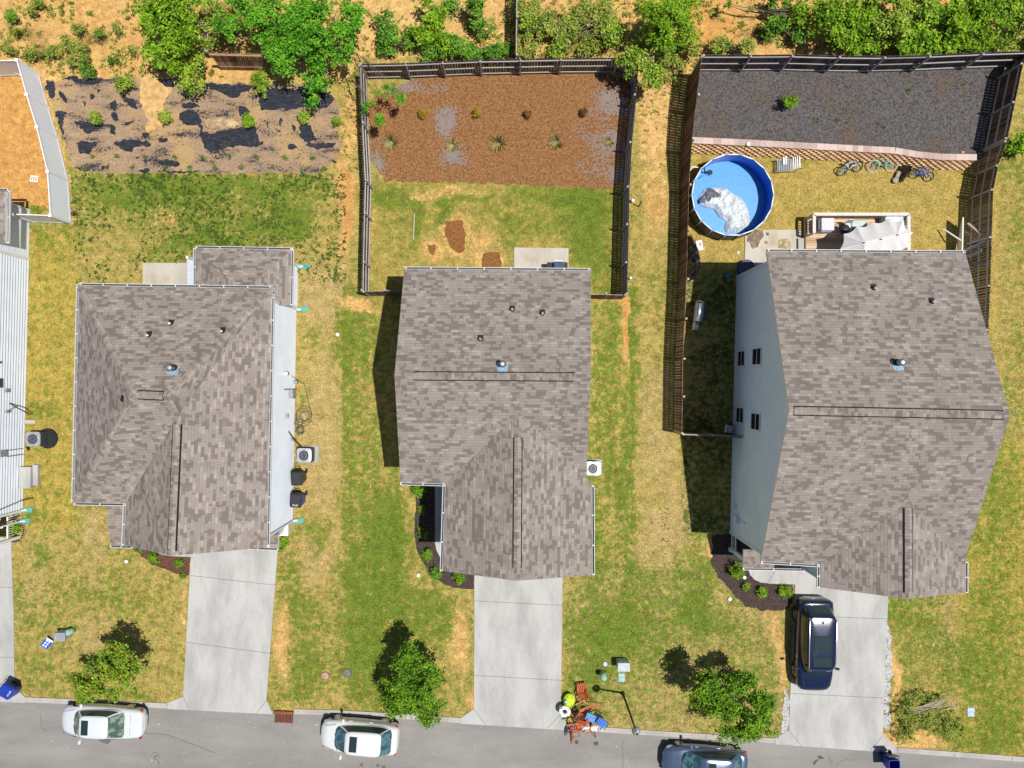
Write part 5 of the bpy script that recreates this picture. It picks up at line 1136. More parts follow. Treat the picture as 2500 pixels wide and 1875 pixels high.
# yard 3
shrub(1913, 258, 22, 1.0, 'leaf_bright', 'single bright young shrub standing in the black mulch', ry=24); C.objects
root_z = [o for o in bpy.data.objects if o.get('label', '').startswith('single bright young')][0]; root_z.location.z = RB
shrub(2200, 234, 6, .25, 'leaf_bright', 'tiny green sprout in the black mulch', n=50, size=.03, name='sprout', cat='sprout'); [o for o in bpy.data.objects if o.get('label', '').startswith('tiny green sprout')][0].location.z = RB
for x, y, r, w_ in ((1980, 308, 12, 'leftmost'), (2030, 305, 8, 'second from left'), (2140, 322, 8, 'third from left'), (2330, 222, 7, 'rightmost')): shrub(x, y, r, .12, 'leaf_scrub', 'faint low weed patch in the black mulch, ' + w_, n=60, size=.03, name='weed_patch', cat='weeds', group='weed patches in the black mulch'); [o for o in bpy.data.objects if o.get('label', '') == 'faint low weed patch in the black mulch, ' + w_][-1].location.z = RB
# front shrubs
for x, y, r, ry, h, lf, lb in [(1027, 1197, 22, 17, .8, 'leaf_bright', 'boxy bright shrub at the top of the curved black bed by the middle house'), (1031, 1245, 8, 13, .5, 'leaf_bright', 'narrow shrub second from the top of the curved black bed'), (1029, 1304, 12, 19, .6, 'leaf_bright', 'oval shrub halfway down the curved black bed'), (1043, 1355, 16, 14, .5, 'leaf_bright', 'bright shrub beside the white curved walk end'), (1065, 1396, 17, 19, .6, 'leaf_mid', 'darker shrub at the lower bend of the curved black bed'), (1121, 1411, 19, 15, .5, 'leaf_bright', 'shrub next to the middle driveway'),
                             (376, 1364, 17, 14, .5, 'leaf_bright', 'left shrub in the red mulch under the left house gable'), (435, 1374, 13, 9, .35, 'leaf_bright', 'small right shrub in the red mulch under the left house gable'), (339, 1341, 11, 6, .3, 'leaf_mid', 'sprig at the left tip of the red mulch'), (692, 1330, 15, 19, .6, 'leaf_bright', 'bushy shrub at the garage corner of the left house'), (446, 1405, 5, 6, .3, 'leaf_mid', 'weed at the lower corner of the red mulch'),
                             (1798, 1392, 22, 26, .9, 'leaf_bright', 'large round bush left of the curved porch walk of the right house'), (1823, 1430, 8, 11, .4, 'leaf_yel', 'small lime bush beside the curved porch walk'), (1860, 1448, 15, 15, .5, 'leaf_bright', 'middle bush in the dark bed below the curved porch walk'), (1919, 1445, 17, 17, .5, 'leaf_bright', 'bush between the porch walk and the black car'),
                             (35, 1294, 17, 15, .6, 'leaf_bright', 'round bush in a pink brick ring at the left edge')]:
    shrub(x, y, r, h, lf, lb, ry=ry, size=.042)
# brush pile / low golden bush
sb = tree([(2230, 1740, .4, 52, 36, .3), (2290, 1760, .45, 60, 40, .3), (2330, 1790, .3, 40, 30, .2), (2210, 1790, .35, 34, 30, .2), (2260, 1710, .3, 50, 22, .2)], 8000, .045, 'leaf_scrub', 'sprawling heap of cut brush and branches beside the right driveway', XY(2260, 1750), 44, name='brush_pile', cat='brush pile', parts=('foliage', 'stem'), branches=24, tr=.03)
mb = MB()
for k in range(16):
    a = P(random.uniform(2200, 2240), random.uniform(1730, 1745), .5); b = P(random.uniform(2290, 2345), random.uniform(1700, 1728), .6); mb.tube([a, a.lerp(b, .5) + Vector((0, random.uniform(-.06, .06), .05)), b], [.018, .014, .008], 5)
for k in range(8):
    a = P(2330, 1722, .5); b = P(random.uniform(2310, 2350), random.uniform(1690, 1745), .5); mb.tube([a, b], [.014, .006], 4)
mb.tube([P(2160, 1789, .05), P(2178, 1778, .3), P(2200, 1770, .3)], .014, 5)
mb.build('branches', M['rail_tan'], sb)
# brick ring
mb = MB(); c = P(36, 1294)
for k in range(22):
    t = R(-110 + k * 11); p = c + Vector((math.cos(t) * .56, math.sin(t) * .62, .04)); mb.box(p, (.22, .11, .1), t + math.pi / 2)
tag(mb.build('brick_edging', M['brick'], bevel=.008), 'ring of pink bricks round the bush by the white house', 'edging')
# ------------------------------------------------------------------ objects built in local coordinates
WORLD = False
def paint(name, c, metal=0.0, rough=0.28):
    t = NT(name, rough, 0.5, metal); t.col(c); t.b.inputs['Coat Weight'].default_value = .8; t.b.inputs['Coat Roughness'].default_value = .05; return t.mat
CARGLASS = NT('car_glass', 0.06, 0.8); CARGLASS.col((0.018, 0.035, 0.038)); CG = CARGLASS.mat
CG2 = NT('car_glass_pale', 0.06, 0.8); CG2.col(CG2.mix(CG2.ss(CG2.noise(3.5, 3, vec=CG2.obj()), .45, .6), (0.06, 0.10, 0.08), (0.20, 0.26, 0.20))); CG2 = CG2.mat
CG3 = NT('car_glass_teal', 0.06, 0.8); CG3.col(CG3.mix(CG3.ss(CG3.noise(3.0, 3, vec=CG3.obj()), .45, .6), (0.02, 0.06, 0.08), (0.07, 0.16, 0.19))); CG3 = CG3.mat
tail = mat('tail_lamp', (0.30, 0.012, 0.012), .25, coat=.5); chrome = mat('chrome', (.75, .75, .77), .2, .8, var=.02); tyre = mat('tyre', (0.02, 0.02, 0.02), .85)
headm = mat('head_lamp', (0.25, 0.28, 0.3), .15, var=.3, coat=1)
def interp(keys, x):
    xs = [k[0] for k in keys]
    return [float(np.interp(x, xs, [k[i] for k in keys])) for i in range(1, len(keys[0]))]
def sloop(x0, x1, w, n, e, pinch=1.0):
    """rounded outline loop from rear x0 to front x1, half width w, superellipse exponent e; pinch narrows the front"""
    out = []
    for k in range(n):
        t = 2 * math.pi * (k + .5) / n; c, s = math.cos(t), math.sin(t); u = abs(c) ** (2 / e) * (1 if c > 0 else -1); v = abs(s) ** (2 / (e + .6)) * (1 if s > 0 else -1)
        out.append(((x0 + x1) / 2 + u * (x1 - x0) / 2, v * w * (1 - (1 - pinch) * max(0, u))))
    return out
def car(loc, rz, L, Wd, H, paintm, label, kind='sedan', glass=None, sun=None, rails=False, group=None, cabin=None, hood=.0, name='parked_car', rim=chrome):
    g = glass or CG; root = empty(name, (loc[0], loc[1], .012), rz, label, 'car', group)
    hw = Wd / 2; N = 120
    belt = .56 * H + .12 if kind != 'suv' else .60 * H
    if kind == 'sedan': body = [(-1, .46, .62, .58), (-.97, .74, .90, .70), (-.90, .86, .97, .76), (-.62, .93, 1.0, .80), (0, 1, 1.02, .80), (.35, .99, 1.0, .78), (.62, .96, .93, .72), (.84, .86, .82, .64), (.94, .72, .72, .56), (1, .42, .60, .50)]
    elif kind == 'hatch': body = [(-1, .55, .66, .6), (-.97, .80, .95, .72), (-.90, .9, 1.04, .8), (-.6, .96, 1.03, .84), (0, 1, 1.03, .82), (.40, .99, 1.0, .8), (.62, .97, .95, .76), (.84, .88, .86, .68), (.94, .74, .74, .58), (1, .46, .6, .52)]
    else: body = [(-1, .60, .70, .6), (-.975, .84, .95, .75), (-.92, .93, 1.0, .85), (-.6, .98, 1.02, .88), (0, 1, 1.02, .88), (.42, 1.0, 1.01, .87), (.66, .98, .97, .84), (.86, .92, .90, .76), (.95, .80, .80, .66), (1, .50, .64, .58)]
    # lower body: stations -> rings
    mb = MB(); st = []
    for i in range(41):
        u = -math.cos(math.pi * i / 40); st.append(u)
    rings = []
    for u in st:
        f, zc, zs = interp(body, u); x = u * L / 2; w = hw * f; zc = belt * zc; zs = belt * zs; lo = .20 + .1 * abs(u) ** 6; a = []
        prof = [(0, lo), (.72, lo), (.93, lo + .05), (.975, lo + .18), (1.0, zs * .72 + .05), (.985, zs - .02), (.955, zs + (zc - zs) * .35), (.88, zs + (zc - zs) * .72), (.70, zc - .012), (.35, zc), (0, zc + .008)]
        for (q, z) in prof: a.append((x, w * q, z))
        for (q, z) in reversed(prof[1:-1]): a.append((x, -w * q, z))
        rings.append(a)
    n = len(rings[0]); base = len(mb.v)
    for a in rings: mb.v.extend(a)
    for i in range(len(rings) - 1):
        for k in range(n):
            k2 = (k + 1) % n; q = base + i * n; mb.f.append((q + k, q + n + k, q + n + k2, q + k2)); mb.m.append(0 if k not in (0, 1, n - 1, n - 2) else 1); mb.sm.append(True)
    for i, rv in ((0, False), (len(rings) - 1, True)):
        f = tuple(base + i * n + k for k in range(n)); mb.f.append(f if rv else f[::-1]); mb.m.append(0); mb.sm.append(False)
    body_o = mb.build('body', [paintm, M['black']], root)
    # greenhouse
    if cabin is None:
        cabin = {'sedan': (-.60, .62, -.24, .37), 'hatch': (-.87, .60, -.57, .26), 'suv': (-.91, .61, -.75, .40)}[kind]
    bx0, bx1, tx0, tx1 = [c * L / 2 for c in cabin]; wb, wt = hw * .90, hw * (.66 if kind == 'sedan' else .70 if kind == 'hatch' else .76)
    lb = sloop(bx0, bx1, wb, N, 4.6, .90); lt = sloop(tx0, tx1, wt, N, 7.0, .96); z0 = belt * .985; z1 = H - .07
    lv = []
    for t in (0, .12, .30, .5, .7, .88, 1.0):
        z = z0 + (z1 - z0) * t; bul = math.sin(t * math.pi) * .03
        lv.append([(a[0] * (1 - t) + b[0] * t + (bul if a[0] > 0 else -bul) * 0, (a[1] * (1 - t) + b[1] * t) * (1 + bul * .6), z) for a, b in zip(lb, lt)])
    cx, q_ = (tx0 + tx1) / 2, 0
    for t, zz in ((.9, .028), (.6, .055), (.25, .068), (.02, .07)):
        lv.append([(cx + (b[0] - cx) * t, b[1] * t, z1 + zz) for b in lt])
    roofm = MB(); wind = MB(); rear = MB(); sideg = [MB(), MB()]
    for i in range(len(lv) - 1):
        for k in range(N):
            k2 = (k + 1) % N; f = [lv[i][k], lv[i][k2], lv[i + 1][k2], lv[i + 1][k]]; t = 2 * math.pi * (k + 1) / N; 
            px_ = sum(p[0] for p in f) / 4; py_ = sum(p[1] for p in f) / 4; tgt = roofm
            if 1 <= i < 5 or (i == 0):
                a, b = lb[k], lb[k2]; fr = (abs(a[1]) + abs(b[1])) / 2 / wb
                xm = (a[0] + b[0]) / 2; 
                uu = (xm - (bx0 + bx1) / 2) / ((bx1 - bx0) / 2); infront = uu > .86 and fr < .885; inrear = uu < -.88 and fr < .93
                if infront: tgt = wind
                elif inrear: tgt = rear
                elif 1 <= i < 5 and (-.84 if kind != 'sedan' else -.80) < uu < .80: tgt = sideg[0 if py_ > 0 else 1]
            tgt.face([Vector(p) for p in f], 0, None, True)
    for mbb, nm, mm in ((roofm, 'roof', paintm), (wind, 'windscreen', g), (rear, 'rear_window', g), (sideg[0], 'side_window', CG), (sideg[1], 'side_window', CG)):
        if mbb.f:
            o = mbb.build(nm, mm, root); bm = bmesh.new(); bm.from_mesh(o.data); bmesh.ops.remove_doubles(bm, verts=bm.verts, dist=1e-4); bm.to_mesh(o.data); bm.free()
    # black surround of screens
    if sun:
        mb = MB()
        for (sx0, sx1, sw) in sun: mb.box(((sx0 + sx1) / 2, 0, H - .055 + .05), (abs(sx1 - sx0), sw, .03), 0, 0)
        so_ = mb.build('sunroof', CG, root, bevel=.03)
    if rails:
        for s in (-1, 1):
            mb = MB(); mb.tube([(tx0 + .12, s * wt * .93, H - .04), (tx0 + .3, s * wt * .95, H + .03), (tx1 - .5, s * wt * .95, H + .03), (tx1 - .1, s * wt * .90, H - .03)], .028, 6); mb.build('roof_rail', chrome, root)
        mb = MB(); mb.dome((tx0 + .35, 0, H), .09, .03, .07, 8, 3); mb.build('antenna', M['black'], root)
    wr = .34 if kind != 'suv' else .39; 
    for sx in (-.60, .62):
        for s in (-1, 1):
            x = sx * L / 2; fw = interp(body, sx)[0] * hw
            wh = MB(); wh.cyl((x, s * (fw - .24), wr), wr, .205, 24, axis=(0, s, 0)); 
            w_o = wh.build('wheel', tyre, root)
            rm = MB(); rm.cyl((x, s * (fw - .034), wr), wr * .64, .006, 20, axis=(0, s, 0), m=1)
            for q in range(7):
                t = q * 2 * math.pi / 7; rm.beam((x, s * (fw - .022), wr), (x + math.cos(t) * wr * .6, s * (fw - .022), wr + math.sin(t) * wr * .6), .045, .012, 0, up=(0, 1, 0))
            rm.ring((x, s * (fw - .026), wr), wr * .62, .018, (0, 1, 0), 20, 5)
            rm.build('rim', [rim, M['black']], w_o)
            ar = MB(); ar.ring((x, s * (fw - .045), wr + .01), wr * 1.06, .04, (0, 1, 0), 24, 5); ar.build('wheel_arch', M['black'], root)
    for s in (-1, 1):
        f, zc, zs = interp(body, -.93); mb = MB(); mb.dome((-.925 * L / 2, s * hw * .76, belt * zs + .01), .10, .17, .065, 12, 4); mb.build('tail_light', tail, root)
        f, zc, zs = interp(body, .88); mb = MB(); mb.dome((.86 * L / 2, s * hw * .76, belt * zs * .98), .20, .12, .07, 12, 4); mb.build('headlight', headm, root)
        mb = MB(); x = bx1 - .42; mb.box((x, s * (hw + .10), belt + .08), (.13, .22, .14), s * -.15); mb.beam((x + .02, s * (hw - .06), belt + .02), (x, s * (hw + .05), belt + .05), .06, .05); mb.build('mirror', paintm, root, bevel=.03)
        for q in (-.14, .12): 
            mb = MB(); mb.box((q * L, s * (hw * .995), belt * .82), (.19, .035, .035)); mb.build('door_handle', chrome if kind != 'hatch' else paintm, root)
    mb = MB()   # panel lines and plate
    for s in (-1, 1): mb.beam((bx1 - .02, s * hw * .80, belt * 1.0), (.88 * L / 2, s * hw * .62, belt * .90), .012, .02)
    mb.beam((bx0 - .28 if kind == 'sedan' else bx0 - .02, -hw * .62, belt * .985), (bx0 - .28 if kind == 'sedan' else bx0 - .02, hw * .62, belt * .985), .012, .02)
    mb.build('panel_gap', M['darkgrey'], root)
    mb = MB(); mb.box((-L / 2 * .985 - .0, 0, belt * .66), (.03, .34, .13)); mb.build('number_plate', M['grey'], root)
    mb = MB(); mb.box((L / 2 * .965, 0, belt * .52), (.06, hw * 1.1, .12)); mb.build('grille', M['black'], root, bevel=.01)
    mb = MB()
    for s in (-1, 1): mb.beam((bx1 + .02, s * hw * .15, belt * 1.0), (bx1 - .20, s * hw * .15 + .52 * s, belt * 1.0 + .12), .018, .018)
    mb.build('wiper', M['black'], root)
    return root
white = paint('car_white', (.60, .635, .665)); white2 = paint('car_pearl', (.64, .65, .65)); navy = paint('car_navy', (.006, .012, .045), .1, .2); silver = paint('car_silver_blue', (.13, .175, .28), .6, .28); blackp = paint('car_black', (.01, .01, .013))
car((-22.68, -18.72), R(180 - 2.6), 4.62, 1.80, 1.44, white, 'white sedan with pale green screens parked under the left street tree', 'sedan', CG2, [(.36, .74, .80)])
car((-8.43, -19.52), R(180 - 4.6), 4.33, 1.80, 1.62, white2, 'white hatchback crossover with dark square sunroof parked under the dense street tree', 'hatch', CG3, [(-.03, .38, .84)])
car((10.70, -21.0), R(180 - 4.2), 4.66, 1.83, 1.46, silver, 'silver blue sedan cut off by the bottom edge below the open street tree', 'sedan', CG3, [(-.38, .02, .80)], cabin=(-.84, .58, -.56, .12))
car((16.72, -14.42), R(-90 - 1.2), 5.12, 2.0, 1.78, navy, 'glossy black navy sport utility car with roof rails parked on the right driveway', 'suv', None, [(-.86, .0, .92), (.32, .82, 1.0)], True)
car((-9.8, -22.95), R(-3.4), 4.7, 1.85, 1.45, blackp, 'black car barely showing at the bottom edge below the white hatchback', 'sedan')

# street lamp
lb = P(1520, 1692); root = empty('street_lamp', (lb.x, lb.y, 0), 0, 'black street lamp with round glass lantern beside the discarded furniture', 'street lamp')
mb = MB(); mb.cyl((0, 0, 0), .12, .25, 12, r2=.08); mb.cyl((0, 0, .2), .062, 3.95, 12, r2=.042); mb.build('pole', M['black'], root)
mb = MB(); mb.cyl((0, 0, 4.1), .05, .2, 12, r2=.17); mb.cyl((0, 0, 4.28), .19, .05, 16); mb.build('collar', M['black'], root)
mb = MB(); mb.dome((0, 0, 4.33), .205, .205, .40, 20, 7); mb.ring((0, 0, 4.34), .20, .02, m=1); mb.dome((0, 0, 4.70), .07, .07, .07, 10, 4, m=1)
for k in range(4):
    t = k * math.pi / 2 + .4; mb.tube([(math.cos(t) * .215, math.sin(t) * .215, 4.34), (math.cos(t) * .16, math.sin(t) * .16, 4.64), (0, 0, 4.74)], .009, 5, 1)
lg = NT('lantern_glass', .12, .7); lg.col((.46, .52, .54)); mb.build('lantern', [lg.mat, M['darkgrey']], root)

# air conditioners
def ac(cx, cy, w, label, pad=True, dark=False, h=.82, rz=0):
    c = P(cx, cy, h); root = empty('air_conditioner', (c.x, c.y, 0), rz, label, 'air conditioner')
    mb = MB(); mb.box((0, 0, h / 2 + .04), (w * .96, w * .96, h - .08))
    for k in range(14):
        for s in (-1, 1): mb.box((s * w * .485, (k - 6.5) * w / 15, h / 2), (.012, .02, h - .16)); mb.box(((k - 6.5) * w / 15, s * w * .485, h / 2), (.02, .012, h - .16))
    mb.build('casing', M['darkgrey'], root)
    mb = MB(); rr = w * .36
    pts = [(-w / 2, -w / 2), (w / 2, -w / 2), (w / 2, w / 2), (-w / 2, w / 2)]; n = 32; out = []
    for k in range(n):
        t = 2 * math.pi * k / n; c_, s_ = math.cos(t), math.sin(t); q = (w / 2) / max(abs(c_), abs(s_)); q = min(q, w * .64); out.append((c_ * q, s_ * q))
    for k in range(n):
        k2 = (k + 1) % n; a, b = 2 * math.pi * k / n, 2 * math.pi * k2 / n
        mb.face([(out[k][0], out[k][1], h), (out[k2][0], out[k2][1], h), (rr * math.cos(b), rr * math.sin(b), h + .02), (rr * math.cos(a), rr * math.sin(a), h + .02)])
        mb.face([(out[k][0], out[k][1], h), (rr * 0, 0, h - .05), (out[k2][0], out[k2][1], h)][::-1]) if False else None
        mb.face([(out[k][0], out[k][1], h - .07), (out[k2][0], out[k2][1], h - .07), (out[k2][0], out[k2][1], h), (out[k][0], out[k][1], h)])
    mb.build('top_cover', M['steel'] if not dark else M['grey'], root)
    mb = MB(); mb.cyl((0, 0, h - .12), rr, .02, 24, 1)
    for k in range(5):
        t = k * 1.257; mb.box((math.cos(t) * rr * .5, math.sin(t) * rr * .5, h - .07), (rr * .8, rr * .42, .012), t, 0, rx=.3)
    mb.cyl((0, 0, h - .08), .07, .05, 12, 0); mb.build('fan', [M['steel'], M['dark']], root)
    mb = MB()
    for q in (.5, .99): mb.ring((0, 0, h + .015), rr * q, .006, seg=26, rs=4)
    for k in range(0): t = k * math.pi / 4; mb.beam((0, 0, h + .018), (math.cos(t) * rr, math.sin(t) * rr, h + .018), .008, .008)
    mb.build('grille', M['steel'], root)
    if pad: mb = MB(); mb.box((.1, 0, .03), (w + .22, w + .12, .10)); mb.build('pad', M['concrete'], root, bevel=.01)
    return root
ac(742, 1112, .80, 'air conditioner on a concrete pad by the pale wall of the left house', rz=R(-1))
ac(1448, 1144, .76, 'air conditioner against the east side of the middle house', rz=R(-1))
a0 = ac(80, 1072, .80, 'air conditioner on a round black base beside the white slat house', pad=False, dark=True)
mb = MB(); mb.cyl((.30, -.02, 0), .58, .10, 24, r2=.54); mb.build('pad', M['black'], a0)
WORLD = True
mb = MB(); mb.tube([(-27.4, -1.05, 1.3), (-27.2, -1.3, 1.0), (-26.9, -1.7, .35)], .03, 7); mb.tube([P(66, 1092, .25), P(70, 1098, .1)], .06, 6); mb.build('refrigerant_line', M['black'], a0)
a1 = [o for o in bpy.data.objects if o.get('label', '').startswith('air conditioner on a concrete')][0]
mb = MB(); mb.tube([(-12.1, -2.6, 1.5), (-12.0, -3.0, 1.1), (-11.85, -3.4, .5), (-11.75, -3.62, .3)], .03, 6); mb.tube([(-12.1, -2.7, 1.3), (-11.95, -3.2, .8), (-11.65, -3.6, .3)], .022, 6); mb.build('refrigerant_line', M['darkgrey'], a1)
# hose
mb = MB(); r_ = random.Random(3)
def coil(cx, cy, r, turns, z=.03, jx=.05):
    out = []
    for k in range(int(turns * 22)):
        t = k / 22 * 2 * math.pi; q = r * (1 + jx * math.sin(t * .37 + 1)); p = P(cx, cy); out.append((p.x + math.cos(t) * q + .06 * math.sin(t * .21), p.y + math.sin(t) * q * 1.1 + .05 * math.cos(t * .17), z + .012 * (k % 40) / 10))
    return out
mb.tube([(-12.1, .45, 1.0), (-11.9, .2, .5), (-11.7, .0, .06)] + coil(742, 1016, .34, 5, .04, .4), .014, 6); mb.tube(coil(770, 1026, .27, .85, .02, .02), .012, 6); mb.tube(coil(733, 1050, .18, 6, .03, .3), .014, 6); mb.tube(coil(730, 1030, .2, 3, .06, .3), .014, 6)
tag(mb.build('garden_hose', M['darkgrey']), 'tangled dark garden hose lying below the meter of the left house', 'hose')
# splash blocks
for x0, x1, y, lb in [(729, 756, 652, 'teal splash block at the north corner of the left house extension'), (725, 752, 755, 'teal splash block where the extension meets the left house'), (716, 741, 1272, 'teal splash block at the south corner of the left house'), (55, 80, 1246, 'teal splash block at the south corner of the white slat house'), (49, 74, 1273, 'teal splash block beside the brick ringed bush')]:
    a, b = P(x0, y), P(x1, y - 1); root = empty('splash_block', (a.x, a.y, 0), 0, lb, 'splash block'); mb = MB(); d = b.x - a.x
    mb.face([(a.x, a.y - .10, .09), (b.x, b.y - .16, .03), (b.x, b.y + .16, .03), (a.x, a.y + .10, .09)])
    for s in (-1, 1): mb.beam((a.x, a.y + s * .10, .08), (b.x, b.y + s * .16, .05), .025, .09)
    mb.beam((a.x, a.y - .1, .08), (a.x, a.y + .1, .08), .025, .1); mb.build('tray', M['teal'], root)
a, b = P(60, 1029), P(88, 1030); root = empty('downspout_extension', (a.x, a.y, 0), 0, 'pale flat outlet trough in green grass above the dark air conditioner', 'splash block'); mb = MB(); mb.beam((a.x, a.y, .08), (b.x, b.y, .04), .22, .07); mb.build('tray', M['kerb'], root, bevel=.02)
WORLD = False
# bins
def bin_(cx, cy, rz, bodym, lidm, label, open_=False, h=1.05, tilt=0, mark=True):
    c = P(cx, cy, h); root = empty('wheeled_bin', (c.x, c.y, .012), rz, label, 'wheeled bin')
    root.rotation_euler = (0, tilt, rz)
    mb = MB(); w, d = .58, .70
    def rr(w_, d_, z, r_=.08):
        o = []
        for (sx, sy, a0_) in ((1, 1, 0), (-1, 1, 90), (-1, -1, 180), (1, -1, 270)):
            for k in range(4):
                t = R(a0_ + k * 30); o.append((sx * (w_ / 2 - r_) + math.cos(t) * r_, sy * (d_ / 2 - r_) + math.sin(t) * r_, z))
        return o
    lv = [rr(w * .78, d * .72, .02), rr(w * .82, d * .78, .12), rr(w, d, h - .10), rr(w * 1.06, d * 1.05, h - .09), rr(w * 1.06, d * 1.05, h)]
    if open_: lv += [rr(w * .96, d * .95, h), rr(w * .94, d * .93, h - .10), rr(w * .76, d * .70, .10)]
    n = 16; b0 = len(mb.v)
    for l_ in lv: mb.v.extend(l_)
    for i in range(len(lv) - 1):
        for k in range(n): k2 = (k + 1) % n; q = b0 + i * n; mb.f.append((q + k, q + k2, q + n + k2, q + n + k)); mb.m.append(0); mb.sm.append(False)
    mb.f.append(tuple(b0 + k for k in reversed(range(n)))); mb.m.append(0); mb.sm.append(False); e_ = b0 + (len(lv) - 1) * n; mb.f.append(tuple(e_ + k for k in range(n))); mb.m.append(0); mb.sm.append(False)
    mb.build('body', bodym, root)
    mb = MB()
    if open_:
        mb.box((0, d / 2 + .10, h - .30), (w * 1.04, .05, .66), rx=R(-20)); mb.box((0, d / 2 + .07, h - .30), (w * .8, .03, .45), rx=R(-20))
    else:
        l2 = [rr(w * 1.1, d * 1.08, h), rr(w * 1.1, d * 1.08, h + .04), rr(w * .9, d * .86, h + .10)]; b0 = len(mb.v)
        for l_ in l2: mb.v.extend(l_)
        for i in range(2):
            for k in range(n): k2 = (k + 1) % n; q = b0 + i * n; mb.f.append((q + k, q + k2, q + n + k2, q + n + k)); mb.m.append(0); mb.sm.append(False)
        mb.f.append(tuple(b0 + 2 * n + k for k in range(n))); mb.m.append(0); mb.sm.append(False); mb.f.append(tuple(b0 + k for k in reversed(range(n)))); mb.m.append(0); mb.sm.append(False)
        for s in (-.18, 0, .18): mb.box((s, -.02, h + .105), (.07, d * .6, .02))
    mb.build('lid', lidm, root)
    if mark and not open_:
        mb = MB(); mb.box((0, -.24, h + .106), (.30, .10, .012)); mb.build('sticker', M['grey'], root)
    mb = MB(); mb.tube([(-w * .4, d * .52, h - .02), (-w * .4, d * .66, h + .02), (w * .4, d * .66, h + .02), (w * .4, d * .52, h - .02)], .016, 6); mb.beam((0, d * .52, h), (0, d * .66, h + .02), .03, .03); mb.build('handle', M['black'], root)
    for s in (-1, 1):
        mb = MB(); mb.cyl((s * w * .42, d * .42, .12), .12, .06 * s, 14, axis=(1, 0, 0)); mb.build('wheel', M['black'], root)
    return root
bin_(725, 1168, R(3), M['blackbin'], M['blackbin'], 'black wheeled bin with closed lid beside the pale wall of the left house', mark=False)
bin_(723, 1222, R(-4), M['bluebin'], M['blackbin'], 'blue wheeled bin with black lid and sticker south of the black bin')
bin_(2184, 1872, R(2), M['bluebin'], M['blackbin'], 'open blue wheeled bin at the bottom right kerb with its lid hanging back', True)
bin_(8, 1700, R(62), M['bluebin'], M['bluebin'], 'blue wheeled bin leaning at the left edge by the kerb', tilt=R(16))
# utility boxes
def box_unit(x, y, w, d, h, m, label, name='utility_box', cat='utility box', rz=0):
    c = P(x, y, h); root = empty(name, (c.x, c.y, 0), rz, label, cat); mb = MB(); mb.box((0, 0, h / 2), (w, d, h)); mb.build('cabinet', m, root, bevel=.02)
    mb = MB(); mb.box((0, -.02, h + .015), (w + .05, d + .05, .035)); mb.build('lid', m, root, bevel=.01); mb = MB(); mb.box((0, d / 2 + .01, h * .55), (w * .8, .02, h * .6)); mb.build('door', m, root)
    return root
ug = mat('utility_grey_green', (0.44, 0.50, 0.50), .5)
box_unit(1523, 1628, .62, .42, .75, ug, 'grey green transformer box north east of the discarded furniture')
box_unit(146, 1554, .58, .42, .65, M['grey'], 'grey utility box next to the blue yard sign')
def pedestal(x, y, r, h, m, label):
    c = P(x, y); root = empty('utility_pedestal', (c.x, c.y, 0), 0, label, 'pedestal'); mb = MB(); mb.cyl((0, 0, 0), r, h, 18); mb.build('post', m, root); mb = MB(); mb.dome((0, 0, h), r * 1.08, r * 1.08, .05, 18, 3); mb.build('cap', M['green_box'], root)
pg = mat('pedestal_green', (0.30, 0.52, 0.42), .5)
pedestal(1471, 1642, .15, .75, pg, 'tall mint green pedestal left of the transformer box'); pedestal(180, 1537, .15, .55, pg, 'mint green pedestal by the left front lawn utility box')
def lid(x, y, r, m, label, name='valve_cover', cat='ground cover lid', sq=None, zz=.035):
    c = P(x, y); root = empty(name, (c.x, c.y, 0), 0, label, cat); mb = MB()
    if sq: mb.box((0, 0, zz / 2), (sq[0], sq[1], zz))
    else: mb.cyl((0, 0, -.01), r, zz + .01, 22)
    mb.build('lid', m, root, bevel=.008); mb = MB()
    if sq: mb.ring((0, 0, zz), .03, .006, seg=10, rs=4)
    else: mb.ring((0, 0, zz - .01), r * 1.03, .018, seg=22, rs=5)
    mb.build('rim', M['darkgrey'] if r > .05 else m, root)
lid(1477.5, 1621, .14, ug, 'round pale green lid north of the tall pedestal'); lid(1517.5, 1654, 0, mat('valve_teal', (.27, .47, .48), .5), 'rounded rectangular teal lid south of the transformer box', sq=(.36, .47))
lid(794, 1650, .22, M['brick'], 'pinkish round manhole cover nearer the left driveway', 'manhole_cover', 'manhole cover', zz=.03); lid(848, 1643, .23, mat('iron_cover', (.16, .14, .14), .6, var=.5, scale=20), 'dark round manhole cover nearer the middle tree', 'manhole_cover', 'manhole cover', zz=.03)
lid(2370, 1738, 0, mat('blue_grey_lid', (.38, .46, .60), .5), 'blue grey square lid in the right lawn', sq=(.40, .50))
for x, y, lb in [(825, 817, 'white cleanout cap in the strip of lawn east of the left house'), (310.5, 1370, 'white cleanout cap left of the red mulch'), (1022, 1403.5, 'white cleanout cap at the edge of the curved black bed'), (1781, 1461.5, 'white cleanout cap at the lower left edge of the right front bed'), (1816.5, 1409, 'white lamp cap beside the porch walk bush')]:
    c = P(x, y); root = empty('cleanout_cap', (c.x, c.y, 0), 0, lb, 'pipe cap'); mb = MB(); mb.cyl((0, 0, 0), .07, .08, 14); mb.build('pipe', M['white'], root); mb = MB(); mb.cyl((0, 0, .08), .095, .03, 16); mb.box((0, 0, .12), (.05, .05, .03)); mb.build('cap', M['white'], root)
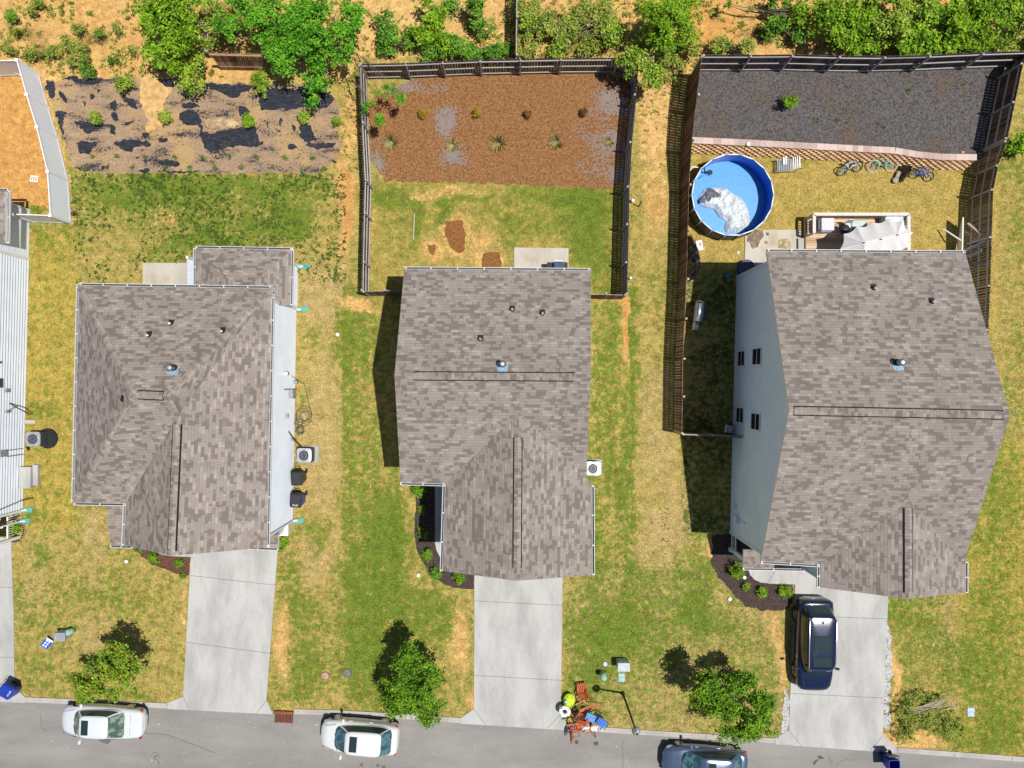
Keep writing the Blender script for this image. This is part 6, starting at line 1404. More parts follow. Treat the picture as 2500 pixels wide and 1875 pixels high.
# storm grate
c = P(693, 1752); root = empty('storm_drain', (c.x, c.y, 0), R(-2), 'rusty red storm drain grate in the gutter by the left driveway', 'drain'); rust = mat('rust_iron', (.22, .075, .04), .8, var=.3, scale=15)
mb = MB(); mb.box((0, 0, .015), (1.02, .55, .03), m=1)
for s in (-1, 1): mb.box((0, s * .25, .04), (.92, .05, .03)); mb.box((s * .45, 0, .04), (.05, .52, .03))
for k in range(10): mb.box((-.36 + k * .08, 0, .04), (.04, .46, .026))
mb.build('grate', [rust, M['dark']], root); mb = MB(); mb.box((0, .33, .09), (1.1, .16, .12)); mb.build('kerb_inlet', rust, root, bevel=.01)
# yard sign lying against the box
c = P(121, 1567); root = empty('yard_sign', (c.x, c.y, 0), R(50), 'blue and white yard sign lying beside the grey utility box', 'sign'); bl = mat('sign_blue', (.02, .10, .50), .4)
mb = MB(); mb.box((0, 0, .22), (.60, .44, .015), rx=.25); mb.build('board', bl, root)
mb = MB()
for k in range(3):
    for q in range(2): mb.box((-.18 + k * .16, -.06 + q * .14, .24 + (-.06 + q * .14) * .25), (.10, .085, .006), rx=.25)
mb.box((.24, .0, .232), (.10, .40, .006), rx=.25); mb.build('marks', M['white'], root)
mb = MB(); mb.beam((-.1, -.25, .0), (-.1, -.1, .20), .012, .012); mb.beam((.1, -.25, .0), (.1, -.1, .20), .012, .012); mb.build('stake', M['steel'], root)
# ball
c = P(182, 523); mb = MB(); mb.dome((0, 0, .12), .12, .12, .12, 16, 8, full=True); o = mb.build('ball', mat('ball_red', (.10, .012, .012), .35)); o.location = c; tag(o, 'dark red ball at the foot of the vinyl fence corner', 'ball')
# drain tile in the sand
c = P(84, 437); mb = MB()
for k in range(4): mb.box(((k - 1.5) * .12, 0, .03), (.05, .26, .03))
for s in (-1, 1): mb.box((0, s * .15, .03), (.46, .05, .03))
o = mb.build('plastic_crate', M['white']); o.location = c; o.rotation_euler = (0, 0, R(-8)); tag(o, 'small white slatted plastic piece lying on the orange sand', 'crate')

# ------------------------------------------------------------------ pool
pc = XY(1789, 475.5, 1.22); root = empty('swimming_pool', (pc[0], pc[1], 0), 0, 'round above ground pool with bright blue liner and dark grey outer wall', 'pool')
RP, HP, NP = 2.22, 1.22, 18
liner = NT('pool_liner', .35, .4); n = liner.noise(22, 3, .6); liner.col(liner.mix(liner.ss(n, .35, .65), (.045, .245, .60), (.085, .335, .70))); liner.bump(liner.noise(8, 3), .2, .02); liner = liner.mat
inner = NT('pool_inner', .35, .4); inner.col(inner.mix(inner.noise(5, 3), (.012, .09, .55), (.02, .13, .66))); inner = inner.mat
mb = MB(); n = NP * 4
cp = [(math.cos(2 * math.pi * k / n), math.sin(2 * math.pi * k / n)) for k in range(n)]
def rad(k, r): # polygonal feel
    t = (k % 4) / 4; a = math.pi / NP; x = abs(t - .5) * 2 * a; return r * math.cos(a) / math.cos(a - x) if False else r * (math.cos(a) / math.cos(x * 1.0 - 0) if x < a else 1)
mb.face([(c_ * (RP - .03), s_ * (RP - .03), .06) for c_, s_ in cp]); mb.build('liner_floor', liner, root)
mb = MB()
for k in range(n):
    k2 = (k + 1) % n; a, b = cp[k], cp[k2]
    mb.face([(a[0] * (RP - .02), a[1] * (RP - .02), .05), (b[0] * (RP - .02), b[1] * (RP - .02), .05), (b[0] * (RP - .04), b[1] * (RP - .04), HP), (a[0] * (RP - .04), a[1] * (RP - .04), HP)][::-1], sm=True)
mb.build('liner_wall', inner, root)
mb = MB()
for k in range(n):
    k2 = (k + 1) % n; a, b = cp[k], cp[k2]
    mb.face([(a[0] * (RP + .03), a[1] * (RP + .03), .0), (b[0] * (RP + .03), b[1] * (RP + .03), .0), (b[0] * RP, b[1] * RP, HP), (a[0] * RP, a[1] * RP, HP)], sm=True)
mb.build('outer_wall', M['darkgrey'], root)
for k in range(NP):
    t = 2 * math.pi * (k + .5) / NP; t0, t1 = t - math.pi / NP * .93, t + math.pi / NP * .93; q = RP + .01
    mb = MB(); mb.tube([(math.cos(t0) * q, math.sin(t0) * q, HP), (math.cos(t1) * q, math.sin(t1) * q, HP)], .032, 8); mb.build('top_rail', M['vinyl'], root)
    t = 2 * math.pi * k / NP; mb = MB(); mb.tube([(math.cos(t) * (q + .04), math.sin(t) * (q + .04), 0), (math.cos(t) * (q + .03), math.sin(t) * (q + .03), HP)], .035, 6); mb.box((math.cos(t) * q, math.sin(t) * q, HP), (.08, .09, .08), t); mb.build('upright', M['grey'], root)
mb = MB(); mb.cyl((-.95, 1.55, .07), .13, .03, 16); mb.ring((-.95, 1.55, .09), .17, .025, m=1); mb.tube([(-1.6, 1.2, .08), (-1.3, 1.4, .1), (-1.0, 1.5, .1)], .03, 6, 1); mb.tube([(-1.35, 1.75, .5), (-1.3, 1.55, .3), (-1.0, 1.5, .1)], .04, 6, 0); mb.build('skimmer', [M['black'], liner], root)
mb = MB(); mb.tube([(-1.6, 1.7, .5), (-2.0, 1.75, .5), (-2.35, 1.35, .3), (-2.5, .8, .06), (-2.3, .55, .06)], .035, 7); mb.build('filter_hose', M['vinyl'], root)
# crumpled cover
cc = lambda L: [(1670 + x / 4.608, 360 + y / 4.608) for x, y in L]
def crumple(name, poly, z0, amp, mats, label, cat, group=None, step=.04, split=None, seed=0, scale=.42, hmax=.3):
    W_ = [XY(x, y, z0 + amp * .3) for x, y in poly]; xs = [p[0] for p in W_]; ys = [p[1] for p in W_]; x0, x1, y0, y1 = min(xs), max(xs), min(ys), max(ys)
    NX, NY = int((x1 - x0) / step) + 1, int((y1 - y0) / step) + 1; gx_, gy_ = np.meshgrid(np.linspace(x0, x1, NX), np.linspace(y0, y1, NY)); ins = inpoly(gx_.ravel(), gy_.ravel(), W_).reshape(gx_.shape)
    mb = MB(); zz = np.zeros(gx_.shape)
    for j in range(NY):
        for i in range(NX):
            v = Vector((gx_[j, i] / scale, gy_[j, i] / scale, seed)); r1 = 1 - abs(mnoise.noise(v)) * 2.2; r2 = 1 - abs(mnoise.noise(v * 2.3 + Vector((3, 5, 1)))) * 2.0
            e_ = min(math.hypot(gx_[j, i] - (a[0] + (b[0] - a[0]) * t_), gy_[j, i] - (a[1] + (b[1] - a[1]) * t_)) for a, b in zip(W_, W_[1:] + W_[:1]) for t_ in (0, .25, .5, .75))
            zz[j, i] = z0 + min(1, e_ / .22) * (hmax * .35 + amp * (max(r1, -.3) * .6 + max(r2, -.4) * .4))
    for j in range(NY - 1):
        for i in range(NX - 1):
            if ins[j, i] and ins[j + 1, i] and ins[j, i + 1] and ins[j + 1, i + 1]:
                q = [(gx_[b, a], gy_[b, a], max(zz[b, a], z0 + .005)) for a, b in ((i, j), (i + 1, j), (i + 1, j + 1), (i, j + 1))]
                mb.face([q[0], q[1], q[2]], 0, None, False); mb.face([q[0], q[2], q[3]], 0, None, False)
    o = mb.build(name, mats); bm = bmesh.new(); bm.from_mesh(o.data); bmesh.ops.remove_doubles(bm, verts=bm.verts, dist=1e-4)
    bmesh.ops.solidify(bm, geom=bm.faces, thickness=.01); bm.to_mesh(o.data); bm.free(); tag(o, label, cat, group); return o
tarpw = mat('white_tarp', (.56, .60, .60), .5, var=.12, scale=3); tarpg = mat('grey_tarp', (.10, .11, .125), .5, var=.3); tarpb = mat('black_tarp', (.02, .022, .027), .28, var=.3, coat=.4)
crumple('pool_cover', cc([(170, 540), (230, 470), (290, 445), (400, 450), (480, 460), (560, 520), (640, 560), (690, 620), (730, 720), (748, 800), (730, 880), (620, 950), (470, 950), (450, 900), (470, 830), (400, 790), (330, 690), (250, 680), (170, 640)]), .07, .15, tarpw, 'crumpled white cover heaped on the floor of the blue pool', 'pool cover', seed=1, hmax=.5, scale=.5)
crumple('pool_cover_flap', cc([(290, 440), (360, 485), (440, 545), (280, 610), (170, 635), (178, 575)]), .30, .07, tarpg, 'dark grey folded corner of cloth on top of the white pool cover', 'cloth', seed=4, hmax=.2)
crumple('tarp_heap', [(1679, 574), (1690, 570), (1696, 590), (1706, 605), (1711, 630), (1708, 655), (1703, 668), (1700, 680), (1685, 688), (1678, 682), (1679, 640)], .03, .45, tarpb, 'black plastic tarp heap south of the pool beside the brown fence', 'tarp', seed=7, scale=.3, hmax=1.0)
c = P(1708, 599, .05); mb = MB(); mb.box((0, 0, .03), (.32, .55, .04), R(12)); mb.box((.03, .06, .056), (.12, .2, .012), R(12), 1); o = mb.build('white_board', [M['white'], M['brick']]); o.location = (c.x, c.y, .02); tag(o, 'small white board lying on grass by the black tarp heap', 'board')
crumple('white_bag', [(1823, 634), (1837, 633), (1839, 642), (1830, 644), (1822, 641)], .06, .12, tarpw, 'white rag at the patio corner of the right house', 'bag', seed=9, step=.03)
crumple('white_rag', [(1798, 614), (1806, 612), (1807, 619), (1799, 621)], .02, .06, tarpw, 'tiny white rag on the gold grass below the pool', 'rag', seed=10, step=.02)
# blue tub
c = P(1822, 655, .3); root = empty('blue_tub', (c.x, c.y, 0), 0, 'blue plastic tub in the shade at the north west corner of the right house', 'tub'); mb = MB(); mb.cyl((0, 0, 0), .42, .35, 24, r2=.48); mb.ring((0, 0, .36), .46, .025); mb.cyl((0, 0, .351), .44, .004, 24, 1); mb.build('basin', [M['bluebin'], M['darkgrey']], root)
c = P(1774, 675, 0); mb = MB(); mb.box((0, 0, .12), (.28, .22, .24)); mb.box((0, 0, .26), (.22, .16, .05), 0, 0); o = mb.build('blue_crate', mat('blue_teal', (.03, .17, .30), .5), bevel=.02); o.location = c; tag(o, 'small blue crate in the deep shade west of the right house', 'crate')
c = P(1786, 728, 0); mb = MB(); mb.ring((0, 0, .03), .09, .02); mb.cyl((0, 0, 0), .03, .1, 8); o = mb.build('sprinkler', M['black']); o.location = c; tag(o, 'small dark ring shaped sprinkler in the shaded side yard', 'sprinkler')
# slatted ladder/chair by the wall
c = P(1911, 408); root = empty('folding_lounger', (c.x, c.y, 0), R(2), 'grey slatted folding lounger standing by the block wall', 'lounger')
mb = MB()
for k in range(9): mb.box((-.42 + k * .10, .02, .36), (.065, .62, .02), 0, 0, ry=0)
mb.build('seat', M['grey'], root)
mb = MB()
for k in range(4): mb.box((.46 + k * .07, .06, .42 + k * .10), (.05, .66, .02))
mb.box((-.12, .20, .50), (.07, .42, .02)); mb.box((0, .22, .53), (.07, .46, .02)); mb.build('backrest', M['vinyl'], root)
mb = MB()
for s in (-1, 1): mb.beam((-.55, s * .32, .34), (.52, s * .32, .34), .035, .035); mb.beam((.45, s * .34, .36), (.75, s * .34, .85), .035, .035)
mb.build('frame', M['grey'], root)
for x in (-.48, .62):
    for s in (-1, 1): mb = MB(); mb.beam((x, s * .32, 0), (x, s * .32, .36), .035, .035); mb.build('leg', M['grey'], root)
# bicycles
def bike(cx, cy, rz, lean, sc, fm, label, basket=False, tm=None):
    c = P(cx, cy); root = empty('bicycle', (c.x, c.y, 0), 0, label, 'bicycle'); root.rotation_euler = (R(lean), 0, R(rz)); root.scale = (1, 1, 1); r = .33 * sc; wb = .52 * sc; t = tm or M['black']
    for s, nm in ((-1, 'wheel'), (1, 'wheel')):
        mb = MB(); mb.ring((s * wb, 0, r), r, .034, (0, 1, 0), 26, 5, 0); mb.ring((s * wb, 0, r), r * .92, .010, (0, 1, 0), 26, 4, 1)
        for k in range(9): a = k * math.pi / 9; mb.beam((s * wb - math.cos(a) * r * .9, 0, r - math.sin(a) * r * .9), (s * wb + math.cos(a) * r * .9, 0, r + math.sin(a) * r * .9), .004, .004, 1)
        mb.cyl((s * wb, -.04, r), .03, .08, 8, 1, axis=(0, 1, 0)); mb.build(nm, [t, M['grey']], root)
    mb = MB(); bb = (-.06 * sc, 0, r * .95); seat = (-.22 * sc, 0, r + .40 * sc); hd = (.33 * sc, 0, r + .42 * sc); hb = (.38 * sc, 0, r + .26 * sc)
    for a, b, q in ((bb, seat, .030), (seat, hd, .032), (bb, hb, .038), ((-wb, 0, r), bb, .022), ((-wb, 0, r), seat, .020)): mb.tube([a, b], q, 7)
    mb.build('frame', fm, root)
    mb = MB(); mb.tube([hd, hb, (wb, 0, r)], .026, 6); mb.build('fork', fm, root)
    mb = MB(); mb.tube([hd, (.34 * sc, 0, r + .50 * sc)], .014, 6); mb.tube([(.22 * sc, -.27, r + .54 * sc), (.34 * sc, -.1, r + .52 * sc), (.34 * sc, .1, r + .52 * sc), (.22 * sc, .27, r + .54 * sc)], .014, 6); mb.build('handlebar', M['black'], root)
    mb = MB(); mb.tube([seat, (-.24 * sc, 0, r + .47 * sc)], .013, 6); mb.dome((-.25 * sc, 0, r + .47 * sc), .14, .07, .05, 12, 3); mb.build('saddle', M['black'], root)
    mb = MB(); mb.ring((bb[0], .04, bb[2]), .08, .010, (0, 1, 0), 14, 4); mb.beam((bb[0], .05, bb[2]), (bb[0] + .13, .07, bb[2] - .1), .02, .02); mb.beam((bb[0], -.05, bb[2]), (bb[0] - .13, -.07, bb[2] + .1), .02, .02); mb.build('crank', M['darkgrey'], root)
    return root
lbm = mat('bike_pale_blue', (.42, .52, .72), .3, coat=.5); tlm = mat('bike_teal', (.10, .52, .42), .3, coat=.5); bbm = mat('bike_blue', (.02, .12, .62), .3, coat=.5)
bike(2073, 424, 14, -52, .88, lbm, 'pale blue bicycle leftmost in the row by the block wall')
bike(2151, 419, 183, 58, .98, tlm, 'teal bicycle with pale tyres in the middle of the row', tm=mat('tyre_pale', (.45, .44, .40), .6))
bike(2243, 439, -12, -56, .80, bbm, 'bright blue small bicycle at the right end of the row')
crumple('black_cover', [(2197, 404), (2210, 401), (2222, 406), (2224, 425), (2212, 436), (2205, 446), (2192, 444), (2196, 425), (2191, 415)], .03, .4, tarpb, 'black cloth covered heap between the teal and blue bicycles', 'cover', seed=12, step=.04, scale=.25, hmax=1.0)
c = P(2186, 434); root = empty('scooter_toy', (c.x, c.y, 0), R(68), 'tan toy with round end lying against the black heap', 'toy'); tan = mat('tan_plastic', (.36, .27, .19), .6, var=.3); mb = MB(); mb.box((.12, 0, .18), (.42, .22, .1)); mb.cyl((-.2, 0, .08), .17, .12, 16); mb.build('deck', tan, root, bevel=.02); mb = MB(); mb.ring((-.2, 0, .2), .1, .025); mb.build('ring', M['grey'], root)
# barrel grill
c = P(1707, 762, .9); root = empty('barrel_grill', (c.x, c.y, 0), R(-7), 'galvanised barrel smoker grill standing in the shaded side yard', 'grill')
mb = MB(); mb.tube([(0, -.52, .85), (0, .60, .85)], .25, 20); mb.build('barrel', M['steel'], root)
mb = MB(); mb.tube([(-.02, -.98, .62), (-.02, -.54, .62)], .19, 18); mb.build('firebox', M['steel'], root)
mb = MB()
for k in range(5): mb.box((.30 + k * .055, .05, .72), (.04, .85, .02))
mb.build('shelf', M['darkgrey'], root); mb = MB(); mb.beam((-.12, -.3, 1.09), (-.12, .4, 1.09), .03, .03); mb.cyl((-.05, .5, 1.05), .05, .35, 10); mb.build('handle', M['black'], root)
for x in (-.2, .2):
    for y in (-.45, .5): mb = MB(); mb.beam((x, y, 0), (x * .8, y, .7), .04, .04); mb.build('leg', M['black'], root)
# side yard chair
c = P(1773, 1046); root = empty('garden_chair', (c.x, c.y, 0), R(-10), 'small white chair with dark arms in the shade by the short fence', 'chair')
mb = MB(); mb.box((0, 0, .42), (.42, .42, .04)); mb.build('seat', M['white'], root); mb = MB(); mb.box((-.24, 0, .68), (.06, .44, .5), ry=-.25); mb.build('backrest', M['white'], root)
for s in (-1, 1): mb = MB(); mb.box((0, s * .25, .6), (.46, .05, .04)); mb.build('arm', M['black'], root)
for x in (-.18, .18):
    for y in (-.18, .18): mb = MB(); mb.beam((x, y, 0), (x, y, .42), .04, .04); mb.build('leg', M['black'], root)
# ------------------------------------------------------------------ deck
WORLD = True
DZ = .36; root = empty('wooden_deck', P(2090, 560), 0, 'raised wooden deck with pale railing behind the right house', 'deck')
x0, x1, y0, y1 = 16.42, 21.70, 6.15, 9.32
mb = MB(); k = 0; y = y0
while y < y1 - .01:
    h_ = min(.138, y1 - y)
    for a, b in ((x0, x0 + 2.6), (x0 + 2.604, x1)): mb.box(((a + b) / 2, y + h_ / 2, DZ - .015), (b - a, h_ - .006, .03))
    y += .144
mb.build('floor_board', M['deck'], root)
mb = MB()
for (a, b) in (((x0, y0), (x1, y0)), ((x1, y0), (x1, y1)), ((x1, y1), (x0, y1)), ((x0, y1), (x0, y0))): mb.beam((a[0], a[1], DZ - .16), (b[0], b[1], DZ - .16), .04, .24)
mb.build('skirt', M['deck'], root)
RT = 1.30
for a, b in (((x0 + .05, y1 - .06), (x1 - .05, y1 - .06)), ((x1 - .06, y1 - .1), (x1 - .06, y0)), ((x0 + .06, y1 - .1), (x0 + .06, 8.25))):
    mb = MB(); mb.beam((*a, RT), (*b, RT), .17, .035); mb.beam((*a, RT - .09), (*b, RT - .09), .04, .09); mb.beam((*a, DZ + .1), (*b, DZ + .1), .04, .07); mb.build('handrail', M['deckrail'], root)
    L = math.hypot(b[0] - a[0], b[1] - a[1]); n = int(L / .13); mb = MB()
    for k in range(n): t = (k + .5) / n; mb.box((a[0] + (b[0] - a[0]) * t, a[1] + (b[1] - a[1]) * t, (RT + DZ) / 2), (.035, .035, RT - DZ - .1))
    mb.build('balusters', M['deck'], root)
    n = max(1, round(L / 1.8))
    for k in range(n + 1): t = k / n; mb = MB(); mb.box((a[0] + (b[0] - a[0]) * t, a[1] + (b[1] - a[1]) * t, RT / 2), (.09, .09, RT)); mb.build('post', M['deckrail'], root)
mb = MB(); mb.box((x0 - .19, 7.3, .19), (.36, 1.75, .05)); mb.box((x0 - .03, 7.3, .1), (.04, 1.7, .2)); mb.box((x0 - .35, 7.3, .08), (.04, 1.7, .16)); mb.build('step', M['kerb'], root)
WORLD = False
# deck furniture
c = P(2021.5, 547, 1.2); root = empty('covered_grill', (c.x, c.y, DZ), 0, 'boxy grill under a lavender white cover at the west end of the deck', 'covered grill')
mb = MB(); mb.box((0, 0, .42), (.74, .72, .84), taper=.96); lav = mat('lavender_cover', (.56, .56, .74), .6, var=.05); mb.build('cover', lav, root, bevel=.04); mb = MB(); mb.box((0, -.38, .6), (.55, .04, .1)); mb.build('hem', M['grey'], root)
mb = MB(); mb.box((-.46, 0, .40), (.16, .66, .8)); mb.build('side_shelf', M['darkgrey'], root, bevel=.02)
def pchair(x, y, rz, label, w=.34, d=.4, m='grey'):
    c = P(x, y, DZ + .45); root = empty('patio_chair', (c.x, c.y, DZ), rz, label, 'chair'); mb = MB(); mb.box((0, 0, .42), (w, d, .06)); mb.build('seat', ug, root, bevel=.02); mb = MB(); mb.box((0, d / 2 + .02, .65), (w, .05, .5), rx=-.15); mb.build('backrest', ug, root, bevel=.02)
    for sx in (-1, 1):
        for sy in (-1, 1): mb = MB(); mb.box((sx * (w / 2 - .03), sy * (d / 2 - .03), .2), (.03, .03, .4)); mb.build('leg', M['darkgrey'], root)
pchair(2071, 552, 0, 'small pale green chair next to the kettle grill on the deck'); 
c = P(2098, 546, .8); root = empty('patio_bench', (c.x, c.y, DZ), 0, 'pale green cushioned bench beside the small chair on the deck', 'bench'); mb = MB(); mb.box((0, 0, .42), (.85, .34, .12)); mb.build('cushion', ug, root, bevel=.03); mb = MB(); mb.box((0, 0, .3), (.85, .36, .08)); mb.build('seat', M['darkgrey'], root)
for sx in (-1, 1):
    for sy in (-1, 1): mb = MB(); mb.box((sx * .38, sy * .13, .13), (.04, .04, .26)); mb.build('leg', M['darkgrey'], root)
c = P(2060, 561, .9); root = empty('kettle_grill', (c.x, c.y, DZ), 0, 'round black kettle grill in the umbrella shade on the deck', 'grill'); mb = MB(); mb.dome((0, 0, .62), .27, .27, -.22, 20, 5); mb.build('bowl', M['black'], root); mb = MB(); mb.dome((0, 0, .63), .28, .28, .2, 20, 5); mb.cyl((0, 0, .82), .03, .05, 8); mb.build('lid', M['blackbin'], root)
for k in range(3): t = k * 2.094; mb = MB(); mb.tube([(math.cos(t) * .15, math.sin(t) * .15, .5), (math.cos(t) * .3, math.sin(t) * .3, 0)], .012, 5); mb.build('leg', M['black'], root)
c = P(2184, 543, .9); root = empty('covered_sofa', (c.x, c.y, DZ), 0, 'outdoor sofa under translucent white plastic in the north east deck corner', 'sofa'); pl = mat('clear_plastic', (.55, .62, .64), .2, var=.2, scale=5, coat=.6); mb = MB(); mb.box((0, .1, .35), (1.2, .5, .7)); mb.box((.42, -.5, .33), (.4, .8, .62)); mb.build('cover', pl, root, bevel=.08); mb = MB(); mb.box((0, .32, .6), (1.2, .12, .5)); mb.build('backrest', pl, root, bevel=.04)
# triple umbrella
z0u, z1u = 2.28, 2.85; cen = [(2109, 593), (2150, 584.5), (2190, 574)]; cw = [P(x, y, z1u) for x, y in cen]; mid = cw[1]
root = empty('triple_umbrella', (mid.x, mid.y, DZ), 0, 'long off white triple patio umbrella with scalloped edge over the deck', 'umbrella')
tips_n = [(2060, 571), (2093, 551.5), (2133, 543), (2171, 532), (2207, 538)]; tips = [P(x, y, z0u) for x, y in tips_n]; E1, E2 = P(2229, 568, z0u), P(2220, 603, z0u); Wt = P(2051, 609, z0u)
d = (cw[2] - cw[0]).normalized(); pr = Vector((-d.y, d.x, 0))
def mir(p):
    v = p - cw[1]; a, b = v.dot(d), v.dot(pr); q = cw[1] + d * a * 1.0 - pr * b; q.z = z0u; return q
S_ = [mir(tips[3]), mir(tips[2]), mir(tips[1])]
outl = [Wt] + tips + [E1, E2] + S_
near = [0, 0, 0, 1, 2, 2, 2, 2, 2, 1, 0]
mb = MB(); n = len(outl); NS = 8
rootl = Vector((mid.x, mid.y, DZ))
for k in range(n):
    a, b = outl[k], outl[(k + 1) % n]; ca, cb = cw[near[k]], cw[near[(k + 1) % n]]
    for i in range(NS):
        for j in range(NS):
            def pt(u, v):   # u along edge, v from centre to edge
                e_ = a.lerp(b, u); cc_ = ca.lerp(cb, u); sc = math.sin(u * math.pi); inn = (cc_ - e_); inn.z = 0
                e2 = e_ + inn * .13 * sc; p = cc_.lerp(e2, v); p.z -= .10 * sc * v * v * 0 + (.06 * sc * v if ca is cb else (0.28 * sc * (1 - v)) * .0 + .05 * sc * v)
                return p - rootl
            mb.face([pt(i / NS, j / NS), pt((i + 1) / NS, j / NS), pt((i + 1) / NS, (j + 1) / NS), pt(i / NS, (j + 1) / NS)], 0, None, True)
canv = NT('umbrella_canvas', .8, .1); canv.col((.63, .605, .60)); canv.bump(canv.noise(3, 2), .3, .05)
o = mb.build('canopy', canv.mat, root); bm = bmesh.new(); bm.from_mesh(o.data); bmesh.ops.remove_doubles(bm, verts=bm.verts, dist=1e-4); bmesh.ops.recalc_face_normals(bm, faces=bm.faces); bm.to_mesh(o.data); bm.free()
for c_ in cw:
    mb = MB(); q = c_ - rootl; mb.cyl(q, .035, .09, 10); mb.build('finial', M['darkgrey'], root)
    mb = MB()
    for k in range(5): t = k * 1.26; mb.tube([q + Vector((math.cos(t) * .11, math.sin(t) * .11, -.01)), q + Vector((math.cos(t) * .14, math.sin(t) * .14, -.01))], .010, 4)
    mb.build('vent_cap', M['grey'], root)
mb = MB(); q = mid - rootl; mb.tube([(q.x, q.y, .02), (q.x, q.y, q.z)], .03, 8); mb.tube([cw[0] - rootl - Vector((0, 0, .06)), cw[2] - rootl - Vector((0, 0, .06))], .02, 6); mb.build('pole', M['darkgrey'], root)
mb = MB()
for p, c_ in zip(outl, [cw[i] for i in near]): mb.tube([c_ - rootl - Vector((0, 0, .05)), (c_ - rootl).lerp(p - rootl, .9) - Vector((0, 0, .06))], .010, 4)
mb.build('rib', M['darkgrey'], root)
# black grill on middle patio
c = P(1363, 649, 1.0); root = empty('gas_grill', (c.x, c.y, .06), 0, 'black gas grill on the pale patio of the middle house', 'grill'); mb = MB(); mb.box((0, 0, .45), (.62, .48, .8)); mb.build('cabinet', M['darkgrey'], root, bevel=.02); mb = MB(); mb.box((0, .0, .98), (.60, .46, .26), taper=.8); mb.build('lid', mat('grill_blue_black', (.05, .09, .16), .2, var=.2, coat=.6), root, bevel=.04); mb = MB(); mb.box((-.45, 0, .84), (.3, .42, .04)); mb.build('side_shelf', M['black'], root); mb = MB(); mb.box((.42, 0, .84), (.2, .42, .04)); mb.build('side_shelf', M['black'], root); mb = MB(); mb.beam((-.22, .28, 1.02), (.22, .28, 1.02), .03, .03); mb.build('handle', M['steel'], root)
# left patio chairs
for k, (x, lb) in enumerate(((434, 'dark patio chair back just showing over the left house gutter'), (468, 'patio chair with pale cushion next to the left house extension'))):
    c = P(x, 701 - k * 2, .8); root = empty('patio_chair', (c.x, c.y, .06), 0, lb, 'chair'); mb = MB(); mb.box((0, -.3, .4), (.5, .5, .06)); mb.build('seat', M['grey'], root); mb = MB(); mb.tube([(-.26, -.05, .4), (-.24, .02, .85), (.24, .02, .85), (.26, -.05, .4)], .02, 6); mb.box((0, 0, .65), (.44, .02, .35), rx=-.1, m=1 if k == 0 else 2); mb.build('backrest', [M['black'], M['black'], M['vinyl']], root)
    for sx in (-1, 1):
        for sy in (-.5, -.05): mb = MB(); mb.box((sx * .23, sy, .2), (.03, .03, .4)); mb.build('leg', M['black'], root)
# leaning glider + timber by the east fence
WORLD = True
c = P(2341, 580); root = empty('plastic_sheet', (c.x, c.y, 0), 0, 'narrow pale blue panel leaning against the fence beside the deck lawn', 'panel')
mb = MB(); mb.face([P(2351, 531, .9), P(2349, 611, .9), P(2336, 612, .08), P(2343, 556, .08)]); mb.face([P(2351, 531, .89), P(2343, 556, .07), P(2336, 612, .07), P(2349, 611, .89)]); mb.beam(P(2351, 531, .92), P(2349, 611, .92), .06, .05, 1); mb.build('face', [M['vinyl'], M['white']], root)
def lumber(a, za, b, zb, w, t, m, label): mb = MB(); mb.beam(P(*a, za), P(*b, zb), w, t); tag(mb.build('plank', m), label, 'plank')
lumber((2303, 559), .35, (2346, 587), .9, .06, .06, M['white'], 'white pole reaching from the lawn to the leaning panel')
lumber((2363, 545), .7, (2397, 573), 1.3, .10, .05, M['rail_tan'], 'pale yellow plank leaning on the brown fence')
lumber((2356, 563), .4, (2371, 576), .6, .05, .05, M['grey'], 'short dark pole below the pale yellow plank')
lumber((2355, 612), .3, (2410, 586), 1.5, .14, .05, M['grey'], 'dark grey board slanting up against the brown fence')
lumber((2358, 627), .3, (2398, 612), 1.4, .16, .05, M['grey'], 'second grey board just below the slanting one')
lumber((2363, 642), .3, (2406, 642), 1.4, .26, .04, mat('grey_teal_board', (.17, .21, .21), .6), 'wide grey teal board nearest the north east roof corner')
# ------------------------------------------------------------------ discarded furniture by the kerb
terra = mat('orange_wood', (.48, .125, .05), .6, var=.2, scale=8)
def slat_chair(px_, py_, z, rot, label, g='orange slatted chairs in the kerbside pile'):
    global WORLD
    WORLD = False; c = P(px_, py_, z); root = empty('slatted_chair', (c.x, c.y, z), 0, label, 'chair', g); root.rotation_euler = tuple(R(a) for a in rot)
    mb = MB()
    for k in range(5): mb.box((0, -.22 + k * .11, .42), (.50, .08, .02))
    mb.build('seat', terra, root); mb = MB()
    for k in range(5): mb.box((-.20 + k * .10, .31, .72), (.065, .02, .56), rx=-.12)
    mb.beam((-.26, .34, 1.0), (.26, .34, 1.0), .03, .07); mb.beam((-.26, .29, .48), (.26, .29, .48), .03, .05); mb.build('backrest', terra, root)
    for s in (-1, 1):
        mb = MB(); mb.box((s * .27, 0, .64), (.07, .56, .025)); mb.build('arm', terra, root)
        for y in (-.25, .26): mb = MB(); mb.beam((s * .25, y, 0), (s * .26, y, .64 if y < 0 else 1.0), .045, .045); mb.build('leg', terra, root)
slat_chair(1424, 1712, .12, (-62, 6, 8), 'orange slatted chair lying on its back at the top of the pile')
slat_chair(1400, 1765, .12, (15, -35, 80), 'orange slatted chair toppled sideways under the white ring float')
slat_chair(1452, 1752, .45, (100, 18, -65), 'orange slatted chair upended beneath the blue lounger')
slat_chair(1418, 1760, .30, (40, 8, 160), 'orange slatted chair nearest the road in the pile')
WORLD = True
mb = MB()
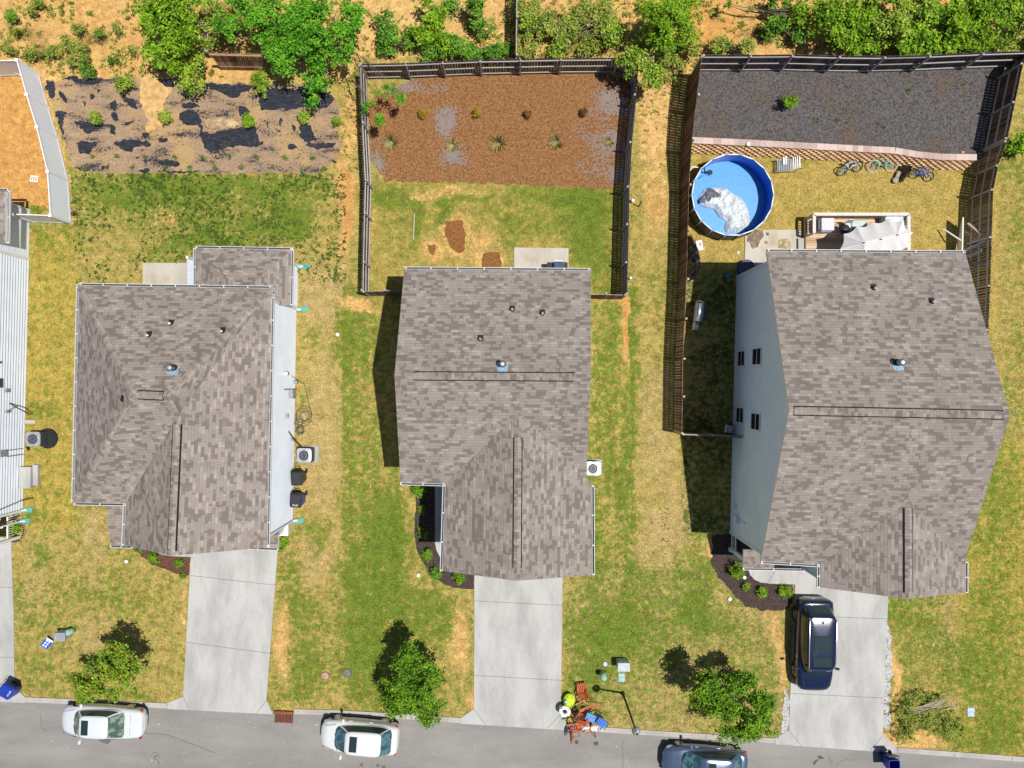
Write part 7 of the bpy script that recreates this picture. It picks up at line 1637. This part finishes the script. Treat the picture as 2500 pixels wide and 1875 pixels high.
for k in range(9):
    r_ = random.Random(60 + k); cx, cy = r_.uniform(1392, 1462), r_.uniform(1715, 1785); a = r_.uniform(0, 3.1); l = r_.uniform(10, 22)
    m_ = MB(); z = r_.uniform(.3, .75); m_.beam(P(cx - math.cos(a) * l, cy - math.sin(a) * l, z), P(cx + math.cos(a) * l, cy + math.sin(a) * l, z + r_.uniform(-.25, .25)), r_.uniform(.04, .08), .03)
    tag(m_.build('broken_slat', terra), 'loose broken orange wooden slat in the kerbside pile', 'slat', 'loose orange slats in the kerbside pile')
m_ = MB(); m_.beam(P(1416, 1734, .75), P(1456, 1718, .8), .10, .04); tag(m_.build('broken_slat', terra), 'long orange slat crossing the middle of the kerbside pile towards the lawn', 'slat')
for a, b, za, zb, lb in (((1442, 1783), (1454, 1802), .5, .06, 'thin dark brown stick reaching onto the road from the pile'), ((1475, 1748), (1472, 1772), .5, .3, 'thin grey rod beside the blue lounger'), ((1457, 1770), (1454, 1802), .5, .05, 'thin orange rod pointing at the road'), ((1440, 1708), (1448, 1708), .3, .1, 'short black bar sticking out of the top chair'), ((1443, 1731), (1470, 1741), .4, .2, 'black rod on the lawn side of the pile')):
    m_ = MB(); m_.beam(P(*a, za), P(*b, zb), .03, .03); tag(m_.build('rod', M['bark'] if 'brown' in lb else M['black'] if 'black' in lb else terra if 'orange' in lb else M['grey']), lb, 'rod')
WORLD = False
c = P(1389.5, 1710, .3); root = empty('float_toy', (c.x, c.y, .0), 0, 'lime yellow inflatable float with blue hub left of the top orange chair', 'pool float'); lime = mat('lime_vinyl', (.55, .72, .02), .3, var=.08, coat=.4)
mb = MB(); mb.dome((0, 0, .26), .33, .38, .22, 22, 6, jit=.02); mb.dome((0, 0, .26), .33, .38, -.22, 22, 6, jit=.02); mb.build('shell', lime, root)
mb = MB(); mb.cyl((-.19, 0, .40), .12, .05, 16, 0); mb.cyl((-.19, 0, .45), .075, .03, 14, 1); mb.build('hub', [M['black'], mat('hub_blue', (.2, .55, .7), .4)], root)
mb = MB()
for t in (.9, 2.0, -1.0): mb.box((math.cos(t) * .2, math.sin(t) * .24, .43), (.08, .06, .02), t)
mb.build('patch', mat('olive_mark', (.16, .26, .02), .5), root)
c = P(1379, 1736, .5); root = empty('ring_float', (c.x, c.y, .38), 0, 'white ring float with grey marks at the driveway edge of the pile', 'pool float'); root.rotation_euler = (.1, -.1, .3)
mb = MB(); mb.ring((0, 0, .12), .23, .11, seg=30, rs=10); mb.build('ring', M['white'], root); mb = MB()
for k in range(4): t = k * 1.57 + .3; mb.dome((math.cos(t) * .26, math.sin(t) * .26, .205), .06, .05, .022, 8, 3)
mb.cyl((0, 0, .04), .10, .08, 14, 1); mb.build('mark', [M['darkgrey'], M['black']], root)
def lounge(px_, py_, z, rz, L_, label, m):
    c = P(px_, py_, z); root = empty('folding_chair', (c.x, c.y, z), R(rz), label, 'chair'); mb = MB()
    for k in range(int(L_ / .09)): mb.box((-L_ / 2 + k * .09 + .04, 0, .02 + .0 * k), (.075, .40, .02))
    mb.build('seat', m, root); mb = MB()
    for s in (-1, 1): mb.tube([(-L_ / 2, s * .21, 0), (L_ / 2, s * .21, 0)], .018, 6)
    mb.tube([(L_ / 2, -.21, 0), (L_ / 2, .21, 0)], .018, 6); mb.build('frame', M['bluebin'], root); mb = MB()
    for s in (-1, 1): mb.tube([(-.1, s * .2, 0), (.1, s * .2, -z * .8)], .015, 5)
    mb.build('leg', M['bluebin'], root)
bl2 = mat('lounger_blue', (.03, .16, .62), .4, coat=.3)
lounge(1442, 1752, .75, -25, .55, 'blue webbed folding seat on top of the kerbside pile', mat('lounger_pale_blue', (.10, .30, .62), .4)); lounge(1470, 1766, .55, -38, .62, 'darker blue folding section hanging over the kerb side of the pile', bl2)
def carton(x, y, z, w, d, h, rz, m, label, name='carton', marks=False):
    c = P(x, y, z + h); root = empty(name, (c.x, c.y, z), R(rz), label, 'box'); mb = MB(); mb.box((0, 0, h / 2), (w, d, h)); mb.build('box_body', m, root, bevel=.01); mb = MB(); mb.box((0, d * .25, h + .006), (w * .9, .02, .006)); 
    if marks:
        for q in (-.12, .0, .1): mb.box((q, -.05, h + .004), (.05, .09, .008))
    mb.build('printing' if marks else 'tape', M['darkgrey'] if marks else M['grey'], root)
carton(1430, 1773, .3, .34, .34, .3, 10, M['white'], 'white carton with black marks between orange slats', marks=True)
carton(1452, 1774, .3, .36, .5, .15, -15, mat('pale_card', (.62, .58, .54), .8), 'pale open carton next to the marked carton')
carton(1413, 1757, .35, .28, .42, .25, 15, M['deckrail'], 'cream plastic container in the left middle of the pile')
WORLD = True
crumple('plastic_bag', [(1457, 1772), (1468, 1768), (1476, 1775), (1475, 1786), (1464, 1790), (1458, 1784)], .06, .18, mat('pale_bag', (.60, .55, .46), .5, coat=.3), 'pale translucent bag at the kerb end of the pile', 'bag', seed=21, step=.03, scale=.15)
# thin pole near middle fence, road stains, misc
c = P(1559, 505); mb = MB(); mb.beam((c.x, c.y, 0), (c.x + .02, c.y + .1, .9), .05, .05); tag(mb.build('marker_stake', rust), 'short red marker stake on the orange strip between the fenced yards', 'stake')
c = P(1537, 681); mb = MB(); mb.cyl((c.x, c.y, 0), .06, .5, 10); tag(mb.build('marker_post', M['vinyl']), 'tiny pale blue marker outside the lower end of the middle east fence', 'post')
c = P(1543, 493); mb = MB(); mb.cyl((c.x, c.y, 0), .07, .35, 10); mb.dome((c.x, c.y, .35), .09, .09, .05, 10, 3); tag(mb.build('marker_post', M['vinyl']), 'tiny pale blue marker near the red stake', 'post')
mb = MB(); mb.beam(P(1012, 522, .05), P(1009, 585, .05), .05, .04); tag(mb.build('garden_stake', M['rail_tan']), 'long thin pale stake on the grass left of the small dead patch', 'stake')
c = P(1826, 357); mb = MB(); mb.cyl((P(1826, 353, .95).x, P(1826, 353, .95).y, .92), .1, .14, 12); tag(mb.build('cap_lamp', M['white']), 'small white lamp sitting on the wall cap above the pool', 'lamp')
mb = MB(); q = P(2351, 371, .9); mb.dome((q.x, q.y, .84), .14, .10, .10, 10, 4, jit=.1); tag(mb.build('clay_pot', M['brick']), 'small brown pot at the east end of the black mulch', 'pot')
stain = mat('oil_stain', (.075, .07, .062), .7); 
for k, q in enumerate([[(1402, 1810), (1409, 1808), (1412, 1813), (1408, 1817), (1402, 1816)], [(1450, 1812), (1460, 1810), (1462, 1815), (1458, 1821), (1450, 1820)], [(1995, 1847), (2004, 1845), (2012, 1853), (2000, 1854)], [(1985, 1862), (1995, 1852), (1998, 1856), (1988, 1868)]]):
    sheet('road_stain', q, .017, stain, amp=1.2, seed=70 + k, step=3)
stain2 = mat('water_stain', (.12, .118, .113), .8)
sheet('road_stain', [(238, 1802), (270, 1802), (269, 1812), (262, 1818), (252, 1815), (243, 1810)], .017, stain2, amp=1.2, seed=80, step=4)
for k, (x, y) in enumerate(((882, 1868), (922, 1868), (936, 1873))): sheet('road_stain', [(x - 4, y - 3), (x + 4, y - 4), (x + 4, y + 4), (x - 3, y + 4)], .017, stain2, amp=1, seed=84 + k, step=3)
mb = MB(); A = [P(x, y, .016) for x, y in ((350, 1791), (380, 1790), (410, 1795), (440, 1806), (465, 1815), (490, 1824), (525, 1838))]
for a, b in zip(A, A[1:]): mb.beam((a.x, a.y, .015), (b.x, b.y, .015), .02, .006)
tag(mb.build('road_crack', stain), kind='structure')
mb = MB(); A = [P(1520, 1806, .016), P(1521, 1875, .016), P(1521, 2100, .016)]
for a, b in zip(A, A[1:]): mb.beam((a.x, a.y, .015), (b.x, b.y, .015), .02, .006)
tag(mb.build('road_seam', stain), kind='structure')
# patio stains
sm_ = mat('patio_stain', (.20, .15, .11), .9, var=.4); sheet('patio_stain', [(1822, 568), (1835, 558), (1862, 562), (1864, 575), (1855, 590), (1850, 604), (1836, 608), (1830, 590), (1822, 592)], .065, sm_, amp=2, seed=91, step=4); sheet('patio_stain', [(1900, 583), (1925, 582), (1934, 600), (1928, 608), (1900, 607)], .065, mat('patio_stain_tan', (.36, .28, .16), .9, var=.4), amp=2, seed=92, step=4)
for x, y in ((1870, 592), (1873, 571)): sheet('patio_stain', [(x - 4, y - 4), (x + 4, y - 3), (x + 3, y + 4), (x - 3, y + 3)], .065, sm_, amp=1, seed=93, step=4)
# ------------------------------------------------------------------ label check
seen = {}
for o in bpy.data.objects:
    if o.parent is None and o.get('label'):
        seen.setdefault(o['label'], []).append(o)
for k, v in seen.items():
    if len(v) > 1 and not v[0].get('group'): print('DUPLICATE LABEL', k, len(v))
    if not 4 <= len(k.split()) <= 16: print('LABEL LENGTH', len(k.split()), k)
